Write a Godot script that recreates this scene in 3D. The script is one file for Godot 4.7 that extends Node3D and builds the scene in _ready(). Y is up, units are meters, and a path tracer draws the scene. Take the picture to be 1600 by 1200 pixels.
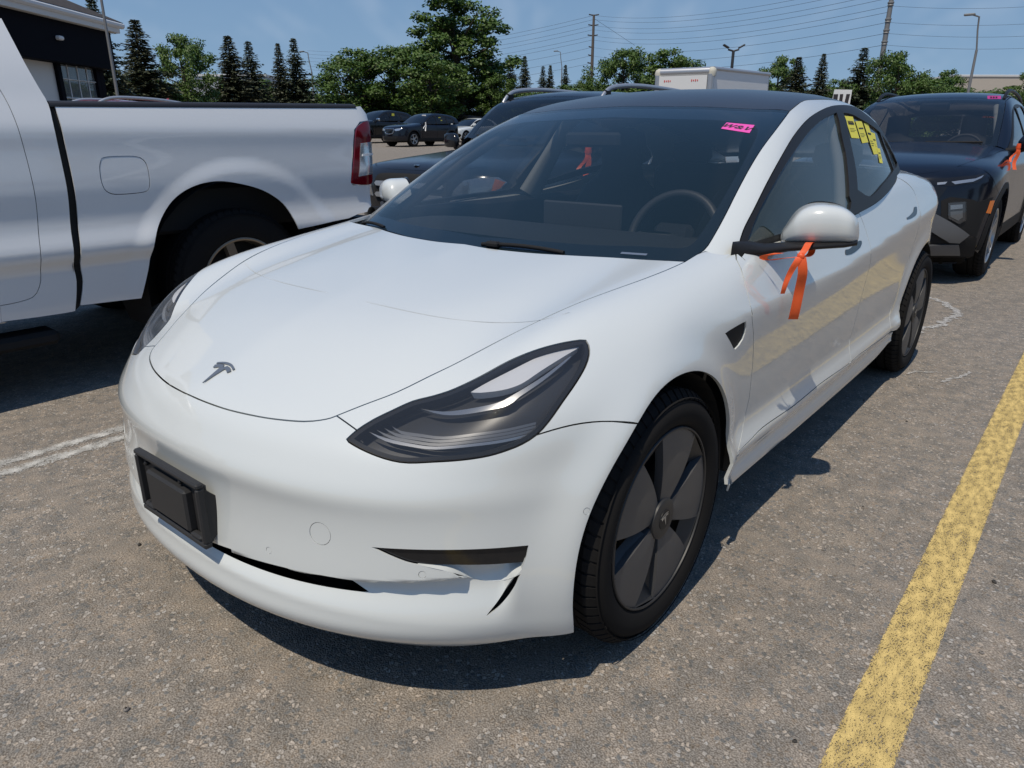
extends Node3D
# A parking lot on a sunny day: a white electric sedan in the front, other parked vehicles, trees and power lines behind.
# Units are metres. The sedan's front axle stands over the origin and it faces +Z; its left side is +X.

const EYE := Vector3(1.614, 1.258, 1.474)
const EYE_TURN := Vector3(-19.442, 39.411, 0.169)
const FOCAL := 1109.56   # pixels of the 1600 x 1200 photograph
var eye_basis := Basis()
var M := {}              # materials
var rng := RandomNumberGenerator.new()

# ---------------------------------------------------------------- curves and tables
class Spl:
	var xs: PackedFloat64Array
	var ys: PackedFloat64Array
	var m: PackedFloat64Array
	func _init(ax, ay):
		xs = PackedFloat64Array(ax); ys = PackedFloat64Array(ay)
		var n := xs.size()
		m.resize(n); m.fill(0.0)
		if n < 3: return
		var c := PackedFloat64Array(); c.resize(n); c.fill(0.0)
		var d := PackedFloat64Array(); d.resize(n); d.fill(0.0)
		for i in range(1, n - 1):
			var h0 := xs[i] - xs[i - 1]
			var h1 := xs[i + 1] - xs[i]
			var b := 2.0 * (h0 + h1) - h0 * c[i - 1]
			c[i] = h1 / b
			d[i] = (6.0 * ((ys[i + 1] - ys[i]) / h1 - (ys[i] - ys[i - 1]) / h0) - h0 * d[i - 1]) / b
		for i in range(n - 2, 0, -1):
			m[i] = d[i] - c[i] * m[i + 1]
	func at(x: float) -> float:
		var n := xs.size()
		if x <= xs[0]:
			var h := xs[1] - xs[0]
			return ys[0] + (x - xs[0]) * ((ys[1] - ys[0]) / h - h * (m[1] + 2.0 * m[0]) / 6.0)
		if x >= xs[n - 1]:
			var h := xs[n - 1] - xs[n - 2]
			return ys[n - 1] + (x - xs[n - 1]) * ((ys[n - 1] - ys[n - 2]) / h + h * (m[n - 2] + 2.0 * m[n - 1]) / 6.0)
		var i := xs.bsearch(x) - 1
		if i < 0: i = 0
		var hh := xs[i + 1] - xs[i]
		var a := (xs[i + 1] - x) / hh
		var b := (x - xs[i]) / hh
		return a * ys[i] + b * ys[i + 1] + ((a * a * a - a) * m[i] + (b * b * b - b) * m[i + 1]) * hh * hh / 6.0

class Lut:   # uniform cubic B-spline over samples of a curve
	var x0: float
	var inv: float
	var top: float
	var v := PackedFloat64Array()
	func _init(s, a: float, b: float, dx: float):
		x0 = a; inv = 1.0 / dx
		var n := int(ceil((b - a) / dx)) + 1
		top = n - 1.0001
		for i in n + 3:
			v.append(s.at(clampf(a + (i - 1) * dx, a, b)))
	func at(x: float) -> float:
		var u := clampf((x - x0) * inv, 0.0, top)
		var i := int(u)
		var t := u - i
		var s := 1.0 - t
		var t2 := t * t
		var t3 := t2 * t
		return (s * s * s * v[i] + (3.0 * t3 - 6.0 * t2 + 4.0) * v[i + 1] + (-3.0 * t3 + 3.0 * t2 + 3.0 * t + 1.0) * v[i + 2] + t3 * v[i + 3]) / 6.0

class Grid:  # the same over a table with knots in both directions
	var a0: float
	var b0: float
	var ia: float
	var ib: float
	var ta: float
	var tb: float
	var nb: int
	var v := PackedFloat64Array()
	func _init(az, bx, rows, da: float, db: float):   # az ascending
		a0 = az[0]; b0 = bx[0]; ia = 1.0 / da; ib = 1.0 / db
		var na := int(ceil((az[-1] - a0) / da)) + 1
		nb = int(ceil((bx[-1] - b0) / db)) + 1
		ta = na - 1.0001; tb = nb - 1.0001
		nb += 3
		var cols := []
		for j in bx.size():
			var ys := []
			for i in az.size(): ys.append(rows[i][j])
			cols.append(Spl.new(az, ys))
		for i in na + 3:
			var z: float = clampf(a0 + (i - 1) * da, a0, az[-1])
			var ys := []
			for j in bx.size(): ys.append(cols[j].at(z))
			var s := Spl.new(bx, ys)
			for j in nb: v.append(s.at(clampf(absf(b0 + (j - 1) * db), b0, bx[-1])))
	func at(a: float, b: float) -> float:
		var u := clampf((a - a0) * ia, 0.0, ta)
		var i := int(u)
		var t := u - i
		var q := clampf((b - b0) * ib, 0.0, tb)
		var j := int(q)
		var r := q - j
		var s := 1.0 - r
		var r2 := r * r
		var r3 := r2 * r
		var w0 := s * s * s
		var w1 := 3.0 * r3 - 6.0 * r2 + 4.0
		var w2 := -3.0 * r3 + 3.0 * r2 + 3.0 * r + 1.0
		var o := i * nb + j
		var p0 := w0 * v[o] + w1 * v[o + 1] + w2 * v[o + 2] + r3 * v[o + 3]
		o += nb
		var p1 := w0 * v[o] + w1 * v[o + 1] + w2 * v[o + 2] + r3 * v[o + 3]
		o += nb
		var p2 := w0 * v[o] + w1 * v[o + 1] + w2 * v[o + 2] + r3 * v[o + 3]
		o += nb
		var p3 := w0 * v[o] + w1 * v[o + 1] + w2 * v[o + 2] + r3 * v[o + 3]
		s = 1.0 - t
		var t2 := t * t
		var t3 := t2 * t
		return (s * s * s * p0 + (3.0 * t3 - 6.0 * t2 + 4.0) * p1 + (-3.0 * t3 + 3.0 * t2 + 3.0 * t + 1.0) * p2 + t3 * p3) / 36.0

# ---------------------------------------------------------------- the skin of a vehicle: signed distances, below the belt and above it
class Shape:
	var nose: Lut        # front end of the plan outline at each height
	var expo: Lut        # squareness of the front corners at each height
	var z0 := 0.14
	var tail: Lut        # rear end at each height, from zr0 backwards
	var zr0 := -3.0
	var rexpo := 2.6
	var pf: Lut          # half width at each height, front
	var pd: Lut          # half width above and below the crease, doors
	var crease: Lut
	var mix0 := -0.1
	var mix1 := -0.5
	var wide: Lut        # scale of the half width along the length
	var top: Grid
	var bottom := 0.15
	var k := 0.10
	var arches := []     # [z, y, r, amount, spread, more in front]
	var groove := false
	var gw: Lut; var gu: Lut; var gc: Lut; var gk: Lut
	var kg := 0.09
	func low(p: Vector3) -> float:
		var x := absf(p.x)
		var y := p.y
		var z := p.z
		var a := pf.at(y)
		if z < mix0 and pd:
			var m := smoothstep(mix0, mix1, z)
			a = a * (1.0 - m) + pd.at(y - 0.79 - (crease.at(z) - 0.79) * smoothstep(0.42, 0.74, y)) * m
		a *= wide.at(z)
		for f in arches:
			var dz: float = z - f[0]
			var dy: float = y - f[1]
			var e: float = (sqrt(dz * dz + dy * dy) - f[2]) / f[4]
			if f[5] < 0.0: a += f[3] * (1.0 - smoothstep(-1.0, 1.0, e))
			elif absf(e) < 3.0: a += f[3] * exp(-e * e) * (1.0 + f[5] * smoothstep(0.0, 0.3, dz))
		var g := x / a
		if z > z0:
			var n := expo.at(y)
			g = pow(pow(g, n) + pow((z - z0) / (nose.at(y) - z0), n), 1.0 / n)
		elif z < zr0:
			g = pow(pow(g, rexpo) + pow((zr0 - z) / tail.at(y), rexpo), 1.0 / rexpo)
		var fp := (g - 1.0) * 0.85
		if groove and z > 0.2 and y < 0.42 and y > 0.24:   # the hollow between the bumper and its lower lip
			var yl := 0.306 + 0.012 * x
			var s := (y - yl) / (0.333 + 0.085 * x * x - yl)
			fp += 0.032 * smoothstep(-0.9, 0.75, s) * (1.0 - smoothstep(0.82, 1.12, s)) * (1.0 - smoothstep(0.77, 0.815, x))
		var ft := (y - top.at(z, x)) * 0.95
		var h := maxf(k - absf(fp - ft), 0.0) / k
		var r := maxf(fp, ft) + h * h * h * k / 6.0
		var fb := bottom - y
		h = maxf(0.03 - absf(r - fb), 0.0) / 0.03
		return maxf(r, fb) + h * h * h * 0.005
	func green(p: Vector3) -> float:
		var x := absf(p.x)
		var fs := (x - gw.at(p.z) + gu.at(p.y)) * 0.9
		var ft := (p.y - gc.at(p.z) + gk.at(x)) * 0.9
		var h := maxf(kg - absf(fs - ft), 0.0) / kg
		return maxf(fs, ft) + h * h * h * kg / 6.0

func grad(f: Callable, p: Vector3) -> Vector3:
	var e := 0.004
	return Vector3(f.call(p + Vector3(e, 0, 0)) - f.call(p - Vector3(e, 0, 0)), f.call(p + Vector3(0, e, 0)) - f.call(p - Vector3(0, e, 0)), f.call(p + Vector3(0, 0, e)) - f.call(p - Vector3(0, 0, e))).normalized()

func along(f: Callable, o: Vector3, d: Vector3, t: float, level := 0.0) -> float:   # where the line o + t d leaves the shape
	var v: float = f.call(o + d * t) - level
	var lo := -1e9
	var hi := 1e9
	for i in 24:
		if absf(v) < 2e-5: break
		if v < 0.0: lo = maxf(lo, t)
		else: hi = minf(hi, t)
		var v2: float = f.call(o + d * (t + 0.003)) - level
		var s := (v2 - v) / 0.003
		var nt := t - (v / s if s > 0.12 else signf(v) * minf(absf(v) * 2.0 + 0.002, 0.08))
		nt = clampf(nt, t - 0.15, t + 0.15)
		if lo > -1e8 and hi < 1e8 and (nt <= lo or nt >= hi): nt = 0.5 * (lo + hi)
		t = nt
		v = f.call(o + d * t) - level
	return t

func side_at(f: Callable, z: float, y: float) -> Vector3:   # the point of the left side at this place of the side view
	return Vector3(along(f, Vector3(0, y, z), Vector3.RIGHT, 0.85), y, z)
func top_at(f: Callable, x: float, z: float, guess := 0.9) -> Vector3:
	return Vector3(x, along(f, Vector3(x, 0, z), Vector3.UP, guess), z)
func front_at(f: Callable, x: float, y: float, guess := 0.7) -> Vector3:
	return Vector3(x, y, along(f, Vector3(x, y, 0), Vector3.BACK, guess))

func sight(u: float, v: float) -> Vector3:   # direction of a pixel of the photograph
	return (eye_basis * Vector3((u - 800.0) / FOCAL, (600.0 - v) / FOCAL, -1.0)).normalized()

func px(f: Callable, list: Array, origin := Vector3.ZERO) -> PackedVector3Array:   # pixels laid on a skin
	var out := PackedVector3Array()
	for i in range(0, list.size(), 2):
		var d := sight(list[i], list[i + 1])
		var t := 0.6
		var best := 9.0
		var bt := t
		for n in 220:
			var v: float = f.call(EYE - origin + d * t)
			if v < best: best = v; bt = t
			if v < 1e-4 or t > 9.0: break
			t += clampf(v * 0.5, 0.0008, 0.05)
		out.append(EYE - origin + d * (t if best < 1e-4 else bt))
	return out
func mirrored(a: PackedVector3Array) -> PackedVector3Array:
	var out := PackedVector3Array()
	for p in a: out.append(Vector3(-p.x, p.y, p.z))
	return out
func rev(a: PackedVector3Array) -> PackedVector3Array:
	var b := a.duplicate(); b.reverse(); return b
func join(parts: Array) -> PackedVector3Array:
	var out := PackedVector3Array()
	for a in parts:
		for p in a:
			if out.is_empty() or out[-1].distance_to(p) > 0.0015: out.append(p)
	return out
func refine(a: PackedVector3Array, step: float) -> PackedVector3Array:   # a smooth curve through the points
	var out := PackedVector3Array()
	for i in a.size() - 1:
		var p0 := a[maxi(i - 1, 0)]
		var p3 := a[mini(i + 2, a.size() - 1)]
		var n := maxi(1, int(ceil(a[i].distance_to(a[i + 1]) / step)))
		for j in n: out.append(a[i].cubic_interpolate(a[i + 1], p0, p3, float(j) / n))
	out.append(a[-1])
	return out

# ---------------------------------------------------------------- triangles
class Tri:
	var v := PackedVector3Array()
	var n := PackedVector3Array()
	var c := PackedColorArray()
	var uv := PackedVector2Array()
	var ix := PackedInt32Array()
	func quad(a: Vector3, b: Vector3, cc: Vector3, d: Vector3):   # counter-clockwise seen from outside
		var nn := (cc - a).cross(d - b)
		if nn.length_squared() < 1e-14: nn = (b - a).cross(cc - a)
		nn = nn.normalized()
		var o := v.size()
		v.append(a); v.append(b); v.append(cc); v.append(d)
		for i in 4: n.append(nn)
		ix.append_array(PackedInt32Array([o, o + 2, o + 1, o, o + 3, o + 2]))
	func tri(a: Vector3, b: Vector3, cc: Vector3):
		var nn := (b - a).cross(cc - a).normalized()
		var o := v.size()
		v.append(a); v.append(b); v.append(cc)
		for i in 3: n.append(nn)
		ix.append_array(PackedInt32Array([o, o + 2, o + 1]))
	func mirror() -> Tri:
		var r := Tri.new()
		for p in v: r.v.append(Vector3(-p.x, p.y, p.z))
		for p in n: r.n.append(Vector3(-p.x, p.y, p.z))
		r.uv = uv.duplicate(); r.c = c.duplicate()
		for i in range(0, ix.size(), 3): r.ix.append_array(PackedInt32Array([ix[i], ix[i + 2], ix[i + 1]]))
		return r
	func add(o: Tri):
		var b := v.size()
		v.append_array(o.v); n.append_array(o.n); uv.append_array(o.uv); c.append_array(o.c)
		for i in o.ix: ix.append(i + b)
		return self
	func moved(t: Transform3D) -> Tri:
		var r := Tri.new()
		for p in v: r.v.append(t * p)
		for p in n: r.n.append((t.basis * p).normalized())
		r.ix = ix.duplicate(); r.uv = uv.duplicate(); r.c = c.duplicate()
		if t.basis.determinant() < 0:
			for i in range(0, ix.size(), 3):
				r.ix[i + 1] = ix[i + 2]; r.ix[i + 2] = ix[i + 1]
		return r
	func mesh(m: Material) -> ArrayMesh:
		var a := []
		a.resize(Mesh.ARRAY_MAX)
		a[Mesh.ARRAY_VERTEX] = v; a[Mesh.ARRAY_NORMAL] = n; a[Mesh.ARRAY_INDEX] = ix
		if c.size() == v.size(): a[Mesh.ARRAY_COLOR] = c
		if uv.size() == v.size(): a[Mesh.ARRAY_TEX_UV] = uv
		var me := ArrayMesh.new()
		me.add_surface_from_arrays(Mesh.PRIMITIVE_TRIANGLES, a)
		me.surface_set_material(0, m)
		return me

func part(parent: Node, called: String, t: Tri, m: Material, label := "") -> MeshInstance3D:
	var o := MeshInstance3D.new()
	o.name = called
	if t.v.size() > 2: o.mesh = t.mesh(m)
	if label: o.set_meta("label", label)
	parent.add_child(o, true)
	return o
var taken := {}
func numbered(called: String) -> String:
	taken[called] = taken.get(called, -1) + 1
	return called if taken[called] == 0 else "%s_%03d" % [called, taken[called]]
func thing(called: String, label: String, category: String, at := Vector3.ZERO, turn := 0.0, group := "") -> Node3D:
	var o := Node3D.new()
	o.name = numbered(called)
	add_child(o)
	o.position = at; o.rotation.y = turn
	o.set_meta("label", label); o.set_meta("category", category)
	if group: o.set_meta("group", group)
	return o
func single(called: String, label: String, category: String, t: Tri, m: Material, at := Vector3.ZERO, turn := 0.0, group := "") -> MeshInstance3D:
	var o := part(self, numbered(called), t, m)
	o.position = at; o.rotation.y = turn
	o.set_meta("label", label); o.set_meta("category", category)
	if group: o.set_meta("group", group)
	return o
func structure(called: String, t: Tri, m: Material) -> MeshInstance3D:
	var o := part(self, numbered(called), t, m)
	o.set_meta("kind", "structure")
	return o

# a piece of the skin inside an outline; d is the direction it is looked at from, gap shrinks it, lip turns its edge inwards
func panel(f: Callable, outline: PackedVector3Array, d: Vector3, h: float, gap := 0.0015, lip := 0.012, level := 0.0, holes: Array = [], hole_lip := 0.012) -> Tri:
	var out := Tri.new()
	d = d.normalized()
	var e1 := (Vector3.UP if absf(d.y) < 0.9 else Vector3.BACK).cross(d).normalized()
	var e2 := d.cross(e1)
	var poly := PackedVector2Array()
	for p in outline: poly.append(Vector2(p.dot(e1), p.dot(e2)))
	if Geometry2D.is_polygon_clockwise(poly): poly.reverse()
	if gap != 0.0:
		var best := -1.0
		var got := PackedVector2Array()
		for q in Geometry2D.offset_polygon(poly, -gap):
			var a := absf(area(q))
			if a > best: best = a; got = q
		poly = got
	if poly.size() < 3: return out
	var hs := []
	for hole in holes:
		var q := PackedVector2Array()
		for p in hole: q.append(Vector2(p.dot(e1), p.dot(e2)))
		if Geometry2D.is_polygon_clockwise(q): q.reverse()
		hs.append(q)
	var lo := poly[0]
	var hi := poly[0]
	for p in poly: lo = lo.min(p); hi = hi.max(p)
	lo -= Vector2(h * 0.37, h * 0.41)
	var nx := int((hi.x - lo.x) / h) + 1
	var ny := int((hi.y - lo.y) / h) + 1
	var touched := PackedByteArray(); touched.resize(nx * ny)
	for loop in [poly] + hs:
		for i in loop.size():
			var a: Vector2 = loop[i]
			var b: Vector2 = loop[(i + 1) % loop.size()]
			var n := int(a.distance_to(b) / (h * 0.25)) + 1
			for j in n + 1:
				var q := (a.lerp(b, float(j) / n) - lo) / h
				for s in [Vector2(-0.04, -0.04), Vector2(0.04, -0.04), Vector2(0.04, 0.04), Vector2(-0.04, 0.04)]:
					var c := Vector2i((q + s).floor())
					if c.x >= 0 and c.y >= 0 and c.x < nx and c.y < ny: touched[c.y * nx + c.x] = 1
	var seen := {}
	var guess := [1e3]
	var vert := func(q: Vector2) -> int:
		var key := Vector2i((q * 50000.0).round())
		if seen.has(key): return seen[key]
		var o := e1 * q.x + e2 * q.y
		var t := along(f, o, d, guess[0], level) if guess[0] < 1e2 else 1e2
		if absf(f.call(o + d * t) - level) > 5e-4:
			var near := 0
			var far := 1e9
			for i in outline.size():
				var w := Vector2(outline[i].dot(e1), outline[i].dot(e2)).distance_squared_to(q)
				if w < far: far = w; near = i
			t = along(f, o, d, outline[near].dot(d), level)
			if absf(f.call(o + d * t) - level) > 5e-3: t = outline[near].dot(d)
		guess[0] = t
		var p := o + d * t
		out.v.append(p)
		out.n.append(grad(f, p))
		seen[key] = out.v.size() - 1
		return seen[key]
	for j in ny:
		for i in nx:
			var a := lo + Vector2(i, j) * h
			var cell := PackedVector2Array([a, a + Vector2(h, 0), a + Vector2(h, h), a + Vector2(0, h)])
			if touched[j * nx + i] == 0:
				var mid := a + Vector2(h, h) * 0.5
				if not Geometry2D.is_point_in_polygon(mid, poly): continue
				var inside := false
				for q in hs:
					if Geometry2D.is_point_in_polygon(mid, q): inside = true
				if inside: continue
				var k := PackedInt32Array()
				for q in cell: k.append(vert.call(q))
				out.ix.append_array(PackedInt32Array([k[0], k[2], k[1], k[0], k[3], k[2]]))
			else:
				var pieces: Array = Geometry2D.intersect_polygons(cell, poly)
				for hole in hs:
					var next := []
					for q in pieces:
						for r in Geometry2D.clip_polygons(q, hole):
							if not Geometry2D.is_polygon_clockwise(r): next.append(r)
					pieces = next
				for q in pieces:
					if absf(area(q)) < h * h * 1e-4: continue
					var tr := Geometry2D.triangulate_polygon(q)
					var flip := Geometry2D.is_polygon_clockwise(q)
					var k := PackedInt32Array()
					for r in q: k.append(vert.call(r))
					for s in range(0, tr.size(), 3):
						var x0 := k[tr[s]]
						var x1 := k[tr[s + 1]]
						var x2 := k[tr[s + 2]]
						var cr: float = (q[tr[s + 1]] - q[tr[s]]).cross(q[tr[s + 2]] - q[tr[s]])
						if cr > 0: out.ix.append_array(PackedInt32Array([x0, x2, x1]))
						else: out.ix.append_array(PackedInt32Array([x0, x1, x2]))
	# turned edges
	var loops := [[poly, lip]]
	for q in hs: loops.append([q, -hole_lip])
	for l in loops:
		var deep: float = absf(l[1])
		if deep <= 0.0: continue
		var loop: PackedVector2Array = l[0]
		var pts := PackedVector2Array()
		for i in loop.size():
			var a := loop[i]
			var b := loop[(i + 1) % loop.size()]
			var n := maxi(1, int(a.distance_to(b) / h))
			for s in n: pts.append(a.lerp(b, float(s) / n))
		var rim := PackedVector3Array()
		var inn := PackedVector3Array()
		for q in pts:
			var k: int = vert.call(q)
			rim.append(out.v[k]); inn.append(out.v[k] - out.n[k] * deep)
		for i in rim.size():
			var j := (i + 1) % rim.size()
			if rim[i].distance_to(rim[j]) > h * 6: continue
			if l[1] > 0: out.quad(rim[i], inn[i], inn[j], rim[j])
			else: out.quad(rim[i], rim[j], inn[j], inn[i])
	return out
func area(q: PackedVector2Array) -> float:
	var s := 0.0
	for i in q.size(): s += q[i].cross(q[(i + 1) % q.size()])
	return s * 0.5

# ---------------------------------------------------------------- simple solids
func box(size: Vector3, at := Vector3.ZERO, bevel := 0.0) -> Tri:   # centred, with chamfered edges
	var t := Tri.new()
	var s := size * 0.5
	var b := minf(bevel, minf(s.x, minf(s.y, s.z)) * 0.9)
	var ax := [Vector3.RIGHT, Vector3.UP, Vector3.BACK]
	for i in 3:
		for sg in [-1.0, 1.0]:
			var n: Vector3 = ax[i] * sg
			var u: Vector3 = ax[(i + 1) % 3] * sg
			var w: Vector3 = ax[(i + 2) % 3]
			var c: Vector3 = at + n * s[i]
			var du := u * (s[(i + 1) % 3] - b)
			var dw := w * (s[(i + 2) % 3] - b)
			t.quad(c - du - dw, c + du - dw, c + du + dw, c - du + dw)
	if b > 0.0:
		for i in 3:
			var j := (i + 1) % 3
			var k := (i + 2) % 3
			for sj in [-1.0, 1.0]:
				for sk in [-1.0, 1.0]:
					var a := Vector3.ZERO; a[j] = sj * s[j]; a[k] = sk * (s[k] - b)
					var c := Vector3.ZERO; c[j] = sj * (s[j] - b); c[k] = sk * s[k]
					var e := Vector3.ZERO; e[i] = s[i] - b
					if sj * sk > 0: t.quad(at + a - e, at + a + e, at + c + e, at + c - e)
					else: t.quad(at + a + e, at + a - e, at + c - e, at + c + e)
		for sx in [-1.0, 1.0]:
			for sy in [-1.0, 1.0]:
				for sz in [-1.0, 1.0]:
					var p := Vector3(sx * s.x, sy * (s.y - b), sz * (s.z - b))
					var q := Vector3(sx * (s.x - b), sy * s.y, sz * (s.z - b))
					var r := Vector3(sx * (s.x - b), sy * (s.y - b), sz * s.z)
					if sx * sy * sz > 0: t.tri(at + p, at + q, at + r)
					else: t.tri(at + p, at + r, at + q)
	return t

func tube(path: PackedVector3Array, radii, sides := 8, closed := false, flat := 1.0, up := Vector3.UP) -> Tri:   # round bar along a path; flat squeezes it
	var t := Tri.new()
	var n := path.size()
	for i in n:
		var a := path[(i - 1 + n) % n] if closed else path[maxi(i - 1, 0)]
		var b := path[(i + 1) % n] if closed else path[mini(i + 1, n - 1)]
		var d := (b - a).normalized()
		var s := d.cross(up if absf(d.dot(up)) < 0.95 else Vector3.RIGHT).normalized()
		var u := s.cross(d)
		var r: float = radii if radii is float else radii[i]
		for k in sides:
			var an := TAU * k / sides
			var o := s * cos(an) * r + u * sin(an) * r * flat
			t.v.append(path[i] + o); t.n.append((s * cos(an) * flat + u * sin(an)).normalized())
	for i in (n if closed else n - 1):
		for k in sides:
			var a := i * sides + k
			var b := i * sides + (k + 1) % sides
			var c := ((i + 1) % n) * sides + (k + 1) % sides
			var d := ((i + 1) % n) * sides + k
			t.ix.append_array(PackedInt32Array([a, b, c, a, c, d]))
	if not closed:
		for e in [0, n - 1]:
			var o := t.v.size()
			var dir := (path[0] - path[1]).normalized() if e == 0 else (path[n - 1] - path[n - 2]).normalized()
			t.v.append(path[e]); t.n.append(dir)
			for k in sides: t.v.append(t.v[e * sides + k]); t.n.append(dir)
			for k in sides:
				var a := o + 1 + k
				var b := o + 1 + (k + 1) % sides
				t.ix.append_array(PackedInt32Array([o, b, a] if e == 0 else [o, a, b]))
	return t

func lathe(prof: Array, sides := 48, soft := 0.6) -> Tri:   # [radius, along x] pairs, turned round the x axis; corners sharper than soft stay sharp
	var t := Tri.new()
	for i in prof.size() - 1:
		var a: Vector2 = prof[i]
		var b: Vector2 = prof[i + 1]
		var d := (b - a).normalized()
		var nn := Vector2(d.y, -d.x)
		var na := nn
		var nb := nn
		if i > 0:
			var d0: Vector2 = (a - prof[i - 1]).normalized()
			if d0.angle_to(d) < soft and d0.angle_to(d) > -soft: na = (Vector2(d0.y, -d0.x) + nn).normalized()
		if i < prof.size() - 2:
			var d1: Vector2 = (prof[i + 2] - b).normalized()
			if d.angle_to(d1) < soft and d.angle_to(d1) > -soft: nb = (Vector2(d1.y, -d1.x) + nn).normalized()
		var o := t.v.size()
		for k in sides + 1:
			var an := TAU * k / sides
			var cs := cos(an)
			var sn := sin(an)
			t.v.append(Vector3(a.y, a.x * cs, a.x * sn)); t.n.append(Vector3(na.y, na.x * cs, na.x * sn))
			t.v.append(Vector3(b.y, b.x * cs, b.x * sn)); t.n.append(Vector3(nb.y, nb.x * cs, nb.x * sn))
		for k in sides:
			var q := o + k * 2
			t.ix.append_array(PackedInt32Array([q, q + 1, q + 3, q, q + 3, q + 2]))
	return t

func prism(poly: PackedVector2Array, base: Transform3D, thick: float, bevel := 0.0) -> Tri:   # polygon in the xy plane of base, pulled along its z
	var t := Tri.new()
	if Geometry2D.is_polygon_clockwise(poly): poly = poly.duplicate(); poly.reverse()
	var top := poly
	if bevel > 0.0:
		var off := Geometry2D.offset_polygon(poly, -bevel)
		if off.size() == 1 and off[0].size() == poly.size():
			var q: PackedVector2Array = off[0]
			var best := 0
			for i in q.size():
				if q[i].distance_to(poly[0]) < q[best].distance_to(poly[0]): best = i
			top = PackedVector2Array()
			for i in q.size(): top.append(q[(best + i) % q.size()])
		else: bevel = 0.0
	var tr := Geometry2D.triangulate_polygon(top)
	for i in range(0, tr.size(), 3):
		var a := top[tr[i]]
		var b := top[tr[i + 1]]
		var c := top[tr[i + 2]]
		if (b - a).cross(c - a) < 0: var s := b; b = c; c = s
		t.tri(base * Vector3(a.x, a.y, thick), base * Vector3(b.x, b.y, thick), base * Vector3(c.x, c.y, thick))
	tr = Geometry2D.triangulate_polygon(poly)
	for i in range(0, tr.size(), 3):
		var a := poly[tr[i]]
		var b := poly[tr[i + 1]]
		var c := poly[tr[i + 2]]
		if (b - a).cross(c - a) > 0: var s := b; b = c; c = s
		t.tri(base * Vector3(a.x, a.y, 0), base * Vector3(b.x, b.y, 0), base * Vector3(c.x, c.y, 0))
	var n := poly.size()
	for i in n:
		var j := (i + 1) % n
		var h := thick - bevel
		t.quad(base * Vector3(poly[i].x, poly[i].y, 0), base * Vector3(poly[j].x, poly[j].y, 0), base * Vector3(poly[j].x, poly[j].y, h), base * Vector3(poly[i].x, poly[i].y, h))
		if bevel > 0.0:
			t.quad(base * Vector3(poly[i].x, poly[i].y, h), base * Vector3(poly[j].x, poly[j].y, h), base * Vector3(top[j].x, top[j].y, thick), base * Vector3(top[i].x, top[i].y, thick))
	return t

func loft(rows: Array, closed := false, sharp := false) -> Tri:   # rows of points, the same number in each
	var t := Tri.new()
	var m: int = rows[0].size()
	if sharp:
		for i in rows.size() - 1:
			for j in (m if closed else m - 1):
				var k := (j + 1) % m
				t.quad(rows[i][j], rows[i][k], rows[i + 1][k], rows[i + 1][j])
		return t
	for i in rows.size():
		for j in m:
			var a: Vector3 = rows[maxi(i - 1, 0)][j]
			var b: Vector3 = rows[mini(i + 1, rows.size() - 1)][j]
			var c: Vector3 = rows[i][(j - 1 + m) % m] if closed else rows[i][maxi(j - 1, 0)]
			var d: Vector3 = rows[i][(j + 1) % m] if closed else rows[i][mini(j + 1, m - 1)]
			t.v.append(rows[i][j]); t.n.append((d - c).cross(b - a).normalized())
	for i in rows.size() - 1:
		for j in (m if closed else m - 1):
			var a := i * m + j
			var b := i * m + (j + 1) % m
			t.ix.append_array(PackedInt32Array([a, b + m, b, a, a + m, b + m]))
	return t

func blob(rings: Array, sides := 14, power := 2.4) -> Tri:   # stacked rounded-rectangle rings [centre, half x, half z], closed at both ends
	var rows := []
	for r in rings:
		var row := PackedVector3Array()
		for k in sides:
			var an := -TAU * k / sides
			var c := cos(an)
			var s := sin(an)
			var q := pow(pow(absf(c), power) + pow(absf(s), power), -1.0 / power)
			row.append(r[0] + Vector3(c * q * r[1], 0, s * q * r[2]))
		rows.append(row)
	return loft(rows, true)

func words(text: String, size: float, depth := 0.001, font := "Droid Sans", bold := false) -> Mesh:
	var tm := TextMesh.new()
	tm.text = text
	var sf := SystemFont.new()
	sf.font_names = PackedStringArray([font])
	if bold: sf.font_weight = 700
	tm.font = sf
	tm.font_size = 64
	tm.pixel_size = size / 64.0
	tm.depth = depth
	return tm

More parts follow.
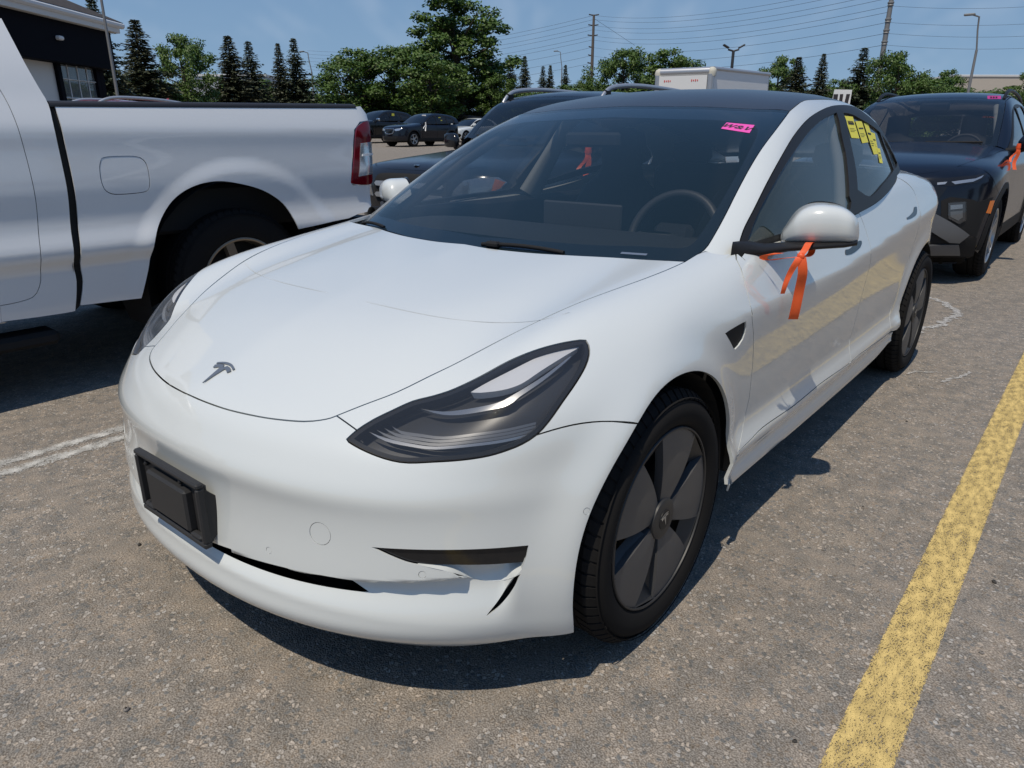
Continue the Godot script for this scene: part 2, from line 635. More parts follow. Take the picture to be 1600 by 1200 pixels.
# ---------------------------------------------------------------- materials
func lin(r: float, g: float, b: float) -> Color:
	return Color(r, g, b).linear_to_srgb()
func mat(c: Color, rough := 0.6, metal := 0.0) -> StandardMaterial3D:
	var m := StandardMaterial3D.new()
	m.albedo_color = c; m.roughness = rough; m.metallic = metal
	return m
func paint(c: Color, rough := 0.28, metal := 0.0) -> StandardMaterial3D:
	var m := mat(c, rough, metal)
	m.clearcoat_enabled = true; m.clearcoat = 1.0; m.clearcoat_roughness = 0.03
	return m
func glass(c: Color, a: float, rough := 0.0) -> StandardMaterial3D:
	var m := mat(Color(c.r, c.g, c.b, a), rough)
	m.transparency = BaseMaterial3D.TRANSPARENCY_ALPHA
	m.metallic_specular = 0.5
	return m
func noise_tex(freq: float, ramp: Array, octaves := 4, size := 1024, seed_ := 1, kind := FastNoiseLite.TYPE_SIMPLEX_SMOOTH) -> ImageTexture:
	var n := FastNoiseLite.new()
	n.seed = seed_; n.frequency = freq; n.noise_type = kind; n.fractal_octaves = octaves
	var im := n.get_seamless_image(size, size)
	im.convert(Image.FORMAT_RGB8)
	var d := im.get_data()
	var g := Gradient.new()
	g.offsets = PackedFloat32Array(); g.colors = PackedColorArray()
	for i in range(0, ramp.size(), 2): g.add_point(ramp[i], ramp[i + 1])
	var lut := PackedByteArray()
	for i in 256:
		var c := g.sample(i / 255.0)
		lut.append(int(c.r * 255)); lut.append(int(c.g * 255)); lut.append(int(c.b * 255))
	for i in size * size:
		var k := d[i * 3] * 3
		d[i * 3] = lut[k]; d[i * 3 + 1] = lut[k + 1]; d[i * 3 + 2] = lut[k + 2]
	return ImageTexture.create_from_image(Image.create_from_data(size, size, false, Image.FORMAT_RGB8, d))

func materials():
	M.white = paint(lin(0.63, 0.655, 0.64), 0.25)
	M.film = mat(lin(0.50, 0.52, 0.51), 0.4)
	M.truck_white = paint(lin(0.74, 0.75, 0.75), 0.25)
	M.black_gloss = mat(lin(0.012, 0.012, 0.013), 0.08)
	M.black_satin = mat(lin(0.018, 0.018, 0.019), 0.42)
	M.black_plastic = mat(lin(0.022, 0.022, 0.023), 0.6)
	M.black_plastic.metallic_specular = 0.22; M.black_satin.metallic_specular = 0.3
	M.plate_plastic = mat(lin(0.030, 0.030, 0.031), 0.5); M.plate_plastic.metallic_specular = 0.4
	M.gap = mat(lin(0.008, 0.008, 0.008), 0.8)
	M.rubber = mat(lin(0.015, 0.0142, 0.0138), 0.88); M.rubber.metallic_specular = 0.25
	M.cover = mat(lin(0.078, 0.078, 0.080), 0.45, 0.1)
	M.cover_dark = mat(lin(0.028, 0.028, 0.029), 0.5)
	M.chrome = mat(lin(0.6, 0.61, 0.63), 0.12, 1.0)
	M.silver = mat(lin(0.42, 0.43, 0.44), 0.32, 0.85)
	M.glass = glass(lin(0.020, 0.038, 0.042), 0.32)
	M.glass_side = glass(lin(0.060, 0.080, 0.074), 0.50)
	M.glass_dark = glass(lin(0.006, 0.007, 0.008), 0.80)
	M.roof_glass = mat(lin(0.030, 0.030, 0.032), 0.22)
	M.frit = mat(lin(0.006, 0.006, 0.007), 0.05)
	M.seat = mat(lin(0.012, 0.012, 0.013), 0.62)
	M.dash = mat(lin(0.014, 0.0145, 0.015), 0.7)
	M.orange = mat(lin(0.95, 0.14, 0.035), 0.45)
	M.orange.backlight_enabled = true; M.orange.backlight = lin(0.5, 0.06, 0.01)
	M.pink = mat(lin(0.78, 0.09, 0.42), 0.6)
	M.ink = mat(lin(0.03, 0.025, 0.03), 0.7)
	M.yellow_paper = mat(lin(0.80, 0.72, 0.08), 0.6)
	M.white_paper = mat(lin(0.75, 0.75, 0.74), 0.6)

# ---------------------------------------------------------------- the white sedan
func sedan_shape() -> Shape:
	var s := Shape.new()
	s.nose = Lut.new(Spl.new([0.10, 0.14, 0.175, 0.20, 0.225, 0.245, 0.265, 0.30, 0.33, 0.36, 0.42, 0.48, 0.52, 0.55, 0.567, 0.60, 0.66, 0.75, 0.85, 0.95], [0.665, 0.712, 0.757, 0.789, 0.805, 0.8075, 0.803, 0.799, 0.797, 0.794, 0.787, 0.785, 0.789, 0.7935, 0.790, 0.774, 0.745, 0.64, 0.46, 0.30]), 0.10, 0.95, 0.01)
	s.expo = Lut.new(Spl.new([0.10, 0.30, 0.50, 0.66, 0.80, 0.95], [2.0, 2.33, 2.25, 2.18, 2.3, 2.4]), 0.10, 0.95, 0.05)
	s.pf = Lut.new(Spl.new([0.10, 0.25, 0.45, 0.62, 0.75, 0.85, 0.95, 1.1], [0.872, 0.892, 0.90, 0.895, 0.889, 0.862, 0.80, 0.70]), 0.10, 1.1, 0.02)
	s.pd = Lut.new(Spl.new([-0.72, -0.60, -0.565, -0.545, -0.515, -0.50, -0.488, -0.468, -0.445, -0.43, -0.41, -0.38, -0.30, -0.2, -0.1, -0.012, 0.0, 0.012, 0.05, 0.10, 0.16, 0.22, 0.3], [0.84, 0.862, 0.884, 0.892, 0.894, 0.889, 0.886, 0.893, 0.902, 0.901, 0.893, 0.883, 0.884, 0.891, 0.899, 0.9055, 0.9045, 0.8995, 0.883, 0.862, 0.836, 0.80, 0.75]), -0.72, 0.3, 0.008)
	s.crease = Lut.new(Spl.new([-4.0, -3.5, -2.9, -2.2, -1.6, -1.0, -0.5, 0.0], [0.96, 0.95, 0.91, 0.86, 0.815, 0.79, 0.792, 0.80]), -4.0, 0.0, 0.1)
	s.wide = Lut.new(Spl.new([-4.0, -3.5, -2.9, -2.4, -1.5, 0.0, 1.0], [0.95, 0.965, 0.995, 1.0, 1.004, 1.0, 1.0]), -4.0, 1.0, 0.1)
	s.zr0 = -2.9; s.rexpo = 2.05
	s.tail = Lut.new(Spl.new([0.1, 0.25, 0.5, 0.8, 1.0, 1.1, 1.2], [0.70, 0.84, 0.95, 0.93, 0.90, 0.87, 0.8]), 0.1, 1.2, 0.02)
	s.top = Grid.new([-3.9, -3.5, -3.1, -2.6, -2.0, -1.2, -0.7, -0.35, 0.0, 0.2, 0.45, 0.62, 0.80, 0.95], [0.0, 0.25, 0.45, 0.6, 0.72, 0.85, 0.95], [
		[1.07, 1.065, 1.05, 1.03, 0.99, 0.93, 0.88],
		[1.09, 1.085, 1.075, 1.055, 1.025, 0.985, 0.95],
		[1.09, 1.085, 1.075, 1.065, 1.05, 1.02, 0.97],
		[1.08, 1.08, 1.08, 1.08, 1.08, 1.075, 1.04],
		[1.06, 1.06, 1.06, 1.06, 1.06, 1.06, 1.03],
		[1.02, 1.02, 1.02, 1.02, 1.02, 1.02, 0.98],
		[0.97, 0.97, 0.97, 0.97, 0.97, 0.96, 0.92],
		[0.928, 0.927, 0.925, 0.92, 0.926, 0.889, 0.83],
		[0.877, 0.875, 0.872, 0.870, 0.882, 0.828, 0.76],
		[0.841, 0.839, 0.834, 0.832, 0.850, 0.770, 0.68],
		[0.782, 0.772, 0.755, 0.742, 0.737, 0.672, 0.60],
		[0.714, 0.699, 0.672, 0.633, 0.598, 0.538, 0.47],
		[0.638, 0.615, 0.578, 0.538, 0.501, 0.44, 0.39],
		[0.56, 0.535, 0.50, 0.46, 0.42, 0.36, 0.30]], 0.05, 0.05)
	s.arches = [[0.0, 0.334, 0.385, 0.020, 0.055, 0.9], [-2.875, 0.334, 0.385, 0.011, 0.06, 0.0]]
	s.groove = true
	s.gw = Lut.new(Spl.new([-4.0, -3.5, -3.0, -2.5, -2.0, -1.5, -1.0, -0.6, -0.2, 0.2], [0.45, 0.602, 0.727, 0.824, 0.864, 0.854, 0.845, 0.812, 0.76, 0.70]), -4.0, 0.2, 0.1)
	s.gu = Lut.new(Spl.new([0.7, 0.85, 0.95, 1.1, 1.25, 1.35, 1.45, 1.6], [-0.06, -0.03, 0.0, 0.06, 0.135, 0.182, 0.28, 0.45]), 0.7, 1.6, 0.03)
	s.gc = Lut.new(Spl.new([-4.0, -3.5, -3.1, -2.7, -2.3, -1.9, -1.5, -1.2, -0.9, -0.6, -0.3, -0.1, 0.2], [0.94, 1.09, 1.214, 1.317, 1.412, 1.449, 1.434, 1.36, 1.238, 1.085, 0.929, 0.82, 0.66]), -4.0, 0.2, 0.08)
	s.gk = Lut.new(Spl.new([0.0, 0.3, 0.5, 0.65, 0.8, 1.0], [0.003, 0.012, 0.030, 0.052, 0.098, 0.20]), 0.0, 1.0, 0.05)
	return s

func arch_curve(f: Callable, zc: float, a0: float, a1: float, r := 0.385, yc := 0.334, n := 30) -> PackedVector3Array:   # angles from straight up towards the front
	var out := PackedVector3Array()
	for i in n + 1:
		var a := lerpf(a0, a1, float(i) / n)
		out.append(side_at(f, zc + sin(a) * r, yc + cos(a) * r))
	return out

func sides(f: Callable, list: Array, step := 0.03) -> PackedVector3Array:   # side view pairs z, y
	var out := PackedVector3Array()
	for i in range(0, list.size(), 2): out.append(side_at(f, list[i], list[i + 1]))
	return refine(out, step)

func sedan():
	var car := thing("sedan", "white electric sedan with matte grey wheel covers and black glass roof", "car")
	var s := sedan_shape()
	var f := s.low
	var g := s.green
	var up := Vector3(0, 0.97, 0.25)
	# --- curves on the skin, traced on the photograph
	var hood_front := refine(join([[front_at(f, 0.0, 0.6595)], px(f, [319.4, 627.4, 356.7, 640.2, 403.4, 650.7, 440, 656, 475, 658.5, 500, 656.5, 517, 653, 526, 649.5])]), 0.02)
	var hs := PackedVector3Array([hood_front[-1]])
	for q in [[0.451, 0.563], [0.492, 0.506], [0.528, 0.44], [0.562, 0.375], [0.606, 0.261], [0.632, 0.186], [0.662, 0.071], [0.690, -0.05], [0.712, -0.16], [0.727, -0.27], [0.733, -0.352]]:
		hs.append(top_at(f, q[0], q[1]))
	var hood_side := refine(hs, 0.03)
	var hood_back := refine(join([[hs[-1]], px(f, [1040, 407.5, 975, 403.5, 900, 399.5, 847, 396.5, 800, 392.5, 762.5, 388]), [top_at(f, 0.0, -0.245)]]), 0.03)
	var half := join([hood_front, hood_side, hood_back])
	var hood_line := join([half, rev(mirrored(half))])
	var hood := part(car, "hood", panel(f, hood_line, up, 0.025, 0.0015, 0.02), M.white)
	# edge of the clear film on the hood
	var film := refine(px(f, [383, 411, 392, 421, 410, 431, 440, 441, 500, 455, 600, 478, 680, 494.5, 740, 502, 800, 504, 850, 499, 890, 488]), 0.03)
	var strip_t := Tri.new()
	for i in film.size() - 1:
		var n1 := grad(f, film[i])
		var n2 := grad(f, film[i + 1])
		var w1 := n1.cross((film[i + 1] - film[i]).normalized()) * 0.0011
		strip_t.quad(film[i] - w1 + n1 * 0.0005, film[i + 1] - w1 + n2 * 0.0005, film[i + 1] + w1 + n2 * 0.0005, film[i] + w1 + n1 * 0.0005)
	part(hood, "film_edge", strip_t, M.film)
	# headlight
	var lamp_line := refine(px(f, [541.9, 686, 557.5, 672, 582.5, 656, 613.8, 640.6, 645, 626.6, 676, 618.8, 701, 611, 723, 601.6, 754.4, 586, 795, 564, 832.5, 548.4, 863.8, 539, 895, 532.8, 915.3, 531.3, 920, 539, 921, 553, 915.3, 571.9, 901, 597, 879.4, 628, 857.5, 659.4, 838.8, 679.7, 816.9, 693.8, 795, 703, 763.8, 712.5, 723, 718.8, 676, 721.9, 638.8, 723.4, 613.8, 720, 588.8, 712.5, 563.8, 701.6, 545, 690.6, 541.9, 686]), 0.02)
	var n_lamp := lamp_line.size()
	var cut := func(a: Vector3) -> int:
		var b := 0
		for i in n_lamp:
			if lamp_line[i].distance_to(a) < lamp_line[b].distance_to(a): b = i
		return b
	var seam_in := px(f, [560, 669.4])[0]
	var seam_out := px(f, [838, 680])[0]
	var i_in: int = cut.call(seam_in)
	var i_out: int = cut.call(seam_out)
	var seam_arch := refine(join([[lamp_line[i_out]], px(f, [863.8, 671.9, 895, 664, 926, 659.4, 957.5, 658.4]), [arch_curve(f, 0.0, 0.54, 0.54, 0.385, 0.334, 1)[0]]]), 0.03)
	var upper_lamp := lamp_line.slice(i_in, i_out + 1)                                  # the edge against the fender
	var lower_lamp := join([lamp_line.slice(i_out), lamp_line.slice(0, i_in + 1)])    # the edge against the bumper
	var arch_front := arch_curve(f, 0.0, 0.54, 1.94, 0.385, 0.334, 24)
	# --- bumper
	var lip_edge := PackedVector3Array()
	for i in 25:
		var x := 0.845 * (1.0 - i / 24.0)
		var y := 0.172 + 0.02 * smoothstep(0.55, 0.85, x)
		lip_edge.append(front_at(f, x, y, 0.3))
	var centre := PackedVector3Array()
	for i in 41: centre.append(front_at(f, 0.0, lerpf(0.172, 0.6595, i / 40.0)))
	for i in centre.size(): centre[i].x = -0.0021
	var brow := on_skin(f, hood_front[-1], lamp_line[i_in], 5)
	var bumper_line := join([centre, hood_front, brow, rev(lower_lamp), seam_arch, arch_front, lip_edge])
	var slot := PackedVector3Array()
	for i in 22:
		var x := lerpf(-0.02, 0.478, i / 21.0)
		slot.append(front_at(f, x, 0.333 + 0.085 * x * x - 0.005))
	slot.append(front_at(f, 0.515, 0.345)); slot.append(front_at(f, 0.556, 0.326))
	for i in 24:
		var x := lerpf(0.545, -0.02, i / 23.0)
		slot.append(front_at(f, x, 0.3085 + 0.052 * x * x))
	var whole_slot := slot
	var strip := refine(px(f, [580, 854.7, 622.5, 857.5, 700.6, 859, 778.8, 856, 826, 852]), 0.03)
	var strip_low := refine(px(f, [818, 880, 763, 884, 700.6, 884, 663, 882.8, 635, 878.8, 606.9, 867.8, 580, 854.7]), 0.03)
	var scoop := refine(px(f, [826, 852, 822.5, 869, 814.7, 894, 803.8, 916, 788, 938, 772.5, 953.8, 760, 962.5]), 0.02)
	var facet_low := refine(px(f, [815.5, 890, 806, 900, 790, 906, 768, 908, 741, 904, 700, 893, 652, 882.5]), 0.015)
	var corner := join([strip, px(f, [822.5, 869]), facet_low, refine(px(f, [652, 882.5, 635, 878.8, 606.9, 867.8, 580, 854.7]), 0.02)])
	var slit := refine(px(f, [813.5, 897, 809, 906, 803.8, 916, 796, 928, 788, 938, 780, 947, 772.5, 953.8, 760, 962.5, 767, 953, 775, 943, 784, 930, 793, 915, 803, 902, 813.5, 897]), 0.012)
	var ring := func(u: float, v: float, r: float, n := 20) -> PackedVector3Array:
		var c := px(f, [u, v])[0]
		var nn := grad(f, c)
		var a := nn.cross(Vector3.UP).normalized()
		var b := a.cross(nn)
		var out := PackedVector3Array()
		for i in n: out.append(c + a * cos(TAU * i / n) * r + b * sin(TAU * i / n) * r)
		return out
	var tow: PackedVector3Array = ring.call(500, 834, 0.0265)
	var eyes := []
	for q in [[420, 860], [660, 898], [917, 799]]: eyes.append(ring.call(q[0], q[1], 0.0085, 12))
	var front := Vector3(0.5, 0.25, 0.83)
	var skin := panel(f, bumper_line, front, 0.008, 0.0015, 0.02, 0.0, [whole_slot, corner, slit, tow, eyes[0], eyes[1], eyes[2]], 0.004)
	for i in skin.v.size():
		if skin.v[i].x < 0.0016: skin.v[i].x = 0.0
	var bumper := part(car, "front_bumper", Tri.new().add(skin).add(skin.mirror()), M.white)
	var cap := panel(f, tow, front, 0.012, 0.0012, 0.006, -0.0006)
	part(bumper, "tow_hook_cover", cap, M.white)
	for e in eyes:
		var t := panel(f, e, front, 0.01, 0.0008, 0.004, -0.001)
		part(bumper, "parking_sensor", t, M.white)
		part(bumper, "parking_sensor", t.mirror(), M.white)
	part(car, "lower_grille", Tri.new().add(box(Vector3(0.95, 0.10, 0.004), Vector3(0, 0.33, 0.56))).add(box(Vector3(0.9, 0.005, 0.12), Vector3(0, 0.28, 0.62))), M.gap)
	# corner of the bumper: gloss strip, hollow and air slit
	var strip_piece := panel(f, join([strip, strip_low]), front, 0.014, 0.0, 0.01, -0.008)
	var hollow := Tri.new()
	var l_row := rev(facet_low)
	var grid_rows := []
	var r_row := refine(px(f, [652, 882.5, 700.6, 884, 763, 884, 817, 880.5]), 0.012)
	for i in 17:
		var k := i / 16.0
		var b := curve_at(l_row, k)
		var a := curve_at(r_row, k)
		var nn := grad(f, a)
		a -= nn * (0.012 + 0.030 * k)
		var row := PackedVector3Array()
		for j in 9: row.append(a.lerp(b, j / 8.0) - nn * 0.010 * sin(PI * j / 8.0) * k)
		grid_rows.append(row)
	hollow.add(loft(grid_rows))
	for i in 16:    # the short wall at the outer end
		if i < 8: hollow.quad(grid_rows[16][i], grid_rows[16][i + 1], curve_at(px(f, [822, 872, 815.5, 890]), (i + 1) / 8.0), curve_at(px(f, [822, 872, 815.5, 890]), i / 8.0))
	var curtain := panel(f, slit, front, 0.01, -0.004, 0.0, -0.022)
	for m in [false, true]:
		part(car, "fog_strip", strip_piece.mirror() if m else strip_piece, M.black_gloss)
		part(bumper, "corner_scoop", hollow.mirror() if m else hollow, M.white)
		part(bumper, "air_slit", curtain.mirror() if m else curtain, M.gap)
	# --- fenders
	var door_gap := refine(join([px(f, [1150, 405, 1160, 428, 1168.5, 461, 1175, 494, 1177, 521, 1176.5, 562.5, 1173, 600, 1168, 634, 1160, 672, 1152, 710])]), 0.03)
	var arch_rear_half := arch_curve(f, 0.0, -1.72, 0.54, 0.385, 0.334, 36)
	var sill_corner := side_at(f, -0.40, 0.285)
	var pillar_foot := join([[hs[-1]], refine(px(f, [1088, 398, 1102, 393, 1112.5, 395.5, 1130, 398, 1149, 394]), 0.02)])
	var fender_line := join([rev(brow), hood_side, pillar_foot, door_gap, arch_rear_half, rev(seam_arch), rev(upper_lamp)])
	var vent := refine(px(f, [1133, 521, 1140, 516, 1166, 502, 1166, 512, 1161, 530, 1149, 546, 1143, 538, 1133, 521]), 0.03)
	var wing := panel(f, fender_line, Vector3(0.75, 0.6, 0.25), 0.02, 0.0015, 0.010, 0.0, [vent], 0.015)
	var vent_piece := panel(f, vent, Vector3(1, 0.1, 0), 0.012, 0.001, 0.01, -0.004)
	# --- lamps
	var lens := panel(f, lamp_line, Vector3(0.55, 0.5, 0.66), 0.016, 0.003, 0.0, -0.0015)
	var rim_t := panel(f, lamp_line, Vector3(0.55, 0.5, 0.66), 0.012, 0.0012, 0.015, -0.002, [inset(f, lamp_line, Vector3(0.55, 0.5, 0.66), 0.011)], 0.02)
	for m in [false, true]:
		var w := part(car, "front_fender", wing.mirror() if m else wing, M.white)
		part(w, "side_vent", vent_piece.mirror() if m else vent_piece, M.black_plastic)
		sedan_lamp(car, f, lamp_line, lens, rim_t, m)
	# --- doors, sill, rear
	var sill_seam := refine(join([[door_gap[-1]], px(f, [1170, 690.5, 1193, 667, 1240, 634, 1284, 598, 1322.5, 571, 1344, 553])]), 0.04)
	var belt := refine(join([[side_at(f, -0.53, 0.915)], px(f, [1165, 391, 1250, 365.5, 1335, 335.5, 1341.7, 332, 1363, 320.5, 1380, 307.5, 1397, 287.5, 1401, 277])]), 0.03)
	var belt_end := belt[-1]
	var mid_gap := refine(join([px(f, [1341.7, 332]), px(f, [1351.7, 356.7, 1360, 384.7, 1361, 396, 1358.7, 417]), [side_at(f, -1.675, 0.62), side_at(f, -1.655, 0.45), side_at(f, -1.64, 0.318)]]), 0.03)
	var back_gap := refine(PackedVector3Array([belt_end, side_at(f, -2.52, 1.0), side_at(f, -2.53, 0.93), side_at(f, -2.545, 0.84), side_at(f, -2.54, 0.76), side_at(f, -2.51, 0.68), side_at(f, -2.43, 0.56), side_at(f, -2.36, 0.44), side_at(f, -2.33, 0.335)]), 0.03)
	var by := func(a: PackedVector3Array, z: float) -> int:
		var b := 0
		for i in a.size():
			if absf(a[i].z - z) < absf(a[b].z - z): b = i
		return b
	var kb: int = by.call(belt, mid_gap[0].z)
	var ks: int = by.call(sill_seam, -1.64)
	var full_sill := refine(join([sill_seam, [back_gap[-1]]]), 0.04)
	ks = by.call(full_sill, -1.64)
	var front_door := join([[pillar_foot[-1]], belt.slice(0, kb + 1), mid_gap, rev(full_sill.slice(0, ks)), rev(door_gap)])
	var rear_door := join([belt.slice(kb), back_gap, rev(full_sill.slice(ks)), rev(mid_gap)])
	var out := Vector3(1, 0.16, 0.05)
	var handle_f := refine(px(f, [1321, 390, 1328, 388, 1340, 377, 1346, 377, 1344, 386, 1332, 396, 1321, 398, 1321, 390]), 0.02)
	var handle_r := refine(px(f, [1416.5, 340, 1421, 337, 1427, 330, 1428, 324, 1432, 323.5, 1432, 334, 1425, 340.5, 1417, 343, 1416.5, 340]), 0.02)
	var dt := panel(f, front_door, out, 0.024, 0.002, 0.02)
	var dr := panel(f, rear_door, out, 0.026, 0.002, 0.02)
	var hf := panel(f, handle_f, out, 0.012, 0.0, 0.003, 0.0016)
	var hr := panel(f, handle_r, out, 0.012, 0.0, 0.003, 0.0016)
	var bevel_sill := PackedVector3Array()
	for i in 30:
		var z := lerpf(-0.41, -2.42, i / 29.0)
		bevel_sill.append(side_at(f, z, 0.244 - 0.012 * smoothstep(-0.6, -1.4, z) + 0.04 * smoothstep(-2.0, -2.42, z)))
	var sill_line := join([[door_gap[-1]], full_sill, [side_at(f, -2.44, 0.315)], rev(bevel_sill), [side_at(f, -0.405, 0.272)]])
	var arch_sill := arch_curve(f, 0.0, -1.72, -2.0, 0.385, 0.334, 4)
	var sill_t := panel(f, sill_line, Vector3(1, -0.25, 0), 0.02, 0.0015, 0.006)
	var arch_back := arch_curve(f, -2.875, 1.85, -1.9, 0.385, 0.334, 44)
	var quarter_line := join([back_gap, rev(arch_curve(f, -2.875, 1.62, -1.9, 0.385, 0.334, 44)).slice(0, 0), arch_curve(f, -2.875, 1.62, -1.75, 0.385, 0.334, 40), [side_at(f, -3.36, 0.40), side_at(f, -3.5, 0.42)], refine(PackedVector3Array([side_at(f, -3.5, 0.70), side_at(f, -3.5, 0.93), top_at(f, 0.70, -3.5, 1.0), top_at(f, 0.58, -3.3, 1.05), top_at(f, 0.60, -3.0, 1.05), top_at(f, 0.66, -2.75, 1.05), top_at(f, 0.74, -2.55, 1.05), belt_end]), 0.04)])
	var quarter := panel(f, quarter_line, Vector3(0.85, 0.5, -0.1), 0.03, 0.002, 0.03)
	for m in [false, true]:
		var d1 := part(car, "front_door", dt.mirror() if m else dt, M.white)
		part(d1, "door_handle", hf.mirror() if m else hf, M.black_gloss)
		var d2 := part(car, "rear_door", dr.mirror() if m else dr, M.white)
		part(d2, "door_handle", hr.mirror() if m else hr, M.black_gloss)
		part(car, "side_sill", sill_t.mirror() if m else sill_t, M.white)
		part(car, "quarter_panel", quarter.mirror() if m else quarter, M.white)
	# tail: boot lid, lamps and rear bumper
	var deck := PackedVector3Array([top_at(f, 0.62, -3.32, 1.05), top_at(f, 0.70, -3.5, 1.03), top_at(f, 0.66, -3.66, 1.0), top_at(f, 0.5, -3.745, 1.0), top_at(f, 0.25, -3.77, 1.0), top_at(f, 0.0, -3.775, 1.0)])
	deck = join([refine(deck, 0.05)])
	var deck_full := join([[top_at(f, 0.0, -3.3, 1.09)], deck, rev(mirrored(deck))])
	part(car, "boot_lid", panel(f, deck_full, Vector3(0, 0.97, -0.25), 0.05, 0.002, 0.02), M.white)
	var tail_line := PackedVector3Array()
	for q in [[0.0, 1.04], [0.45, 1.01], [0.66, 0.97]]: tail_line.append(Vector3(q[0], q[1], -along(f, Vector3(q[0], q[1], 0), Vector3.FORWARD, 3.7)))
	tail_line.append_array([side_at(f, -3.5, 0.93), side_at(f, -3.5, 0.42), side_at(f, -3.42, 0.24)])
	for q in [[0.7, 0.2], [0.4, 0.2], [0.0, 0.2]]: tail_line.append(Vector3(q[0], q[1], -along(f, Vector3(q[0], q[1], 0), Vector3.FORWARD, 3.6)))
	var rear_t := panel(f, tail_line, Vector3(0.45, 0.1, -0.88), 0.05, 0.0, 0.02)
	part(car, "rear_bumper", Tri.new().add(rear_t).add(rear_t.mirror()), M.white)
	# --- under the skin
	var floor_t := Tri.new()
	floor_t.add(box(Vector3(1.5, 0.10, 3.7), Vector3(0, 0.22, -1.75), 0.02)).add(box(Vector3(1.2, 0.35, 0.5), Vector3(0, 0.42, 0.28), 0.02)).add(box(Vector3(1.2, 0.4, 0.6), Vector3(0, 0.5, -3.3), 0.02))
	floor_t.add(box(Vector3(1.15, 0.35, 1.0), Vector3(0, 0.5, 0.0), 0.02)).add(box(Vector3(1.62, 0.55, 1.5), Vector3(0, 0.45, -1.4), 0.02))
	part(car, "underbody", floor_t, M.gap)
	var tray := Tri.new()
	for i in lip_edge.size() - 1:
		for sx in [-1.0, 1.0]:
			var p := Vector3(lip_edge[i].x * sx * 0.995, 0.188, lip_edge[i].z - 0.004)
			var q := Vector3(lip_edge[i + 1].x * sx * 0.995, 0.188, lip_edge[i + 1].z - 0.004)
			tray.quad(p, q, Vector3(q.x * 0.7, 0.19, 0.1), Vector3(p.x * 0.7, 0.19, 0.1))
	part(car, "undertray", tray, M.gap)
	for zc in [0.0, -2.875]:
		var liner := Tri.new()
		for i in 24:
			var a := lerpf(-1.85, 1.85, i / 24.0)
			var b := lerpf(-1.85, 1.85, (i + 1) / 24.0)
			var p := Vector3(0, 0.334 + cos(a) * 0.378, zc + sin(a) * 0.378)
			var q := Vector3(0, 0.334 + cos(b) * 0.378, zc + sin(b) * 0.378)
			liner.quad(p + Vector3(0.885, 0, 0), q + Vector3(0.885, 0, 0), q + Vector3(0.58, 0, 0), p + Vector3(0.58, 0, 0))
			liner.tri(Vector3(0.6, 0.334, zc), p + Vector3(0.58, 0, 0), q + Vector3(0.58, 0, 0))
		part(car, "wheel_well_liner", liner, M.gap)
		part(car, "wheel_well_liner", liner.mirror(), M.gap)
	sedan_glass(car, f, g, pillar_foot)
	sedan_wheels(car)
	sedan_trim(car, f, g)
	sedan_cabin(car, g)

func curve_at(a: PackedVector3Array, t: float) -> Vector3:
	var total := 0.0
	for i in a.size() - 1: total += a[i].distance_to(a[i + 1])
	var want := t * total
	for i in a.size() - 1:
		var d := a[i].distance_to(a[i + 1])
		if want <= d or i == a.size() - 2: return a[i].lerp(a[i + 1], clampf(want / maxf(d, 1e-6), 0, 1))
		want -= d
	return a[-1]

func inset(f: Callable, outline: PackedVector3Array, d: Vector3, by: float) -> PackedVector3Array:   # the outline moved inwards on the skin
	d = d.normalized()
	var e1 := Vector3.UP.cross(d).normalized()
	var e2 := d.cross(e1)
	var poly := PackedVector2Array()
	for p in outline: poly.append(Vector2(p.dot(e1), p.dot(e2)))
	if Geometry2D.is_polygon_clockwise(poly): poly.reverse()
	var best := PackedVector2Array()
	for q in Geometry2D.offset_polygon(poly, -by):
		if q.size() > best.size(): best = q
	var out := PackedVector3Array()
	var t := outline[0].dot(d)
	for q in best:
		t = along(f, e1 * q.x + e2 * q.y, d, t)
		out.append(e1 * q.x + e2 * q.y + d * t)
	return out

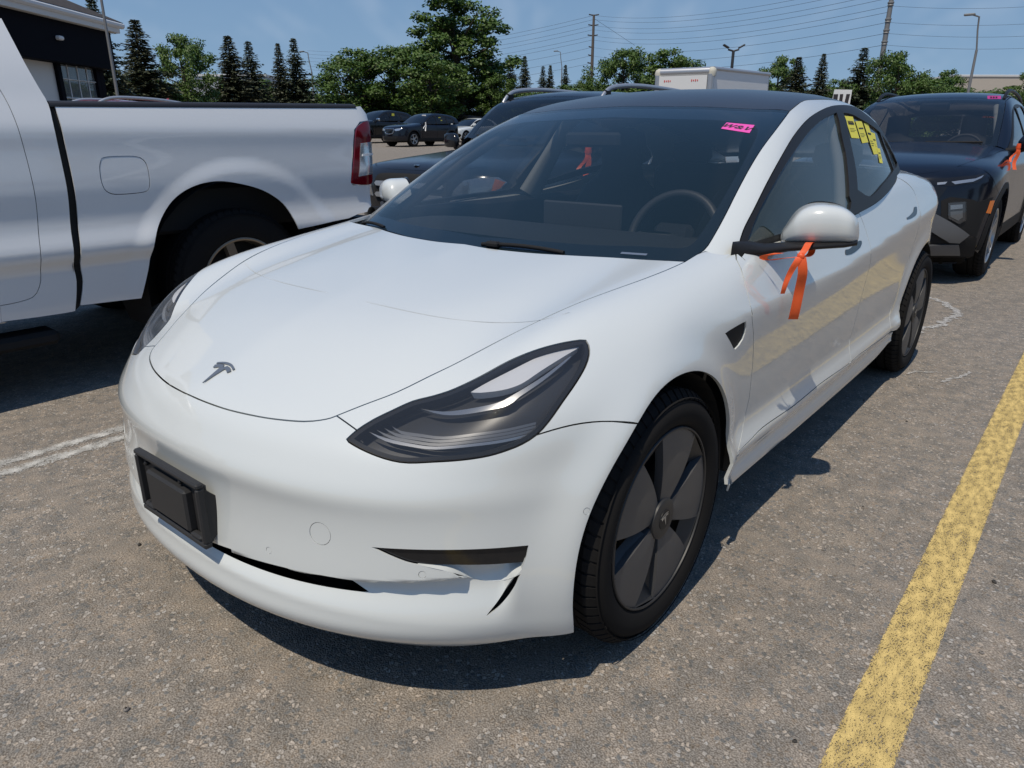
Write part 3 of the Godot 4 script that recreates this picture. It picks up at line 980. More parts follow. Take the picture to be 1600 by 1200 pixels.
func sedan_lamp(car: Node3D, f: Callable, line: PackedVector3Array, lens: Tri, rim_t: Tri, m: bool):
	var d := Vector3(0.55, 0.5, 0.66)
	var lamp := Node3D.new(); lamp.name = "headlight"; car.add_child(lamp, true)
	var put := func(called: String, t: Tri, mm: Material): part(lamp, called, t.mirror() if m else t, mm)
	put.call("lens", lens, M.lens)
	put.call("rim", rim_t, M.black_satin)
	var inner := inset(f, line, d, 0.004)
	put.call("housing", panel(f, inner, d, 0.02, 0.0, 0.05, -0.045), M.lamp_grey)
	# light guide, projector bulge and the ribbed reflector
	var guide := refine(px(f, [735, 611, 757, 598, 800, 576, 850, 552, 890, 541, 906, 540, 880, 556, 845, 578, 815, 598, 785, 608, 750, 612, 735, 611]), 0.02)
	put.call("light_guide", panel(f, guide, d, 0.014, 0.0, 0.02, -0.012), M.lamp_white)
	var band := refine(px(f, [655, 636, 690, 641, 730, 637, 775, 628, 800, 616, 850, 585, 893, 553, 886, 562, 850, 592, 812, 618, 790, 633, 730, 645, 690, 646, 655, 636]), 0.02)
	put.call("bezel", panel(f, band, d, 0.012, 0.0, 0.01, -0.018), M.lamp_silver)
	for i in 4:
		var k := i * 5.5
		var rib := refine(px(f, [574 + k * 2.2, 673 - k * 0.55, 600 + k * 1.5, 683 - k * 0.7, 640 + k, 692 - k * 0.95, 680 + k * 0.7, 697 - k, 740, 692 - k, 790, 685 - k, 838, 674 - k]), 0.02)
		var back := PackedVector3Array()
		for q in px(f, [838, 678 - k, 790, 689.5 - k, 740, 696.5 - k, 680 + k * 0.7, 701.5 - k, 640 + k, 697 - k * 0.95, 600 + k * 1.5, 688 - k * 0.7, 574 + k * 2.2, 673 - k * 0.55]): back.append(q)
		put.call("reflector_rib", panel(f, join([rib, refine(back, 0.02)]), d, 0.012, 0.0, 0.004, -0.014 - 0.002 * i), M.lamp_silver if i == 0 else M.lamp_rib)

func sedan_glass(car: Node3D, f: Callable, g: Callable, pillar_foot: PackedVector3Array):
	var up := Vector3(0, 0.8, 0.6)
	var ws_side := refine(px(g, [1072.5, 408.8, 1100, 391, 1117.5, 365, 1135, 332.5, 1150, 302.5, 1170, 265, 1190, 232.5, 1212.5, 202.5, 1233.8, 173.8]), 0.04)
	var ws_foot := refine(join([[top_at(g, 0.0, -0.262, 0.9)], px(g, [762.5, 389, 847, 397.5, 900, 400.5, 975, 404, 1025, 407.5]), [ws_side[0]]]), 0.04)
	var seam := refine(join([[ws_side[-1]], px(g, [1175, 170.5, 1102, 167, 1050, 166.5]), [top_at(g, 0.0, -1.222, 1.35)]]), 0.04)
	var half := join([ws_foot, ws_side, seam])
	var line := join([half, rev(mirrored(half))])
	var screen := part(car, "windshield", panel(g, line, up, 0.035, 0.0015, 0.0, 0.0), M.glass)
	var fr := refine(join([[top_at(g, 0.0, -0.315, 0.95)], px(g, [900, 379.5, 1000, 383, 1060, 386]), px(g, [1080, 380, 1092, 367, 1115, 332.5, 1140, 290, 1165, 245, 1183, 208, 1180, 195, 1168, 191.5]), px(g, [1125, 186, 1050, 184]), [top_at(g, 0.0, -1.11, 1.3)]]), 0.04)
	var clear := join([fr, rev(mirrored(fr))])
	part(screen, "black_border", panel(g, line, up, 0.035, 0.002, 0.0, -0.005, [clear], 0.0), M.frit)
	# mirror mount and camera cover behind the glass
	var cam := PackedVector3Array([top_at(g, -0.05, -1.10, 1.3), top_at(g, 0.05, -1.10, 1.3), top_at(g, 0.17, -1.20, 1.3), top_at(g, -0.17, -1.20, 1.3)])
	part(screen, "camera_cover", panel(g, cam, up, 0.03, 0.0, 0.03, -0.012), M.black_satin)
	var glass_mirror := box(Vector3(0.25, 0.055, 0.025), Vector3(0, 1.235, -0.98), 0.01)
	part(car, "inside_mirror", Tri.new().add(glass_mirror), M.gap)
	# roof
	var roof_edge := refine(join([[ws_side[-1]], px(g, [1245, 164.5, 1256, 157.5]), [top_at(g, 0.622, -1.62, 1.38), top_at(g, 0.618, -2.0, 1.4), top_at(g, 0.60, -2.4, 1.35), top_at(g, 0.55, -2.8, 1.25), top_at(g, 0.49, -3.1, 1.15), top_at(g, 0.46, -3.3, 1.1)]]), 0.06)
	var roof_line := join([roof_edge, [top_at(g, 0.0, -3.36, 1.1)], rev(mirrored(roof_edge)), rev(mirrored(seam)), rev(seam).slice(0)])
	roof_line = join([rev(seam), roof_edge, [top_at(g, 0.0, -3.36, 1.1)], rev(mirrored(roof_edge)), mirrored(seam)])
	part(car, "roof", panel(g, roof_line, Vector3(0, 1, -0.1), 0.05, 0.0015, 0.015), M.roof_glass)
	# side: white rail, black frame, glass
	var trim_top := refine(join([px(g, [1151, 405, 1152, 393, 1160.5, 361.5, 1178, 326.5, 1199, 284.5, 1220, 246, 1241, 211, 1262, 186.5, 1283, 172.5, 1304, 165, 1330, 166, 1347, 175, 1363, 188]), [side_at(g, -2.40, 1.285), side_at(g, -2.55, 1.235), side_at(g, -2.68, 1.17), side_at(g, -2.745, 1.118)]]), 0.03)
	var trim_low := refine(join([[side_at(g, -2.745, 1.118), side_at(g, -2.70, 1.085), side_at(g, -2.5, 1.072), side_at(g, -2.38, 1.058)], px(g, [1397, 287, 1380, 307, 1363, 320, 1335, 335, 1250, 365, 1165, 391]), [px(g, [1151, 405])[0]]]), 0.03)
	var rail_line := join([[pillar_foot[0]], ws_side, roof_edge, [top_at(g, 0.50, -3.42, 1.05), side_at(g, -3.25, 1.03), side_at(g, -3.0, 1.035), side_at(g, -2.745, 1.05)], rev(trim_top), rev(pillar_foot)])
	var rail := panel(g, rail_line, Vector3(0.72, 0.69, 0.05), 0.03, 0.0012, 0.015)
	var d := Vector3(1, 0.35, 0.08)
	var f_top := refine(px(g, [1165, 381, 1178, 345, 1195.5, 309, 1220, 267, 1241, 235.5, 1262, 207.5, 1283, 188, 1306, 176]), 0.03)
	var b1 := px(g, [1306, 176, 1313, 206.7, 1320, 236.7, 1324, 270, 1326, 306.7])
	var f_low := join([b1.slice(4), [side_at(g, -1.50, 0.988), side_at(g, -1.2, 0.976), side_at(g, -0.9, 0.966), side_at(g, -0.65, 0.955)]])
	var front_pane := join([f_top, refine(b1, 0.05), refine(f_low, 0.05)])
	var b2 := px(g, [1316, 176, 1325, 206.7, 1331.7, 240, 1336.7, 266.7, 1339, 296.7])
	var r_top := refine(join([px(g, [1316, 176.5, 1330, 179, 1346.7, 188, 1363, 198]), [side_at(g, -2.33, 1.265)]]), 0.03)
	var r_back := PackedVector3Array([side_at(g, -2.33, 1.265), side_at(g, -2.36, 1.18), side_at(g, -2.37, 1.10)])
	var r_low := PackedVector3Array([side_at(g, -2.37, 1.10), side_at(g, -2.2, 1.078), side_at(g, -2.03, 1.055), side_at(g, -1.79, 1.017), b2[4]])
	var rear_pane := join([r_top, r_back, refine(r_low, 0.05), refine(rev(b2), 0.05)])
	var q_pane := PackedVector3Array([side_at(g, -2.37, 1.255), side_at(g, -2.5, 1.218), side_at(g, -2.62, 1.165), side_at(g, -2.69, 1.12), side_at(g, -2.55, 1.108), side_at(g, -2.41, 1.10)])
	var frame := panel(g, join([trim_top, trim_low]), d, 0.03, 0.0, 0.004, 0.003, [front_pane, rear_pane, q_pane], 0.01)
	var panes := [panel(g, front_pane, d, 0.05, -0.004, 0.0, -0.004), panel(g, rear_pane, d, 0.05, -0.004, 0.0, -0.004), panel(g, q_pane, d, 0.05, -0.004, 0.0, -0.004)]
	for m in [false, true]:
		part(car, "roof_rail", rail.mirror() if m else rail, M.white)
		var fr_ := part(car, "window_frame", frame.mirror() if m else frame, M.black_satin)
		for i in 3: part(fr_, ["front_side_window", "rear_side_window", "quarter_window"][i], panes[i].mirror() if m else panes[i], M.glass_side)
	# yellow auction papers inside the left rear window
	var papers := Node3D.new()
	var cols := [[[1320, 180.5, 1333, 182, 1343.5, 216, 1331, 215]], [[1337, 189, 1347, 189, 1357.5, 222, 1348, 223.5]], [[1350, 191.5, 1357, 193.5, 1372.5, 240.5, 1366, 241]], [[1362, 206, 1368, 208, 1374, 239, 1367, 240]], [[1371, 231, 1375.5, 232, 1380, 255, 1375, 254]]]
	for i in cols.size():
		var o := px(g, cols[i][0])
		var t := Tri.new()
		var n := grad(g, o[0])
		for k in 4: o[k] -= n * (0.0015 * (1 if i != 3 else 2) )
		t.quad(o[3], o[2], o[1], o[0])
		var p := single("paper_tag", ["yellow paper tag with a black code block in the sedan's rear side window", "plain yellow paper tag second from the pillar in the sedan's rear side window", "long narrow yellow paper tag in the sedan's rear side window", "yellow paper tag overlapping the long narrow one in the sedan's rear side window", "small yellow paper tag lowest in the sedan's rear side window"][i], "paper tag", t, M.yellow_paper, Vector3.ZERO, 0.0, "yellow papers in the sedan's window")
		var a := o[1] - o[0]
		var b := o[3] - o[0]
		var ink := Tri.new()
		for l in [[0.16, 0.30, 0.70, 0.06], [0.12, 0.56, 0.60, 0.015], [0.12, 0.63, 0.75, 0.015], [0.12, 0.70, 0.5, 0.015]]:
			var c: Vector3 = o[0] + a * l[0] + b * l[1] + n * 0.0008
			ink.quad(c + b * l[3], c + a * l[2] + b * l[3], c + a * l[2], c)
		if i == 0:
			for r in 7:
				var c := o[0] + a * 0.15 + b * (0.22 + r * 0.026) + n * 0.0008
				ink.quad(c + b * 0.016, c + a * 0.68 + b * 0.016, c + a * 0.68, c)
		part(p, "print", ink, M.ink)

func tyre(r: float, rim: float, w: float, blocks := 64) -> Tri:   # lying on its x axis, outer face at +w/2
	var h := w * 0.5
	var t := Tri.new()
	var prof := [Vector2(rim - 0.008, h - 0.018), Vector2(rim + 0.004, h - 0.006), Vector2(rim + 0.012, h - 0.001), Vector2(lerpf(rim, r, 0.35), h + 0.004), Vector2(lerpf(rim, r, 0.62), h + 0.003), Vector2(r - 0.026, h - 0.006), Vector2(r - 0.012, h - 0.016), Vector2(r - 0.005, h - 0.028)]
	t.add(lathe(prof, 72, 1.0))
	t.add(lathe([Vector2(lerpf(rim, r, 0.80), h - 0.002), Vector2(lerpf(rim, r, 0.81), h + 0.0005), Vector2(lerpf(rim, r, 0.83), h - 0.003)], 72, 0.3))
	# tread: ribs with sunk grooves, shoulder blocks with cross cuts
	var edge := h - 0.028
	var xs := [edge, edge - 0.034, edge - 0.034, edge - 0.044, edge - 0.044, edge - 0.085, edge - 0.085, -edge + 0.085]
	var prof2 := [Vector2(r - 0.005, edge), Vector2(r - 0.001, edge - 0.034), Vector2(r - 0.009, edge - 0.035), Vector2(r - 0.009, edge - 0.044), Vector2(r, edge - 0.045), Vector2(r, edge - 0.080), Vector2(r - 0.009, edge - 0.081), Vector2(r - 0.009, edge - 0.092), Vector2(r, edge - 0.093), Vector2(r, -edge + 0.035), Vector2(r - 0.005, -edge), Vector2(r - 0.03, -h), Vector2(rim, -h + 0.01)]
	t.add(lathe(prof2, 72, 0.3))
	for i in blocks:    # raised shoulder lugs between the cross cuts
		var a := TAU * i / blocks
		var b := TAU * (i + 0.78) / blocks
		var p := []
		for an in [a, b]:
			for q in [Vector2(r - 0.021, h - 0.004), Vector2(r - 0.006, h - 0.0195), Vector2(r + 0.0018, edge - 0.002), Vector2(r + 0.0022, edge - 0.033)]:
				var tw: float = an - (h - q.y) * 1.2
				p.append(Vector3(q.y, cos(tw) * q.x, sin(tw) * q.x))
		for k in 3: t.quad(p[k], p[k + 1], p[k + 5], p[k + 4])
		for k in 3:
			for e in [0, 4]:
				var in1: Vector3 = p[e + k] - Vector3(0.004, 0, 0) - Vector3(0, p[e + k].y, p[e + k].z).normalized() * 0.006
				var in2: Vector3 = p[e + k + 1] - Vector3(0.004, 0, 0) - Vector3(0, p[e + k + 1].y, p[e + k + 1].z).normalized() * 0.006
				t.quad(p[e + k], in1, in2, p[e + k + 1])
	return t

func sedan_wheels(car: Node3D):
	var tire := tyre(0.334, 0.246, 0.235)
	var cover := Tri.new()      # face at x = 0, looking to +x
	var blades := Tri.new()
	var dark := Tri.new()
	cover.add(lathe([Vector2(0.243, -0.02), Vector2(0.2425, -0.003), Vector2(0.2405, 0.0), Vector2(0.2365, 0.0), Vector2(0.2355, -0.004)], 80, 0.5))
	var ridge := lathe([Vector2(0.249, -0.012), Vector2(0.247, -0.007), Vector2(0.243, -0.009)], 80, 0.5)
	dark.add(lathe([Vector2(0.236, -0.045), Vector2(0.10, -0.075), Vector2(0.0, -0.075)], 60, 0.5))
	var pt := func(r: float, deg: float, x: float) -> Vector3:
		var a := deg_to_rad(deg)
		return Vector3(x, cos(a) * r, sin(a) * r)
	for i in 5:
		var c := i * 72.0 + 20.0
		# a blade: wide at the rim, narrow at the hub, slightly folded along its middle
		var rows := []
		for k in 9:
			var t := k / 8.0
			var r := lerpf(0.05, 0.2355, t)
			var lo := lerpf(-30.0, -24.0, pow(t, 0.6))
			var hi := lerpf(30.0, 24.0, pow(t, 0.5))
			var row := PackedVector3Array()
			for j in 7:
				var q := j / 6.0
				var an := lerpf(lo, hi, q)
				row.append(pt.call(r, c + an, -0.004 + 0.006 * sin(PI * t) - 0.010 * absf(q - 0.45) * (1.0 - 0.7 * t)))
			rows.append(row)
		var b := Tri.new()
		b.add(loft(rows))
		for k in 8:   # edges of the blade
			for j in [0, 6]:
				var a1: Vector3 = rows[k][j]
				var a2: Vector3 = rows[k + 1][j]
				b.quad(a1, a2, a2 + Vector3(-0.022, 0, 0), a1 + Vector3(-0.022, 0, 0))
		blades.add(b)
		# slanted facet that closes the outer part of each opening and a sloping flank beside the next blade
		var o := c + 24.0
		var o2 := c + 51.0
		cover.add(quad_of(pt.call(0.2355, o, -0.004), pt.call(0.2355, o2, -0.004), pt.call(0.185, o2 - 2.5, -0.030), pt.call(0.185, o + 2.0, -0.030)))
		cover.add(quad_of(pt.call(0.2355, o2, -0.004), pt.call(0.075, o2 - 4.0, -0.006), pt.call(0.085, o2 - 16.0, -0.034), pt.call(0.19, o2 - 9.0, -0.034)))
	cover.add(lathe([Vector2(0.056, -0.012), Vector2(0.054, -0.001), Vector2(0.050, 0.001), Vector2(0.03, 0.0018), Vector2(0.0, 0.002)], 40, 0.5))
	var cap := lathe([Vector2(0.0275, 0.0015), Vector2(0.0268, 0.0035), Vector2(0.0, 0.0042)], 32, 0.5)
	var badge := Tri.new()
	for q in emblem_polys():
		badge.add(prism(q, Transform3D(Basis(Vector3(0, 0, -1), Vector3(0, 1, 0), Vector3(1, 0, 0)) * Basis.from_scale(Vector3(0.37, 0.37, 1.0)), Vector3(0.0042, 0.0, 0)), 0.0004))
	var disc := lathe([Vector2(0.17, -0.09), Vector2(0.17, -0.07), Vector2(0.06, -0.07)], 40, 0.3)
	for i in 4:
		var w := Node3D.new(); w.name = "wheel"; car.add_child(w, true)
		w.position = Vector3(0.792 if i < 2 else -0.792, 0.334, 0.0 if i % 2 == 0 else -2.875)
		if i >= 2: w.rotation.y = PI
		var roll: float = [0.62, 1.0, 2.2, 0.6][i]
		var spin := Transform3D(Basis(Vector3.RIGHT, roll), Vector3.ZERO)
		var face := Transform3D(Basis(Vector3.RIGHT, roll), Vector3(0.112, 0, 0))
		part(w, "tyre", tire.moved(spin), M.rubber)
		var c := part(w, "wheel_cover", Tri.new().add(cover.moved(face)), M.cover_dark)
		part(w, "cover_blades", blades.moved(face), M.cover)
		part(w, "wheel_disc", dark.moved(face), M.cover_dark)
		part(w, "rim_edge", ridge.moved(face), M.black_satin)
		part(w, "centre_cap", cap.moved(face), M.black_satin)
		part(w, "cap_badge", badge.moved(Transform3D(Basis(Vector3.RIGHT, 0.25), Vector3(0.112, 0, 0))), M.silver)
		part(w, "brake_disc", disc, M.black_plastic)

func quad_of(a: Vector3, b: Vector3, c: Vector3, d: Vector3) -> Tri:
	var t := Tri.new()
	t.quad(a, b, c, d)
	return t

func emblem_polys() -> Array:   # the letter-like mark: a curved bar over a tapering stem with two shoulders, about 0.1 tall, top at +y
	var bar := PackedVector2Array()
	for i in 13: bar.append(Vector2(lerpf(-0.05, 0.05, i / 12.0), 0.044 - 14.0 * pow(lerpf(-0.05, 0.05, i / 12.0) * 0.62, 2) + 0.006))
	for i in 13: bar.append(Vector2(lerpf(0.047, -0.047, i / 12.0), 0.036 - 14.0 * pow(lerpf(0.047, -0.047, i / 12.0) * 0.62, 2) + 0.006))
	var stem := PackedVector2Array([Vector2(-0.046, 0.0245), Vector2(-0.030, 0.0335), Vector2(-0.010, 0.0365), Vector2(0.0, 0.024), Vector2(0.010, 0.0365), Vector2(0.030, 0.0335), Vector2(0.046, 0.0245), Vector2(0.040, 0.0135), Vector2(0.026, 0.0205), Vector2(0.0125, 0.0225), Vector2(0.0, -0.052), Vector2(-0.0125, 0.0225), Vector2(-0.026, 0.0205), Vector2(-0.040, 0.0135)])
	return [bar, stem]

func sedan_trim(car: Node3D, f: Callable, g: Callable):
	# badge on the hood
	var c := top_at(f, 0.0, 0.655, 0.7)
	var n := grad(f, c)
	var fwd := Vector3.RIGHT.cross(n)   # towards the windshield or the nose
	if fwd.z > 0: fwd = -fwd
	var badge := Tri.new()
	for q in emblem_polys(): badge.add(prism(q, Transform3D(Basis(Vector3.RIGHT * 0.80, fwd * 0.80, n), c + n * 0.0004), 0.003, 0.0))
	part(car, "hood_badge", badge, M.badge)
	# front licence plate holder
	var plate := Node3D.new(); plate.name = "plate_holder"; car.add_child(plate, true)
	plate.position = Vector3(0.003, 0.425, 0.813)
	var rim := Tri.new()
	for q in [[Vector3(0.312, 0.014, 0.02), Vector3(0, 0.0775, 0)], [Vector3(0.312, 0.016, 0.02), Vector3(0, -0.0765, 0)], [Vector3(0.013, 0.142, 0.02), Vector3(0.1495, 0, 0)], [Vector3(0.013, 0.142, 0.02), Vector3(-0.1495, 0, 0)]]: rim.add(box(q[0], q[1], 0.004))
	part(plate, "frame", rim, M.plate_plastic)
	part(plate, "back_plate", box(Vector3(0.30, 0.15, 0.012), Vector3(0, 0, -0.012), 0.003), M.plate_plastic)
	for sx in [-1.0, 1.0]:    # side wings that follow the bumper
		var curve := Tri.new()
		var poly := PackedVector2Array()
		for i in 11: poly.append(Vector2(-0.004 - 0.052 * sin(PI * i / 10.0) - 0.0, lerpf(-0.075, 0.07, i / 10.0)))
		poly.append(Vector2(0.004, 0.07)); poly.append(Vector2(0.004, -0.075))
		curve.add(prism(poly, Transform3D(Basis(Vector3(0, 0, 1), Vector3(0, 1, 0), Vector3(-1, 0, 0)), Vector3(0.15 * sx + 0.004, 0, 0)), 0.008))
		part(plate, "side_wing", curve, M.plate_plastic)
	var block := box(Vector3(0.190, 0.108, 0.026), Vector3(0.004, -0.004, 0.002), 0.006)
	part(plate, "centre_block", block, M.plate_plastic)
	for q in [Vector2(-0.11, 0.055), Vector2(0.065, 0.062), Vector2(0.085, -0.062), Vector2(-0.12, -0.058)]:
		part(plate, "screw", lathe([Vector2(0.006, -0.004), Vector2(0.006, 0.004), Vector2(0.003, 0.007), Vector2(0.0, 0.007)], 12, 0.4).moved(Transform3D(Basis(Vector3.UP, -PI / 2), Vector3(q.x, q.y, 0.0))), M.black_satin)
	for sx in [-1.0, 1.0]: part(plate, "foot", box(Vector3(0.05, 0.014, 0.018), Vector3(0.115 * sx, -0.062, 0.002), 0.005), M.plate_plastic)
	# wipers and washer cover at the foot of the windshield
	var blade := func(a: Vector2, b: Vector2, r: float) -> Tri:
		var p := PackedVector3Array()
		for i in 9:
			var q := a.lerp(b, i / 8.0)
			var at := top_at(g, q.x, q.y, 0.95)
			p.append(at + grad(g, at) * (0.005 + 0.006 * sin(PI * i / 8.0)))
		return tube(p, r, 6)
	part(car, "wiper", Tri.new().add(blade.call(Vector2(0.36, -0.30), Vector2(0.05, -0.275), 0.007)).add(box(Vector3(0.05, 0.02, 0.03), top_at(g, 0.10, -0.27, 0.93) + Vector3(0, 0.012, 0), 0.006)), M.black_plastic)
	part(car, "wiper", Tri.new().add(blade.call(Vector2(-0.69, -0.385), Vector2(-0.50, -0.335), 0.006)), M.black_plastic)
	part(car, "serial_plate", quad_of(top_at(g, 0.525, -0.352, 0.93) + Vector3(0, 0.001, 0), top_at(g, 0.60, -0.372, 0.93) + Vector3(0, 0.001, 0), top_at(g, 0.60, -0.380, 0.93) + Vector3(0, 0.001, 0), top_at(g, 0.525, -0.360, 0.93) + Vector3(0, 0.001, 0)), M.silver)
	# door mirrors
	var shell := Tri.new()
	var ol := refine(PackedVector3Array([Vector3(0.0, 0.0, 0), Vector3(0.012, 0.034, 0), Vector3(0.032, 0.072, 0), Vector3(0.056, 0.102, 0), Vector3(0.085, 0.117, 0), Vector3(0.13, 0.116, 0), Vector3(0.172, 0.101, 0), Vector3(0.202, 0.074, 0), Vector3(0.215, 0.038, 0), Vector3(0.214, 0.010, 0), Vector3(0.15, 0.0, 0), Vector3(0.08, -0.002, 0), Vector3(0.0, 0.0, 0)]), 0.012)
	var tops := Spl.new([0.0, 0.012, 0.03, 0.055, 0.085, 0.13, 0.172, 0.200, 0.213, 0.219], [0.028, 0.048, 0.080, 0.104, 0.114, 0.113, 0.101, 0.080, 0.056, 0.030])
	var deeps := Spl.new([0.0, 0.02, 0.06, 0.11, 0.16, 0.20, 0.219], [0.050, 0.080, 0.100, 0.106, 0.098, 0.076, 0.035])
	var dome := []
	for k in 31:
		var u := 0.219 * (0.5 - 0.5 * cos(PI * k / 30.0))
		var e := sqrt(maxf(0.0, 1.0 - pow(absf(k / 15.0 - 1.0), 14.0)))   # closes the two ends
		var row := PackedVector3Array()
		for i in 15:
			var ph := PI * i / 14.0
			var hh := tops.at(u)
			row.append(Vector3(u, hh * 0.42 + (hh * (0.5 - 0.5 * signf(cos(ph)) * pow(absf(cos(ph)), 0.8)) - hh * 0.42) * e, deeps.at(u) * pow(maxf(sin(ph), 0.0), 0.40) * e))
		dome.append(row)
	shell.add(loft(dome))
	var ax := Vector3(0.927, 0.04, -0.371).normalized()
	var uy := Vector3(0.0, 1.0, 0.0)
	var az := ax.cross(uy).normalized()
	uy = az.cross(ax)
	var place := Transform3D(Basis(ax, uy, az), Vector3(0.836, 0.944, -0.795))
	shell = shell.moved(place)
	var back_face := PackedVector2Array()
	for i in ol.size() - 1: back_face.append(Vector2(ol[i].x, ol[i].y))
	var mirror_glass := prism(back_face, place * Transform3D(Basis(), Vector3(0, 0, -0.012)), 0.012)
	var arm := Tri.new()
	var low := PackedVector3Array()
	var arm_rows := []
	for q in [[Vector3(0.795, 0.93, -0.52), 0.036, 0.02], [Vector3(0.80, 0.928, -0.60), 0.034, 0.05], [Vector3(0.835, 0.930, -0.665), 0.018, 0.05], [Vector3(0.89, 0.939, -0.72), 0.013, 0.05], [Vector3(0.96, 0.945, -0.78), 0.012, 0.055], [Vector3(1.02, 0.950, -0.815), 0.011, 0.045], [Vector3(1.048, 0.953, -0.842), 0.009, 0.025]]:
		var row := PackedVector3Array()
		for i in 12:
			var a := TAU * i / 12.0
			row.append(q[0] + Vector3(0.3 * sin(a) * q[2], cos(a) * q[1], sin(a) * q[2]))
		arm_rows.append(row)
	arm.add(loft(arm_rows, true))
	var sail := PackedVector3Array([px(g, [1151, 405])[0], px(g, [1158, 375])[0], px(g, [1172, 372])[0], px(g, [1200, 378])[0], px(g, [1190, 396])[0]])
	for m in [false, true]:
		var mi := part(car, "door_mirror", shell.mirror() if m else shell, M.white)
		part(mi, "mirror_arm", arm.mirror() if m else arm, M.black_satin)
		part(mi, "mirror_glass", mirror_glass.mirror() if m else mirror_glass, M.black_gloss)
	# pink sticker on the glass
	var pk := px(g, [1126.5, 201.5, 1135.5, 192, 1179, 196, 1171, 208.5])
	var pn := grad(g, pk[0])
	for i in 4: pk[i] += pn * 0.0015
	var stick := single("windshield_sticker", "bright pink sticker with hand lettering on the sedan's windshield", "sticker", quad_of(pk[0], pk[3], pk[2], pk[1]), M.pink)
	var tx := MeshInstance3D.new(); tx.name = "lettering"; tx.mesh = words("W&V", 0.045, 0.0005, "Droid Sans", true); tx.material_override = M.ink
	stick.add_child(tx)
	var right := (pk[3] - pk[0]).normalized()
	var upv := pn.cross(right).normalized()
	tx.transform = Transform3D(Basis(right * 1.05, upv * 0.85 + right * 0.25, pn), (pk[0] + pk[1] + pk[2] + pk[3]) / 4.0 + pn * 0.0006)
	# orange ribbon tied round the mirror arm
	var tape := func(path: Array, w0: float, w1: float, twist := 0.0) -> Tri:
		var t := Tri.new()
		var cv := PackedVector3Array(path)
		cv = refine(cv, 0.012)
		var rows := []
		for i in cv.size():
			var k := float(i) / (cv.size() - 1)
			var w := lerpf(w0, w1, k) * 0.5
			var s := Vector3(cos(0.5 + twist * k), 0.0, -sin(0.5 + twist * k))
			var wave := Vector3(0.25, 0, 0.6) * 0.006 * sin(k * 9.0 + twist)
			rows.append(PackedVector3Array([cv[i] - s * w + wave, cv[i] + s * 0.2 * w + wave * 1.6, cv[i] + s * w + wave]))
		return loft(rows)
	var knot := Vector3(0.952, 0.925, -0.64)
	var ribbon := thing("orange_ribbon", "bright orange ribbon tied round the arm of the sedan's left door mirror", "ribbon", knot)
	part(ribbon, "tail", tape.call([Vector3(0.004, 0.0, 0.004), Vector3(0.012, -0.045, 0.0), Vector3(0.006, -0.11, -0.012), Vector3(-0.006, -0.192, -0.03)], 0.026, 0.030, 0.2), M.orange)
	part(ribbon, "tail", tape.call([Vector3(0.0, 0.0, 0.006), Vector3(-0.010, -0.03, 0.02), Vector3(-0.022, -0.075, 0.03), Vector3(-0.028, -0.108, 0.028)], 0.022, 0.014, 0.4), M.orange)
	part(ribbon, "knot", blob([[Vector3(0, 0.011, 0), 0.004, 0.004], [Vector3(0, 0.007, 0), 0.010, 0.009], [Vector3(0.002, 0.0, 0), 0.011, 0.010], [Vector3(0, -0.008, 0), 0.009, 0.007], [Vector3(0, -0.011, 0), 0.003, 0.003]], 10), M.orange)
	part(ribbon, "loop", tape.call([Vector3(0.0, 0.005, 0.0), Vector3(0.004, 0.02, -0.02), Vector3(0.0, 0.034, -0.06), Vector3(-0.01, 0.02, -0.13), Vector3(-0.01, -0.005, -0.13), Vector3(0.0, -0.006, -0.06), Vector3(0.0, 0.0, 0.0)], 0.02, 0.02, 0.0), M.orange)
	part(ribbon, "loop", tape.call([Vector3(-0.004, 0.0, 0.0), Vector3(-0.035, -0.004, 0.03), Vector3(-0.075, -0.012, 0.055), Vector3(-0.085, 0.0, 0.06), Vector3(-0.05, 0.01, 0.035)], 0.010, 0.03, 0.2), M.orange)

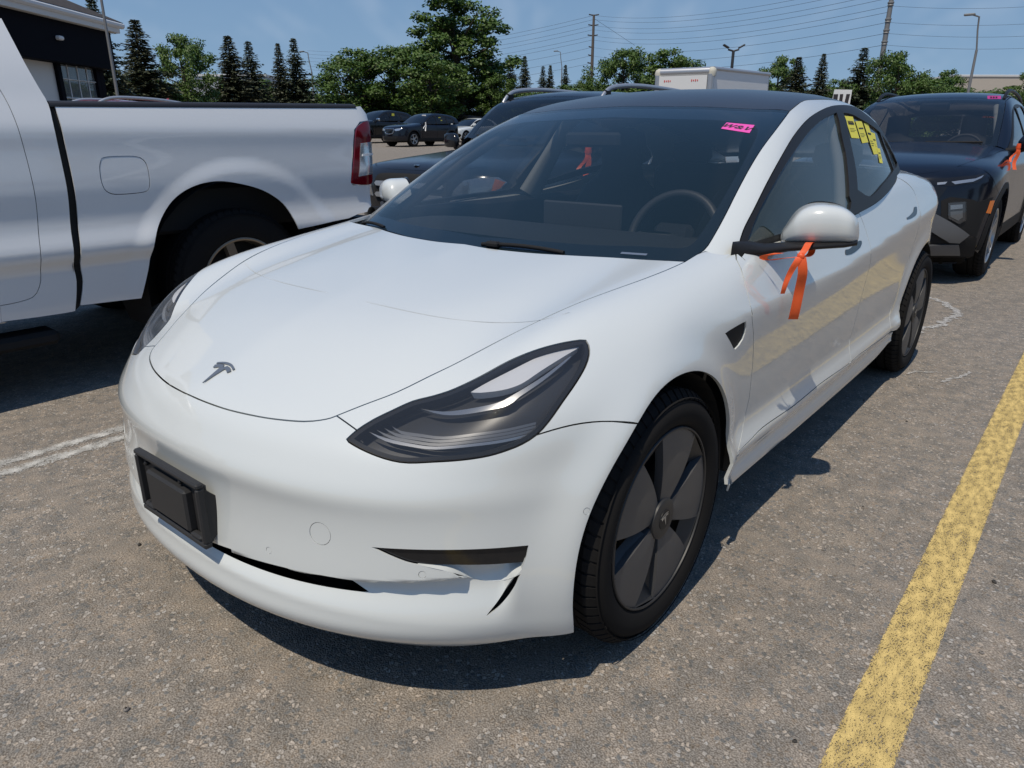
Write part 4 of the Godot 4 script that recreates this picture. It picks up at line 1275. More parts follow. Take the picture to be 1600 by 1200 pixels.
func sedan_cabin(car: Node3D, g: Callable):
	var dash := Tri.new()
	var rows := []
	for q in [[-0.42, 0.92, 0.68], [-0.55, 0.935, 0.70], [-0.70, 0.935, 0.70], [-0.80, 0.925, 0.70], [-0.84, 0.89, 0.70], [-0.84, 0.80, 0.70], [-0.78, 0.6, 0.70]]:
		var row := PackedVector3Array()
		for i in 11:
			var x: float = lerpf(-q[2], q[2], i / 10.0)
			row.append(Vector3(x, q[1] - 0.02 * pow(absf(x) / 0.7, 4), q[0] - 0.06 * pow(absf(x) / 0.7, 2)))
		rows.append(row)
	dash.add(loft(rows))
	part(car, "dashboard", dash, M.dash)
	part(car, "touch_screen", box(Vector3(0.37, 0.235, 0.016), Vector3(0.0, 0.885, -0.92), 0.006).moved(Transform3D(Basis(Vector3.RIGHT, 0.0), Vector3.ZERO)), M.screen_back)
	# steering wheel
	var ringp := PackedVector3Array()
	for i in 40: ringp.append(Vector3(cos(TAU * i / 40) * 0.172, sin(TAU * i / 40) * 0.172, 0))
	var tilt := Transform3D(Basis(Vector3.RIGHT, -0.42), Vector3(0.37, 0.89, -0.98))
	var wheel := part(car, "steering_wheel", tube(ringp, 0.0165, 10, true, 1.0, Vector3.BACK).moved(tilt), M.wheel_grip)
	part(wheel, "hub", Tri.new().add(box(Vector3(0.16, 0.11, 0.05), Vector3.ZERO, 0.02)).add(box(Vector3(0.32, 0.03, 0.03), Vector3(0, -0.005, 0), 0.01)).add(box(Vector3(0.03, 0.16, 0.025), Vector3(0, -0.09, 0), 0.008)).moved(tilt), M.black_satin)
	part(wheel, "column", tube(PackedVector3Array([Vector3(0.37, 0.87, -0.94), Vector3(0.37, 0.80, -0.78)]), 0.05, 12), M.dash)
	part(car, "instrument_shroud", blob([[Vector3(0.37, 0.86, -0.86), 0.14, 0.05], [Vector3(0.37, 0.90, -0.86), 0.13, 0.055], [Vector3(0.37, 0.925, -0.85), 0.06, 0.03]], 14), M.dash)
	# seats
	for sx in [-1.0, 1.0]:
		var seat := Node3D.new(); seat.name = "front_seat"; car.add_child(seat, true)
		seat.position = Vector3(0.37 * sx, 0, 0)
		part(seat, "cushion", blob([[Vector3(0, 0.36, -1.45), 0.22, 0.24], [Vector3(0, 0.47, -1.42), 0.25, 0.27], [Vector3(0, 0.54, -1.43), 0.24, 0.26], [Vector3(0, 0.55, -1.43), 0.10, 0.12]], 18, 3.0), M.seat)
		part(seat, "backrest", blob([[Vector3(0, 0.50, -1.62), 0.22, 0.07], [Vector3(0, 0.62, -1.66), 0.245, 0.085], [Vector3(0, 0.85, -1.74), 0.25, 0.08], [Vector3(0, 1.0, -1.79), 0.20, 0.065], [Vector3(0, 1.055, -1.81), 0.13, 0.055], [Vector3(0, 1.10, -1.82), 0.11, 0.055], [Vector3(0, 1.20, -1.83), 0.125, 0.06], [Vector3(0, 1.265, -1.825), 0.11, 0.05], [Vector3(0, 1.285, -1.82), 0.05, 0.02]], 18, 2.6), M.seat)
	var bench := Node3D.new(); bench.name = "rear_seat"; car.add_child(bench, true)
	part(bench, "cushion", box(Vector3(1.25, 0.2, 0.5), Vector3(0, 0.5, -2.35), 0.06), M.seat)
	part(bench, "backrest", box(Vector3(1.25, 0.55, 0.14), Vector3(0, 0.82, -2.66), 0.05).moved(Transform3D(Basis(Vector3.RIGHT, 0.0), Vector3.ZERO)), M.seat)
	for x in [-0.42, 0.0, 0.42]: part(bench, "headrest", blob([[Vector3(x, 1.08, -2.72), 0.10, 0.04], [Vector3(x, 1.13, -2.72), 0.13, 0.055], [Vector3(x, 1.20, -2.72), 0.12, 0.05], [Vector3(x, 1.22, -2.72), 0.05, 0.02]], 12), M.seat)
	part(car, "parcel_shelf", box(Vector3(1.2, 0.02, 0.5), Vector3(0, 1.05, -2.98), 0.005), M.seat)
	part(car, "headliner", Tri.new().add(loft([PackedVector3Array([top_at(g, -0.55, -1.3, 1.3) - Vector3(0, 0.05, 0), top_at(g, 0, -1.25, 1.3) - Vector3(0, 0.05, 0), top_at(g, 0.55, -1.3, 1.3) - Vector3(0, 0.05, 0)]), PackedVector3Array([top_at(g, -0.57, -1.42, 1.38) - Vector3(0, 0.045, 0), top_at(g, 0, -1.40, 1.38) - Vector3(0, 0.045, 0), top_at(g, 0.57, -1.42, 1.38) - Vector3(0, 0.045, 0)])])), M.pillar_trim)
	# pillar linings and door cards seen through the glass
	for sx in [-1.0, 1.0]:
		var b := Tri.new()
		b.add(tube(PackedVector3Array([Vector3(0.80 * sx, 0.95, -1.60), Vector3(0.74 * sx, 1.12, -1.68), Vector3(0.66 * sx, 1.30, -1.74), Vector3(0.60 * sx, 1.37, -1.78)]), [0.075, 0.06, 0.045, 0.04], 10, false, 0.5, Vector3(sx, 0, 0)))
		part(car, "pillar_lining", b, M.pillar_trim)
		part(car, "door_card", box(Vector3(0.06, 0.5, 1.75), Vector3(0.79 * sx, 0.70, -1.55), 0.02), M.seat)
		part(car, "pillar_lining", tube(PackedVector3Array([Vector3(0.72 * sx, 0.95, -0.62), Vector3(0.66 * sx, 1.14, -0.95), Vector3(0.60 * sx, 1.28, -1.22)]), 0.025, 8), M.seat)

# ---------------------------------------------------------------- other vehicles, from tables
func vehicle_shape(d: Dictionary) -> Shape:
	var s := Shape.new()
	var c := func(k: String, dx: float) -> Lut: return Lut.new(Spl.new(d[k][0], d[k][1]), d[k][0][0], d[k][0][-1], dx)
	s.nose = c.call("nose", 0.015); s.expo = c.call("expo", 0.05); s.pf = c.call("wide_y", 0.02); s.tail = c.call("tail", 0.03)
	s.wide = c.call("wide_z", 0.1)
	s.z0 = d.get("z0", 0.14); s.zr0 = d.zr0; s.rexpo = d.get("rexpo", 3.0); s.k = d.get("k", 0.08); s.bottom = d.get("bottom", 0.2)
	var rows := []
	for y in d.top[1]:
		var r := []
		for x in d.crown[1]: r.append(y - x)
		rows.append(r)
	s.top = Grid.new(d.top[0], d.crown[0], rows, 0.05, 0.06)
	s.arches = d.arches
	if d.has("gw"):
		s.gw = c.call("gw", 0.1); s.gu = c.call("gu", 0.03); s.gc = c.call("gc", 0.07); s.gk = c.call("gk", 0.05); s.kg = d.get("kg", 0.08)
	return s

func alloy(rim: float, spokes: int, style := 0) -> Array:   # [spoke mesh, dark mesh]; face at x = 0
	var t := Tri.new()
	t.add(lathe([Vector2(rim + 0.004, -0.03), Vector2(rim + 0.004, -0.002), Vector2(rim - 0.004, 0.0), Vector2(rim - 0.012, -0.004), Vector2(rim - 0.02, -0.03), Vector2(rim - 0.022, -0.15)], 56, 0.4))
	t.add(lathe([Vector2(0.06, -0.05), Vector2(0.055, -0.012), Vector2(0.04, -0.008), Vector2(0.0, -0.008)], 28, 0.4))
	for i in spokes:
		var a := TAU * i / spokes
		for s in ([-1.0, 1.0] if style == 0 else [0.0]):
			var w := 0.017 if style == 0 else 0.032
			var r0 := 0.035
			var r1 := rim - 0.012
			var p0: float = a + s * 0.20
			var p1: float = a + s * 0.13
			var q := []
			for e in [[r0, p0, -0.016], [(r0 + r1) * 0.5, (p0 + p1) * 0.5, -0.014], [r1, p1, -0.006]]:
				var dir := Vector3(0, cos(e[1]), sin(e[1]))
				var side := Vector3(0, -sin(e[1]), cos(e[1]))
				q.append(PackedVector3Array([dir * e[0] - side * w + Vector3(e[2] - 0.03, 0, 0), dir * e[0] - side * w * 0.8 + Vector3(e[2], 0, 0), dir * e[0] + side * w * 0.8 + Vector3(e[2], 0, 0), dir * e[0] + side * w + Vector3(e[2] - 0.03, 0, 0)]))
			t.add(loft(q, false, true))
	var d := lathe([Vector2(rim - 0.02, -0.10), Vector2(0.0, -0.10)], 40, 0.4)
	return [t, d]

func wheels(car: Node3D, at: Array, r: float, rim: float, w: float, face: Material, spokes := 5, style := 0, turn := 0.0):
	var tire := tyre(r, rim, w, 56)
	var al := alloy(rim - 0.004, spokes, style)
	for i in at.size():
		var n := Node3D.new(); n.name = "wheel"; car.add_child(n, true)
		n.position = at[i]
		if at[i].x < 0: n.rotation.y = PI
		elif at[i].z > -1.0: n.rotation.y = turn
		var off := Transform3D(Basis(Vector3.RIGHT, 0.3 + i * 0.7), Vector3(w * 0.5 - 0.004, 0, 0))
		part(n, "tyre", tire, M.rubber)
		part(n, "rim", al[0].moved(off), face)
		part(n, "hub", al[1].moved(off), M.gap)

func pair(car: Node3D, called: String, t: Tri, m: Material):
	part(car, called, t, m); part(car, called, t.mirror(), m)

func zy(f: Callable, list: Array, step := 0.06) -> PackedVector3Array:
	var out := PackedVector3Array()
	for i in range(0, list.size(), 2): out.append(side_at(f, list[i], list[i + 1]))
	return refine(out, step) if step > 0.0 else out
func xz(f: Callable, list: Array, guess := 1.0, step := 0.06) -> PackedVector3Array:
	var out := PackedVector3Array()
	for i in range(0, list.size(), 2): out.append(top_at(f, list[i], list[i + 1], guess))
	return refine(out, step)
func xy(f: Callable, list: Array, guess := 0.7, step := 0.05) -> PackedVector3Array:
	var out := PackedVector3Array()
	for i in range(0, list.size(), 2): out.append(front_at(f, list[i], list[i + 1], guess))
	return refine(out, step) if step > 0.0 else out

# one body from tables: hood, front, sides cut at the door gaps, roof, glass, tail, wheels
func on_skin(f: Callable, a: Vector3, b: Vector3, n: int) -> PackedVector3Array:   # a line from a to b laid on the skin
	var out := PackedVector3Array([a])
	for i in range(1, n):
		var p := a.lerp(b, float(i) / n)
		for k in 6:
			var v: float = f.call(p)
			p -= grad(f, p) * v
		out.append(p)
	out.append(b)
	return out

func build_vehicle(car: Node3D, d: Dictionary) -> Shape:
	var s := vehicle_shape(d)
	var f := s.low
	var g := s.green
	var h: float = d.h
	var paint_m: Material = d.paint
	var gap: float = d.get("gap", 0.002)
	# hood
	var hf := xz(f, d.hood, 0.9)
	var hood := part(car, "hood", panel(f, join([hf, rev(mirrored(hf))]), Vector3(0, 0.96, 0.28), h, gap, 0.02), paint_m)
	# front
	var ra: float = d.ra
	var yc: float = d.yc
	var zr: float = -d.wb
	var arch := func(zc: float, a0: float, a1: float) -> PackedVector3Array: return arch_curve(f, zc, a0, a1, ra, yc, 20)
	var bot: float = d.front_bottom
	var hood_front := xz(f, d.hood.slice(0, d.hood_front_n * 2), 0.9)
	var cen := PackedVector3Array()
	for i in 21: cen.append(front_at(f, 0.0, lerpf(bot, hood_front[0].y, i / 20.0)) + Vector3(-0.002, 0, 0))
	var low_edge := PackedVector3Array()
	var xe: float = d.front_corner_x
	for i in 15: low_edge.append(front_at(f, xe * (1.0 - i / 14.0), bot + 0.03 * pow(1.0 - i / 14.0, 2), 0.3))
	var up_a: float = d.get("front_arch_angle", 0.75)
	var cheek := on_skin(f, hood_front[-1], arch_curve(f, 0.0, up_a, up_a, ra, yc, 1)[0], 8)
	var face_line := join([cen, hood_front, cheek, arch.call(0.0, up_a, 1.85), low_edge])
	var skin := panel(f, face_line, Vector3(0.5, 0.2, 0.84), h * 0.7, 0.0, 0.02)
	for i in skin.v.size():
		if skin.v[i].x < 0.003: skin.v[i].x = 0.0
	part(car, "front_bumper", Tri.new().add(skin).add(skin.mirror()), d.get("bumper_paint", paint_m))
	# sides
	var belt := zy(f, d.belt)
	var cowl := hf[-1]
	var at_z := func(a: PackedVector3Array, z: float) -> int:
		var b := 0
		for i in a.size():
			if absf(a[i].z - z) < absf(a[b].z - z): b = i
		return b
	var hood_side := xz(f, d.hood.slice((d.hood_front_n - 1) * 2), 0.9)
	var c1: PackedVector3Array = zy(f, d.gap1)
	var c2: PackedVector3Array = zy(f, d.gap2)
	var c3: PackedVector3Array = zy(f, d.gap3)
	var sill: float = d.sill
	var out := Vector3(1, 0.2, 0.05)
	var fender := join([hood_side, [c1[0]], c1, arch.call(0.0, -1.75, up_a), rev(cheek)])
	pair(car, "front_fender", panel(f, fender, Vector3(0.75, 0.6, 0.25), h, gap, 0.03), paint_m)
	var k2: int = at_z.call(belt, c2[0].z)
	var k3: int = at_z.call(belt, c3[0].z)
	var k1: int = at_z.call(belt, c1[0].z)
	var fd := panel(f, join([belt.slice(k1, k2), c2, rev(c1)]), out, h, gap, 0.02)
	var rd := panel(f, join([belt.slice(k2, k3), c3, rev(c2)]), out, h, gap, 0.02)
	var qp_line := join([c3, arch.call(zr, 1.7, -1.7), zy(f, d.quarter_back)])
	var qp := panel(f, qp_line, Vector3(0.9, 0.3, -0.3), h, gap, 0.03)
	var sl := panel(f, zy(f, [-ra * 0.97, sill, zr + ra * 0.97, sill, zr + ra * 0.97, sill - 0.13, -ra * 0.97, sill - 0.13, -ra * 0.97, sill], 0.1), Vector3(1, -0.2, 0), h, gap, 0.02)
	pair(car, "front_door", fd, paint_m); pair(car, "rear_door", rd, paint_m); pair(car, "quarter_panel", qp, paint_m)
	pair(car, "side_sill", sl, d.get("sill_paint", M.black_plastic))
	if d.get("cladding", 0.0) > 0.0:
		for zc in [0.0, zr]:
			var ring := join([arch_curve(f, zc, -1.8, 1.8, ra + 0.002, yc, 24), rev(arch_curve(f, zc, -1.75, 1.75, ra + d.cladding, yc, 24))])
			pair(car, "arch_cladding", panel(f, ring, out, h * 0.6, 0.0, 0.02, 0.006), M.black_plastic)
	# above the belt
	var up := Vector3(0, 0.75, 0.66)
	var foot := xz(g, d.ws_foot, 1.1)
	var side := refine(join([[foot[-1]], zyg(g, d.ws_side)]), 0.06)
	var head := xz(g, d.ws_head, 1.5)
	var ws := join([foot, side, rev(head)])
	var full := join([ws, rev(mirrored(ws))])
	var screen := part(car, "windshield", panel(g, full, up, h * 1.5, 0.002, 0.0), d.get("glass", M.glass_car))
	part(screen, "black_border", panel(g, full, up, h * 1.2, 0.003, 0.0, -0.006, [inset_list(g, full, up, 0.05)], 0.0), M.frit)
	var re := xz(g, d.roof_edge, 1.6)
	var roof := join([head, re, rev(mirrored(re)), rev(mirrored(head))])
	part(car, "roof", panel(g, roof, Vector3(0, 1, -0.05), h * 1.5, 0.001, 0.02), d.get("roof_paint", paint_m))
	var dlo := zy(g, d.dlo)
	var rail := join([side, [head[-1]], re, zy(g, d.rear_pillar), rev(dlo.slice(0))])
	pair(car, "roof_rail", panel(g, rail, Vector3(0.75, 0.65, 0.05), h, 0.001, 0.02), paint_m)
	var panes := []
	for p in d.panes: panes.append(zy(g, p, 0.08))
	var frame_line := join([dlo, zy(g, d.belt_line)])
	var frame := panel(g, frame_line, Vector3(1, 0.35, 0.08), h, 0.0, 0.005, 0.003, panes, 0.01)
	for m in [false, true]:
		var fr := part(car, "window_frame", frame.mirror() if m else frame, M.black_satin)
		for p in panes:
			var t := panel(g, p, Vector3(1, 0.35, 0.08), h * 1.5, -0.004, 0.0, -0.005)
			part(fr, "side_window", t.mirror() if m else t, d.get("side_glass", M.glass_dark))
	# tail: glass and panel
	var tail := PackedVector3Array()
	for q in d.tail_line: tail.append(Vector3(q[0], q[1], -along(f if q[2] == 0 else g, Vector3(q[0], q[1], 0), Vector3.FORWARD, -zr + 0.7)))
	tail = refine(tail, 0.08)
	var tp := panel(f, tail, Vector3(0.35, 0.15, -0.9), h * 1.3, 0.0, 0.02)
	part(car, "tailgate", Tri.new().add(tp).add(tp.mirror()), paint_m)
	var rg := xz(g, d.rear_glass, 1.4)
	part(car, "rear_window", panel(g, join([rg, rev(mirrored(rg))]), Vector3(0, 0.7, -0.7), h * 1.5, 0.0, 0.01), d.get("side_glass", M.glass_dark))
	# inside and below
	var fl := Tri.new()
	fl.add(box(Vector3(1.5, 0.14, d.wb + 0.4), Vector3(0, 0.30, zr * 0.5), 0.02)).add(box(Vector3(1.1, 0.4, 0.9), Vector3(0, 0.55, 0.05), 0.02)).add(box(Vector3(1.6, 0.5, d.wb - ra * 2.2), Vector3(0, 0.55, zr * 0.5), 0.02)).add(box(Vector3(1.1, 0.4, 0.9), Vector3(0, 0.6, zr - 0.05), 0.02))
	part(car, "underbody", fl, M.gap)
	part(car, "dashboard", box(Vector3(1.4, 0.2, 0.35), Vector3(0, d.belt[1] - 0.06, d.belt[0] - 0.2), 0.05), M.dash)
	for x in [-0.37, 0.37]:
		part(car, "front_seat", blob([[Vector3(x, 0.6, zr * 0.5 - 0.1), 0.22, 0.10], [Vector3(x, 0.9, zr * 0.5 - 0.18), 0.25, 0.09], [Vector3(x, d.belt[1] + 0.10, zr * 0.5 - 0.24), 0.2, 0.07], [Vector3(x, d.belt[1] + 0.14, zr * 0.5 - 0.25), 0.12, 0.06], [Vector3(x, d.belt[1] + 0.33, zr * 0.5 - 0.26), 0.12, 0.05], [Vector3(x, d.belt[1] + 0.35, zr * 0.5 - 0.26), 0.04, 0.02]], 12), M.seat)
	part(car, "rear_seat", box(Vector3(1.3, 0.7, 0.16), Vector3(0, 0.85, zr + 0.15), 0.06), M.seat)
	for zc in [0.0, zr]:
		var li := Tri.new()
		for i in 16:
			var a := lerpf(-1.8, 1.8, i / 16.0)
			var b := lerpf(-1.8, 1.8, (i + 1) / 16.0)
			var p := Vector3(0, yc + cos(a) * (ra - 0.01), zc + sin(a) * (ra - 0.01))
			var q := Vector3(0, yc + cos(b) * (ra - 0.01), zc + sin(b) * (ra - 0.01))
			var x1: float = d.track + 0.06
			li.quad(p + Vector3(x1, 0, 0), q + Vector3(x1, 0, 0), q + Vector3(0.5, 0, 0), p + Vector3(0.5, 0, 0))
			li.tri(Vector3(0.52, yc, zc), p + Vector3(0.5, 0, 0), q + Vector3(0.5, 0, 0))
		part(car, "wheel_well_liner", li, M.gap); part(car, "wheel_well_liner", li.mirror(), M.gap)
	var tx: float = d.track
	wheels(car, [Vector3(tx, d.wheel_r, 0), Vector3(-tx, d.wheel_r, 0), Vector3(tx, d.wheel_r, zr), Vector3(-tx, d.wheel_r, zr)], d.wheel_r, d.rim, 0.235, d.get("rim_paint", M.silver), d.get("spokes", 5), d.get("spoke_style", 0))
	# door mirrors
	var mz: float = d.belt[0] - 0.12
	var my: float = d.belt[1] + 0.09
	var mir := Tri.new()
	mir.add(blob([[Vector3(0, -0.07, 0), 0.07, 0.02], [Vector3(0, -0.06, 0), 0.11, 0.035], [Vector3(0, 0.0, 0), 0.12, 0.045], [Vector3(0.01, 0.055, 0), 0.10, 0.038], [Vector3(0.015, 0.07, 0), 0.05, 0.02]], 16, 3.2).moved(Transform3D(Basis(Vector3.UP, 0.25), Vector3(d.mirror_x, my, mz))))
	var arm := tube(PackedVector3Array([Vector3(d.mirror_x - 0.2, my - 0.09, mz), Vector3(d.mirror_x - 0.05, my - 0.06, mz)]), 0.03, 8)
	for m in [false, true]:
		var o := part(car, "door_mirror", mir.mirror() if m else mir, d.get("mirror_paint", paint_m))
		part(o, "mirror_arm", arm.mirror() if m else arm, M.black_plastic)
	return s

func zyg(g: Callable, list: Array) -> PackedVector3Array:
	var out := PackedVector3Array()
	for i in range(0, list.size(), 3): out.append(top_at(g, list[i], list[i + 1], list[i + 2]))
	return out
func inset_list(f: Callable, line: PackedVector3Array, d: Vector3, by: float) -> PackedVector3Array:
	d = d.normalized()
	var e1 := Vector3.UP.cross(d).normalized()
	var e2 := d.cross(e1)
	var poly := PackedVector2Array()
	for p in line: poly.append(Vector2(p.dot(e1), p.dot(e2)))
	if Geometry2D.is_polygon_clockwise(poly): poly.reverse()
	var best := PackedVector2Array()
	for q in Geometry2D.offset_polygon(poly, -by):
		if best.is_empty() or absf(area(q)) > absf(area(best)): best = q
	var out := PackedVector3Array()
	for q in best:
		var near := 0
		var far := 1e9
		for i in line.size():
			var w := Vector2(line[i].dot(e1), line[i].dot(e2)).distance_squared_to(q)
			if w < far: far = w; near = i
		out.append(e1 * q.x + e2 * q.y + d * along(f, e1 * q.x + e2 * q.y, d, line[near].dot(d)))
	return out

# tables of a mid-size SUV; the callers change what differs
func suv_tables() -> Dictionary:
	return {h = 0.05, paint = M.navy, ra = 0.41, yc = 0.37, wb = 2.755, wheel_r = 0.365, rim = 0.245, track = 0.80, cladding = 0.055,
		nose = [[0.15, 0.25, 0.35, 0.5, 0.7, 0.82, 0.9, 1.0, 1.1], [0.70, 0.80, 0.85, 0.87, 0.865, 0.845, 0.80, 0.66, 0.45]],
		expo = [[0.15, 0.4, 0.7, 1.1], [2.4, 2.8, 2.7, 2.5]],
		wide_y = [[0.15, 0.3, 0.5, 0.75, 0.9, 1.0, 1.08, 1.2], [0.86, 0.90, 0.915, 0.925, 0.922, 0.905, 0.875, 0.80]],
		tail = [[0.15, 0.4, 0.7, 1.0, 1.2], [0.85, 0.98, 1.0, 0.97, 0.9]], zr0 = -2.65, rexpo = 3.2,
		wide_z = [[-3.9, -2.9, -1.5, 0.0, 1.0], [0.98, 1.0, 1.0, 1.0, 1.0]],
		top = [[-3.9, -3.0, -1.5, -0.9, -0.6, -0.2, 0.2, 0.5, 0.7, 0.9, 1.0], [1.15, 1.16, 1.16, 1.17, 1.165, 1.12, 1.075, 1.025, 0.97, 0.88, 0.82]],
		crown = [[0.0, 0.3, 0.55, 0.7, 0.85, 1.0], [0.0, 0.006, 0.018, 0.04, 0.085, 0.16]], k = 0.09, bottom = 0.22,
		arches = [[0.0, 0.37, 0.41, 0.016, 0.07, 0.0], [-2.755, 0.37, 0.41, 0.016, 0.07, 0.0]],
		gw = [[-3.9, -3.4, -2.8, -2.0, -1.2, -0.7, -0.2], [0.78, 0.83, 0.865, 0.88, 0.87, 0.84, 0.78]], gu = [[0.9, 1.05, 1.2, 1.4, 1.55, 1.65, 1.8], [-0.03, 0.0, 0.04, 0.13, 0.21, 0.28, 0.42]],
		gc = [[-3.9, -3.55, -3.3, -2.8, -2.2, -1.7, -1.4, -1.1, -0.8, -0.5, -0.2], [1.10, 1.33, 1.50, 1.62, 1.665, 1.65, 1.58, 1.43, 1.24, 1.05, 0.86]], gk = [[0.0, 0.3, 0.5, 0.65, 0.8, 1.0], [0.0, 0.008, 0.025, 0.045, 0.09, 0.2]], kg = 0.08,
		hood = [0.0, 0.80, 0.3, 0.775, 0.5, 0.70, 0.62, 0.58, 0.70, 0.3, 0.76, -0.1, 0.79, -0.45, 0.79, -0.60, 0.6, -0.62, 0.3, -0.58, 0.0, -0.57], hood_front_n = 4,
		front_bottom = 0.25, front_corner_x = 0.86, front_arch_angle = 0.6, sill = 0.42, sill_paint = M.black_plastic,
		belt = [-0.62, 1.08, -1.2, 1.085, -2.0, 1.10, -2.9, 1.13], gap1 = [-0.62, 1.08, -0.62, 0.9, -0.60, 0.6, -0.58, 0.42], gap2 = [-1.62, 1.092, -1.66, 0.9, -1.68, 0.6, -1.68, 0.42], gap3 = [-2.62, 1.12, -2.66, 0.95, -2.60, 0.82, -2.42, 0.62, -2.38, 0.42],
		quarter_back = [-3.2, 0.40, -3.35, 0.6, -3.38, 0.9, -3.3, 1.1, -2.62, 1.12],
		ws_foot = [0.0, -0.575, 0.3, -0.59, 0.55, -0.64, 0.72, -0.72], ws_side = [0.695, -0.95, 1.2, 0.665, -1.2, 1.4, 0.63, -1.42, 1.5], ws_head = [0.0, -1.45, 0.3, -1.46, 0.55, -1.475, 0.63, -1.485],
		roof_edge = [0.63, -1.485, 0.62, -2.0, 0.61, -2.6, 0.59, -3.15, 0.4, -3.3, 0.0, -3.33], dlo = [-0.72, 1.09, -0.9, 1.2, -1.15, 1.36, -1.4, 1.47, -1.8, 1.53, -2.4, 1.53, -2.8, 1.48, -3.05, 1.38, -3.12, 1.30],
		rear_pillar = [-3.3, 1.45, -3.45, 1.25, -3.4, 1.12, -3.12, 1.18, -3.12, 1.30], belt_line = [-3.12, 1.30, -3.1, 1.2, -2.9, 1.155, -2.0, 1.115, -1.2, 1.10, -0.72, 1.09],
		panes = [[-0.85, 1.13, -1.0, 1.24, -1.2, 1.355, -1.4, 1.44, -1.62, 1.485, -1.64, 1.135, -0.85, 1.13], [-1.72, 1.495, -2.0, 1.505, -2.38, 1.50, -2.5, 1.20, -2.45, 1.165, -1.74, 1.14, -1.72, 1.495], [-2.46, 1.49, -2.8, 1.44, -3.0, 1.35, -3.05, 1.26, -2.9, 1.2, -2.6, 1.18, -2.46, 1.49]],
		tail_line = [[0.0, 1.12, 0], [0.45, 1.11, 0], [0.7, 1.06, 0], [0.78, 0.8, 0], [0.8, 0.5, 0], [0.6, 0.28, 0], [0.0, 0.28, 0]], rear_glass = [0.0, -3.36, 0.4, -3.33, 0.55, -3.35, 0.60, -3.55, 0.4, -3.6, 0.0, -3.6], mirror_x = 1.0}

func bits(car: Node3D, f: Callable, origin: Vector3, d: Vector3, h: float, list: Array):   # [name, material, level, pixels, both sides]
	for b in list:
		var line := px(f, b[3], origin)
		var t := panel(f, line, d, h, 0.0, 0.012, b[2])
		part(car, b[0], t, b[1])
		if b[4]: part(car, b[0], t.mirror(), b[1])

func slab(f: Callable, line: PackedVector3Array, d: Vector3, h: float, level: float, lip := 0.012) -> Tri: return panel(f, line, d, h, 0.0, lip, level)

func ribbon_at(at: Vector3, label: String, k := 1.0, m: Material = M.orange):
	var r := thing("orange_ribbon", label, "ribbon", at, 0.0, "orange ribbons tied to door mirrors")
	for q in [[0.006, -0.10, 0.02, 0.022], [-0.03, -0.065, 0.045, 0.016]]:
		var rows := []
		for i in 8:
			var t := i / 7.0
			var c := Vector3(q[0] * t + 0.008 * sin(t * 7.0), q[1] * 1.5 * t, q[2] * t + 0.006 * cos(t * 6.0)) * k
			rows.append(PackedVector3Array([c - Vector3(q[3], 0, -q[3] * 0.4) * 0.5 * k, c + Vector3(q[3], 0, -q[3] * 0.4) * 0.5 * k]))
		part(r, "tail", loft(rows), m)
	part(r, "knot", blob([[Vector3(0, 0.03, 0) * k, 0.012 * k, 0.012 * k], [Vector3(0, 0.0, 0), 0.016 * k, 0.016 * k], [Vector3(0, -0.015, 0) * k, 0.008 * k, 0.008 * k]], 8), m)

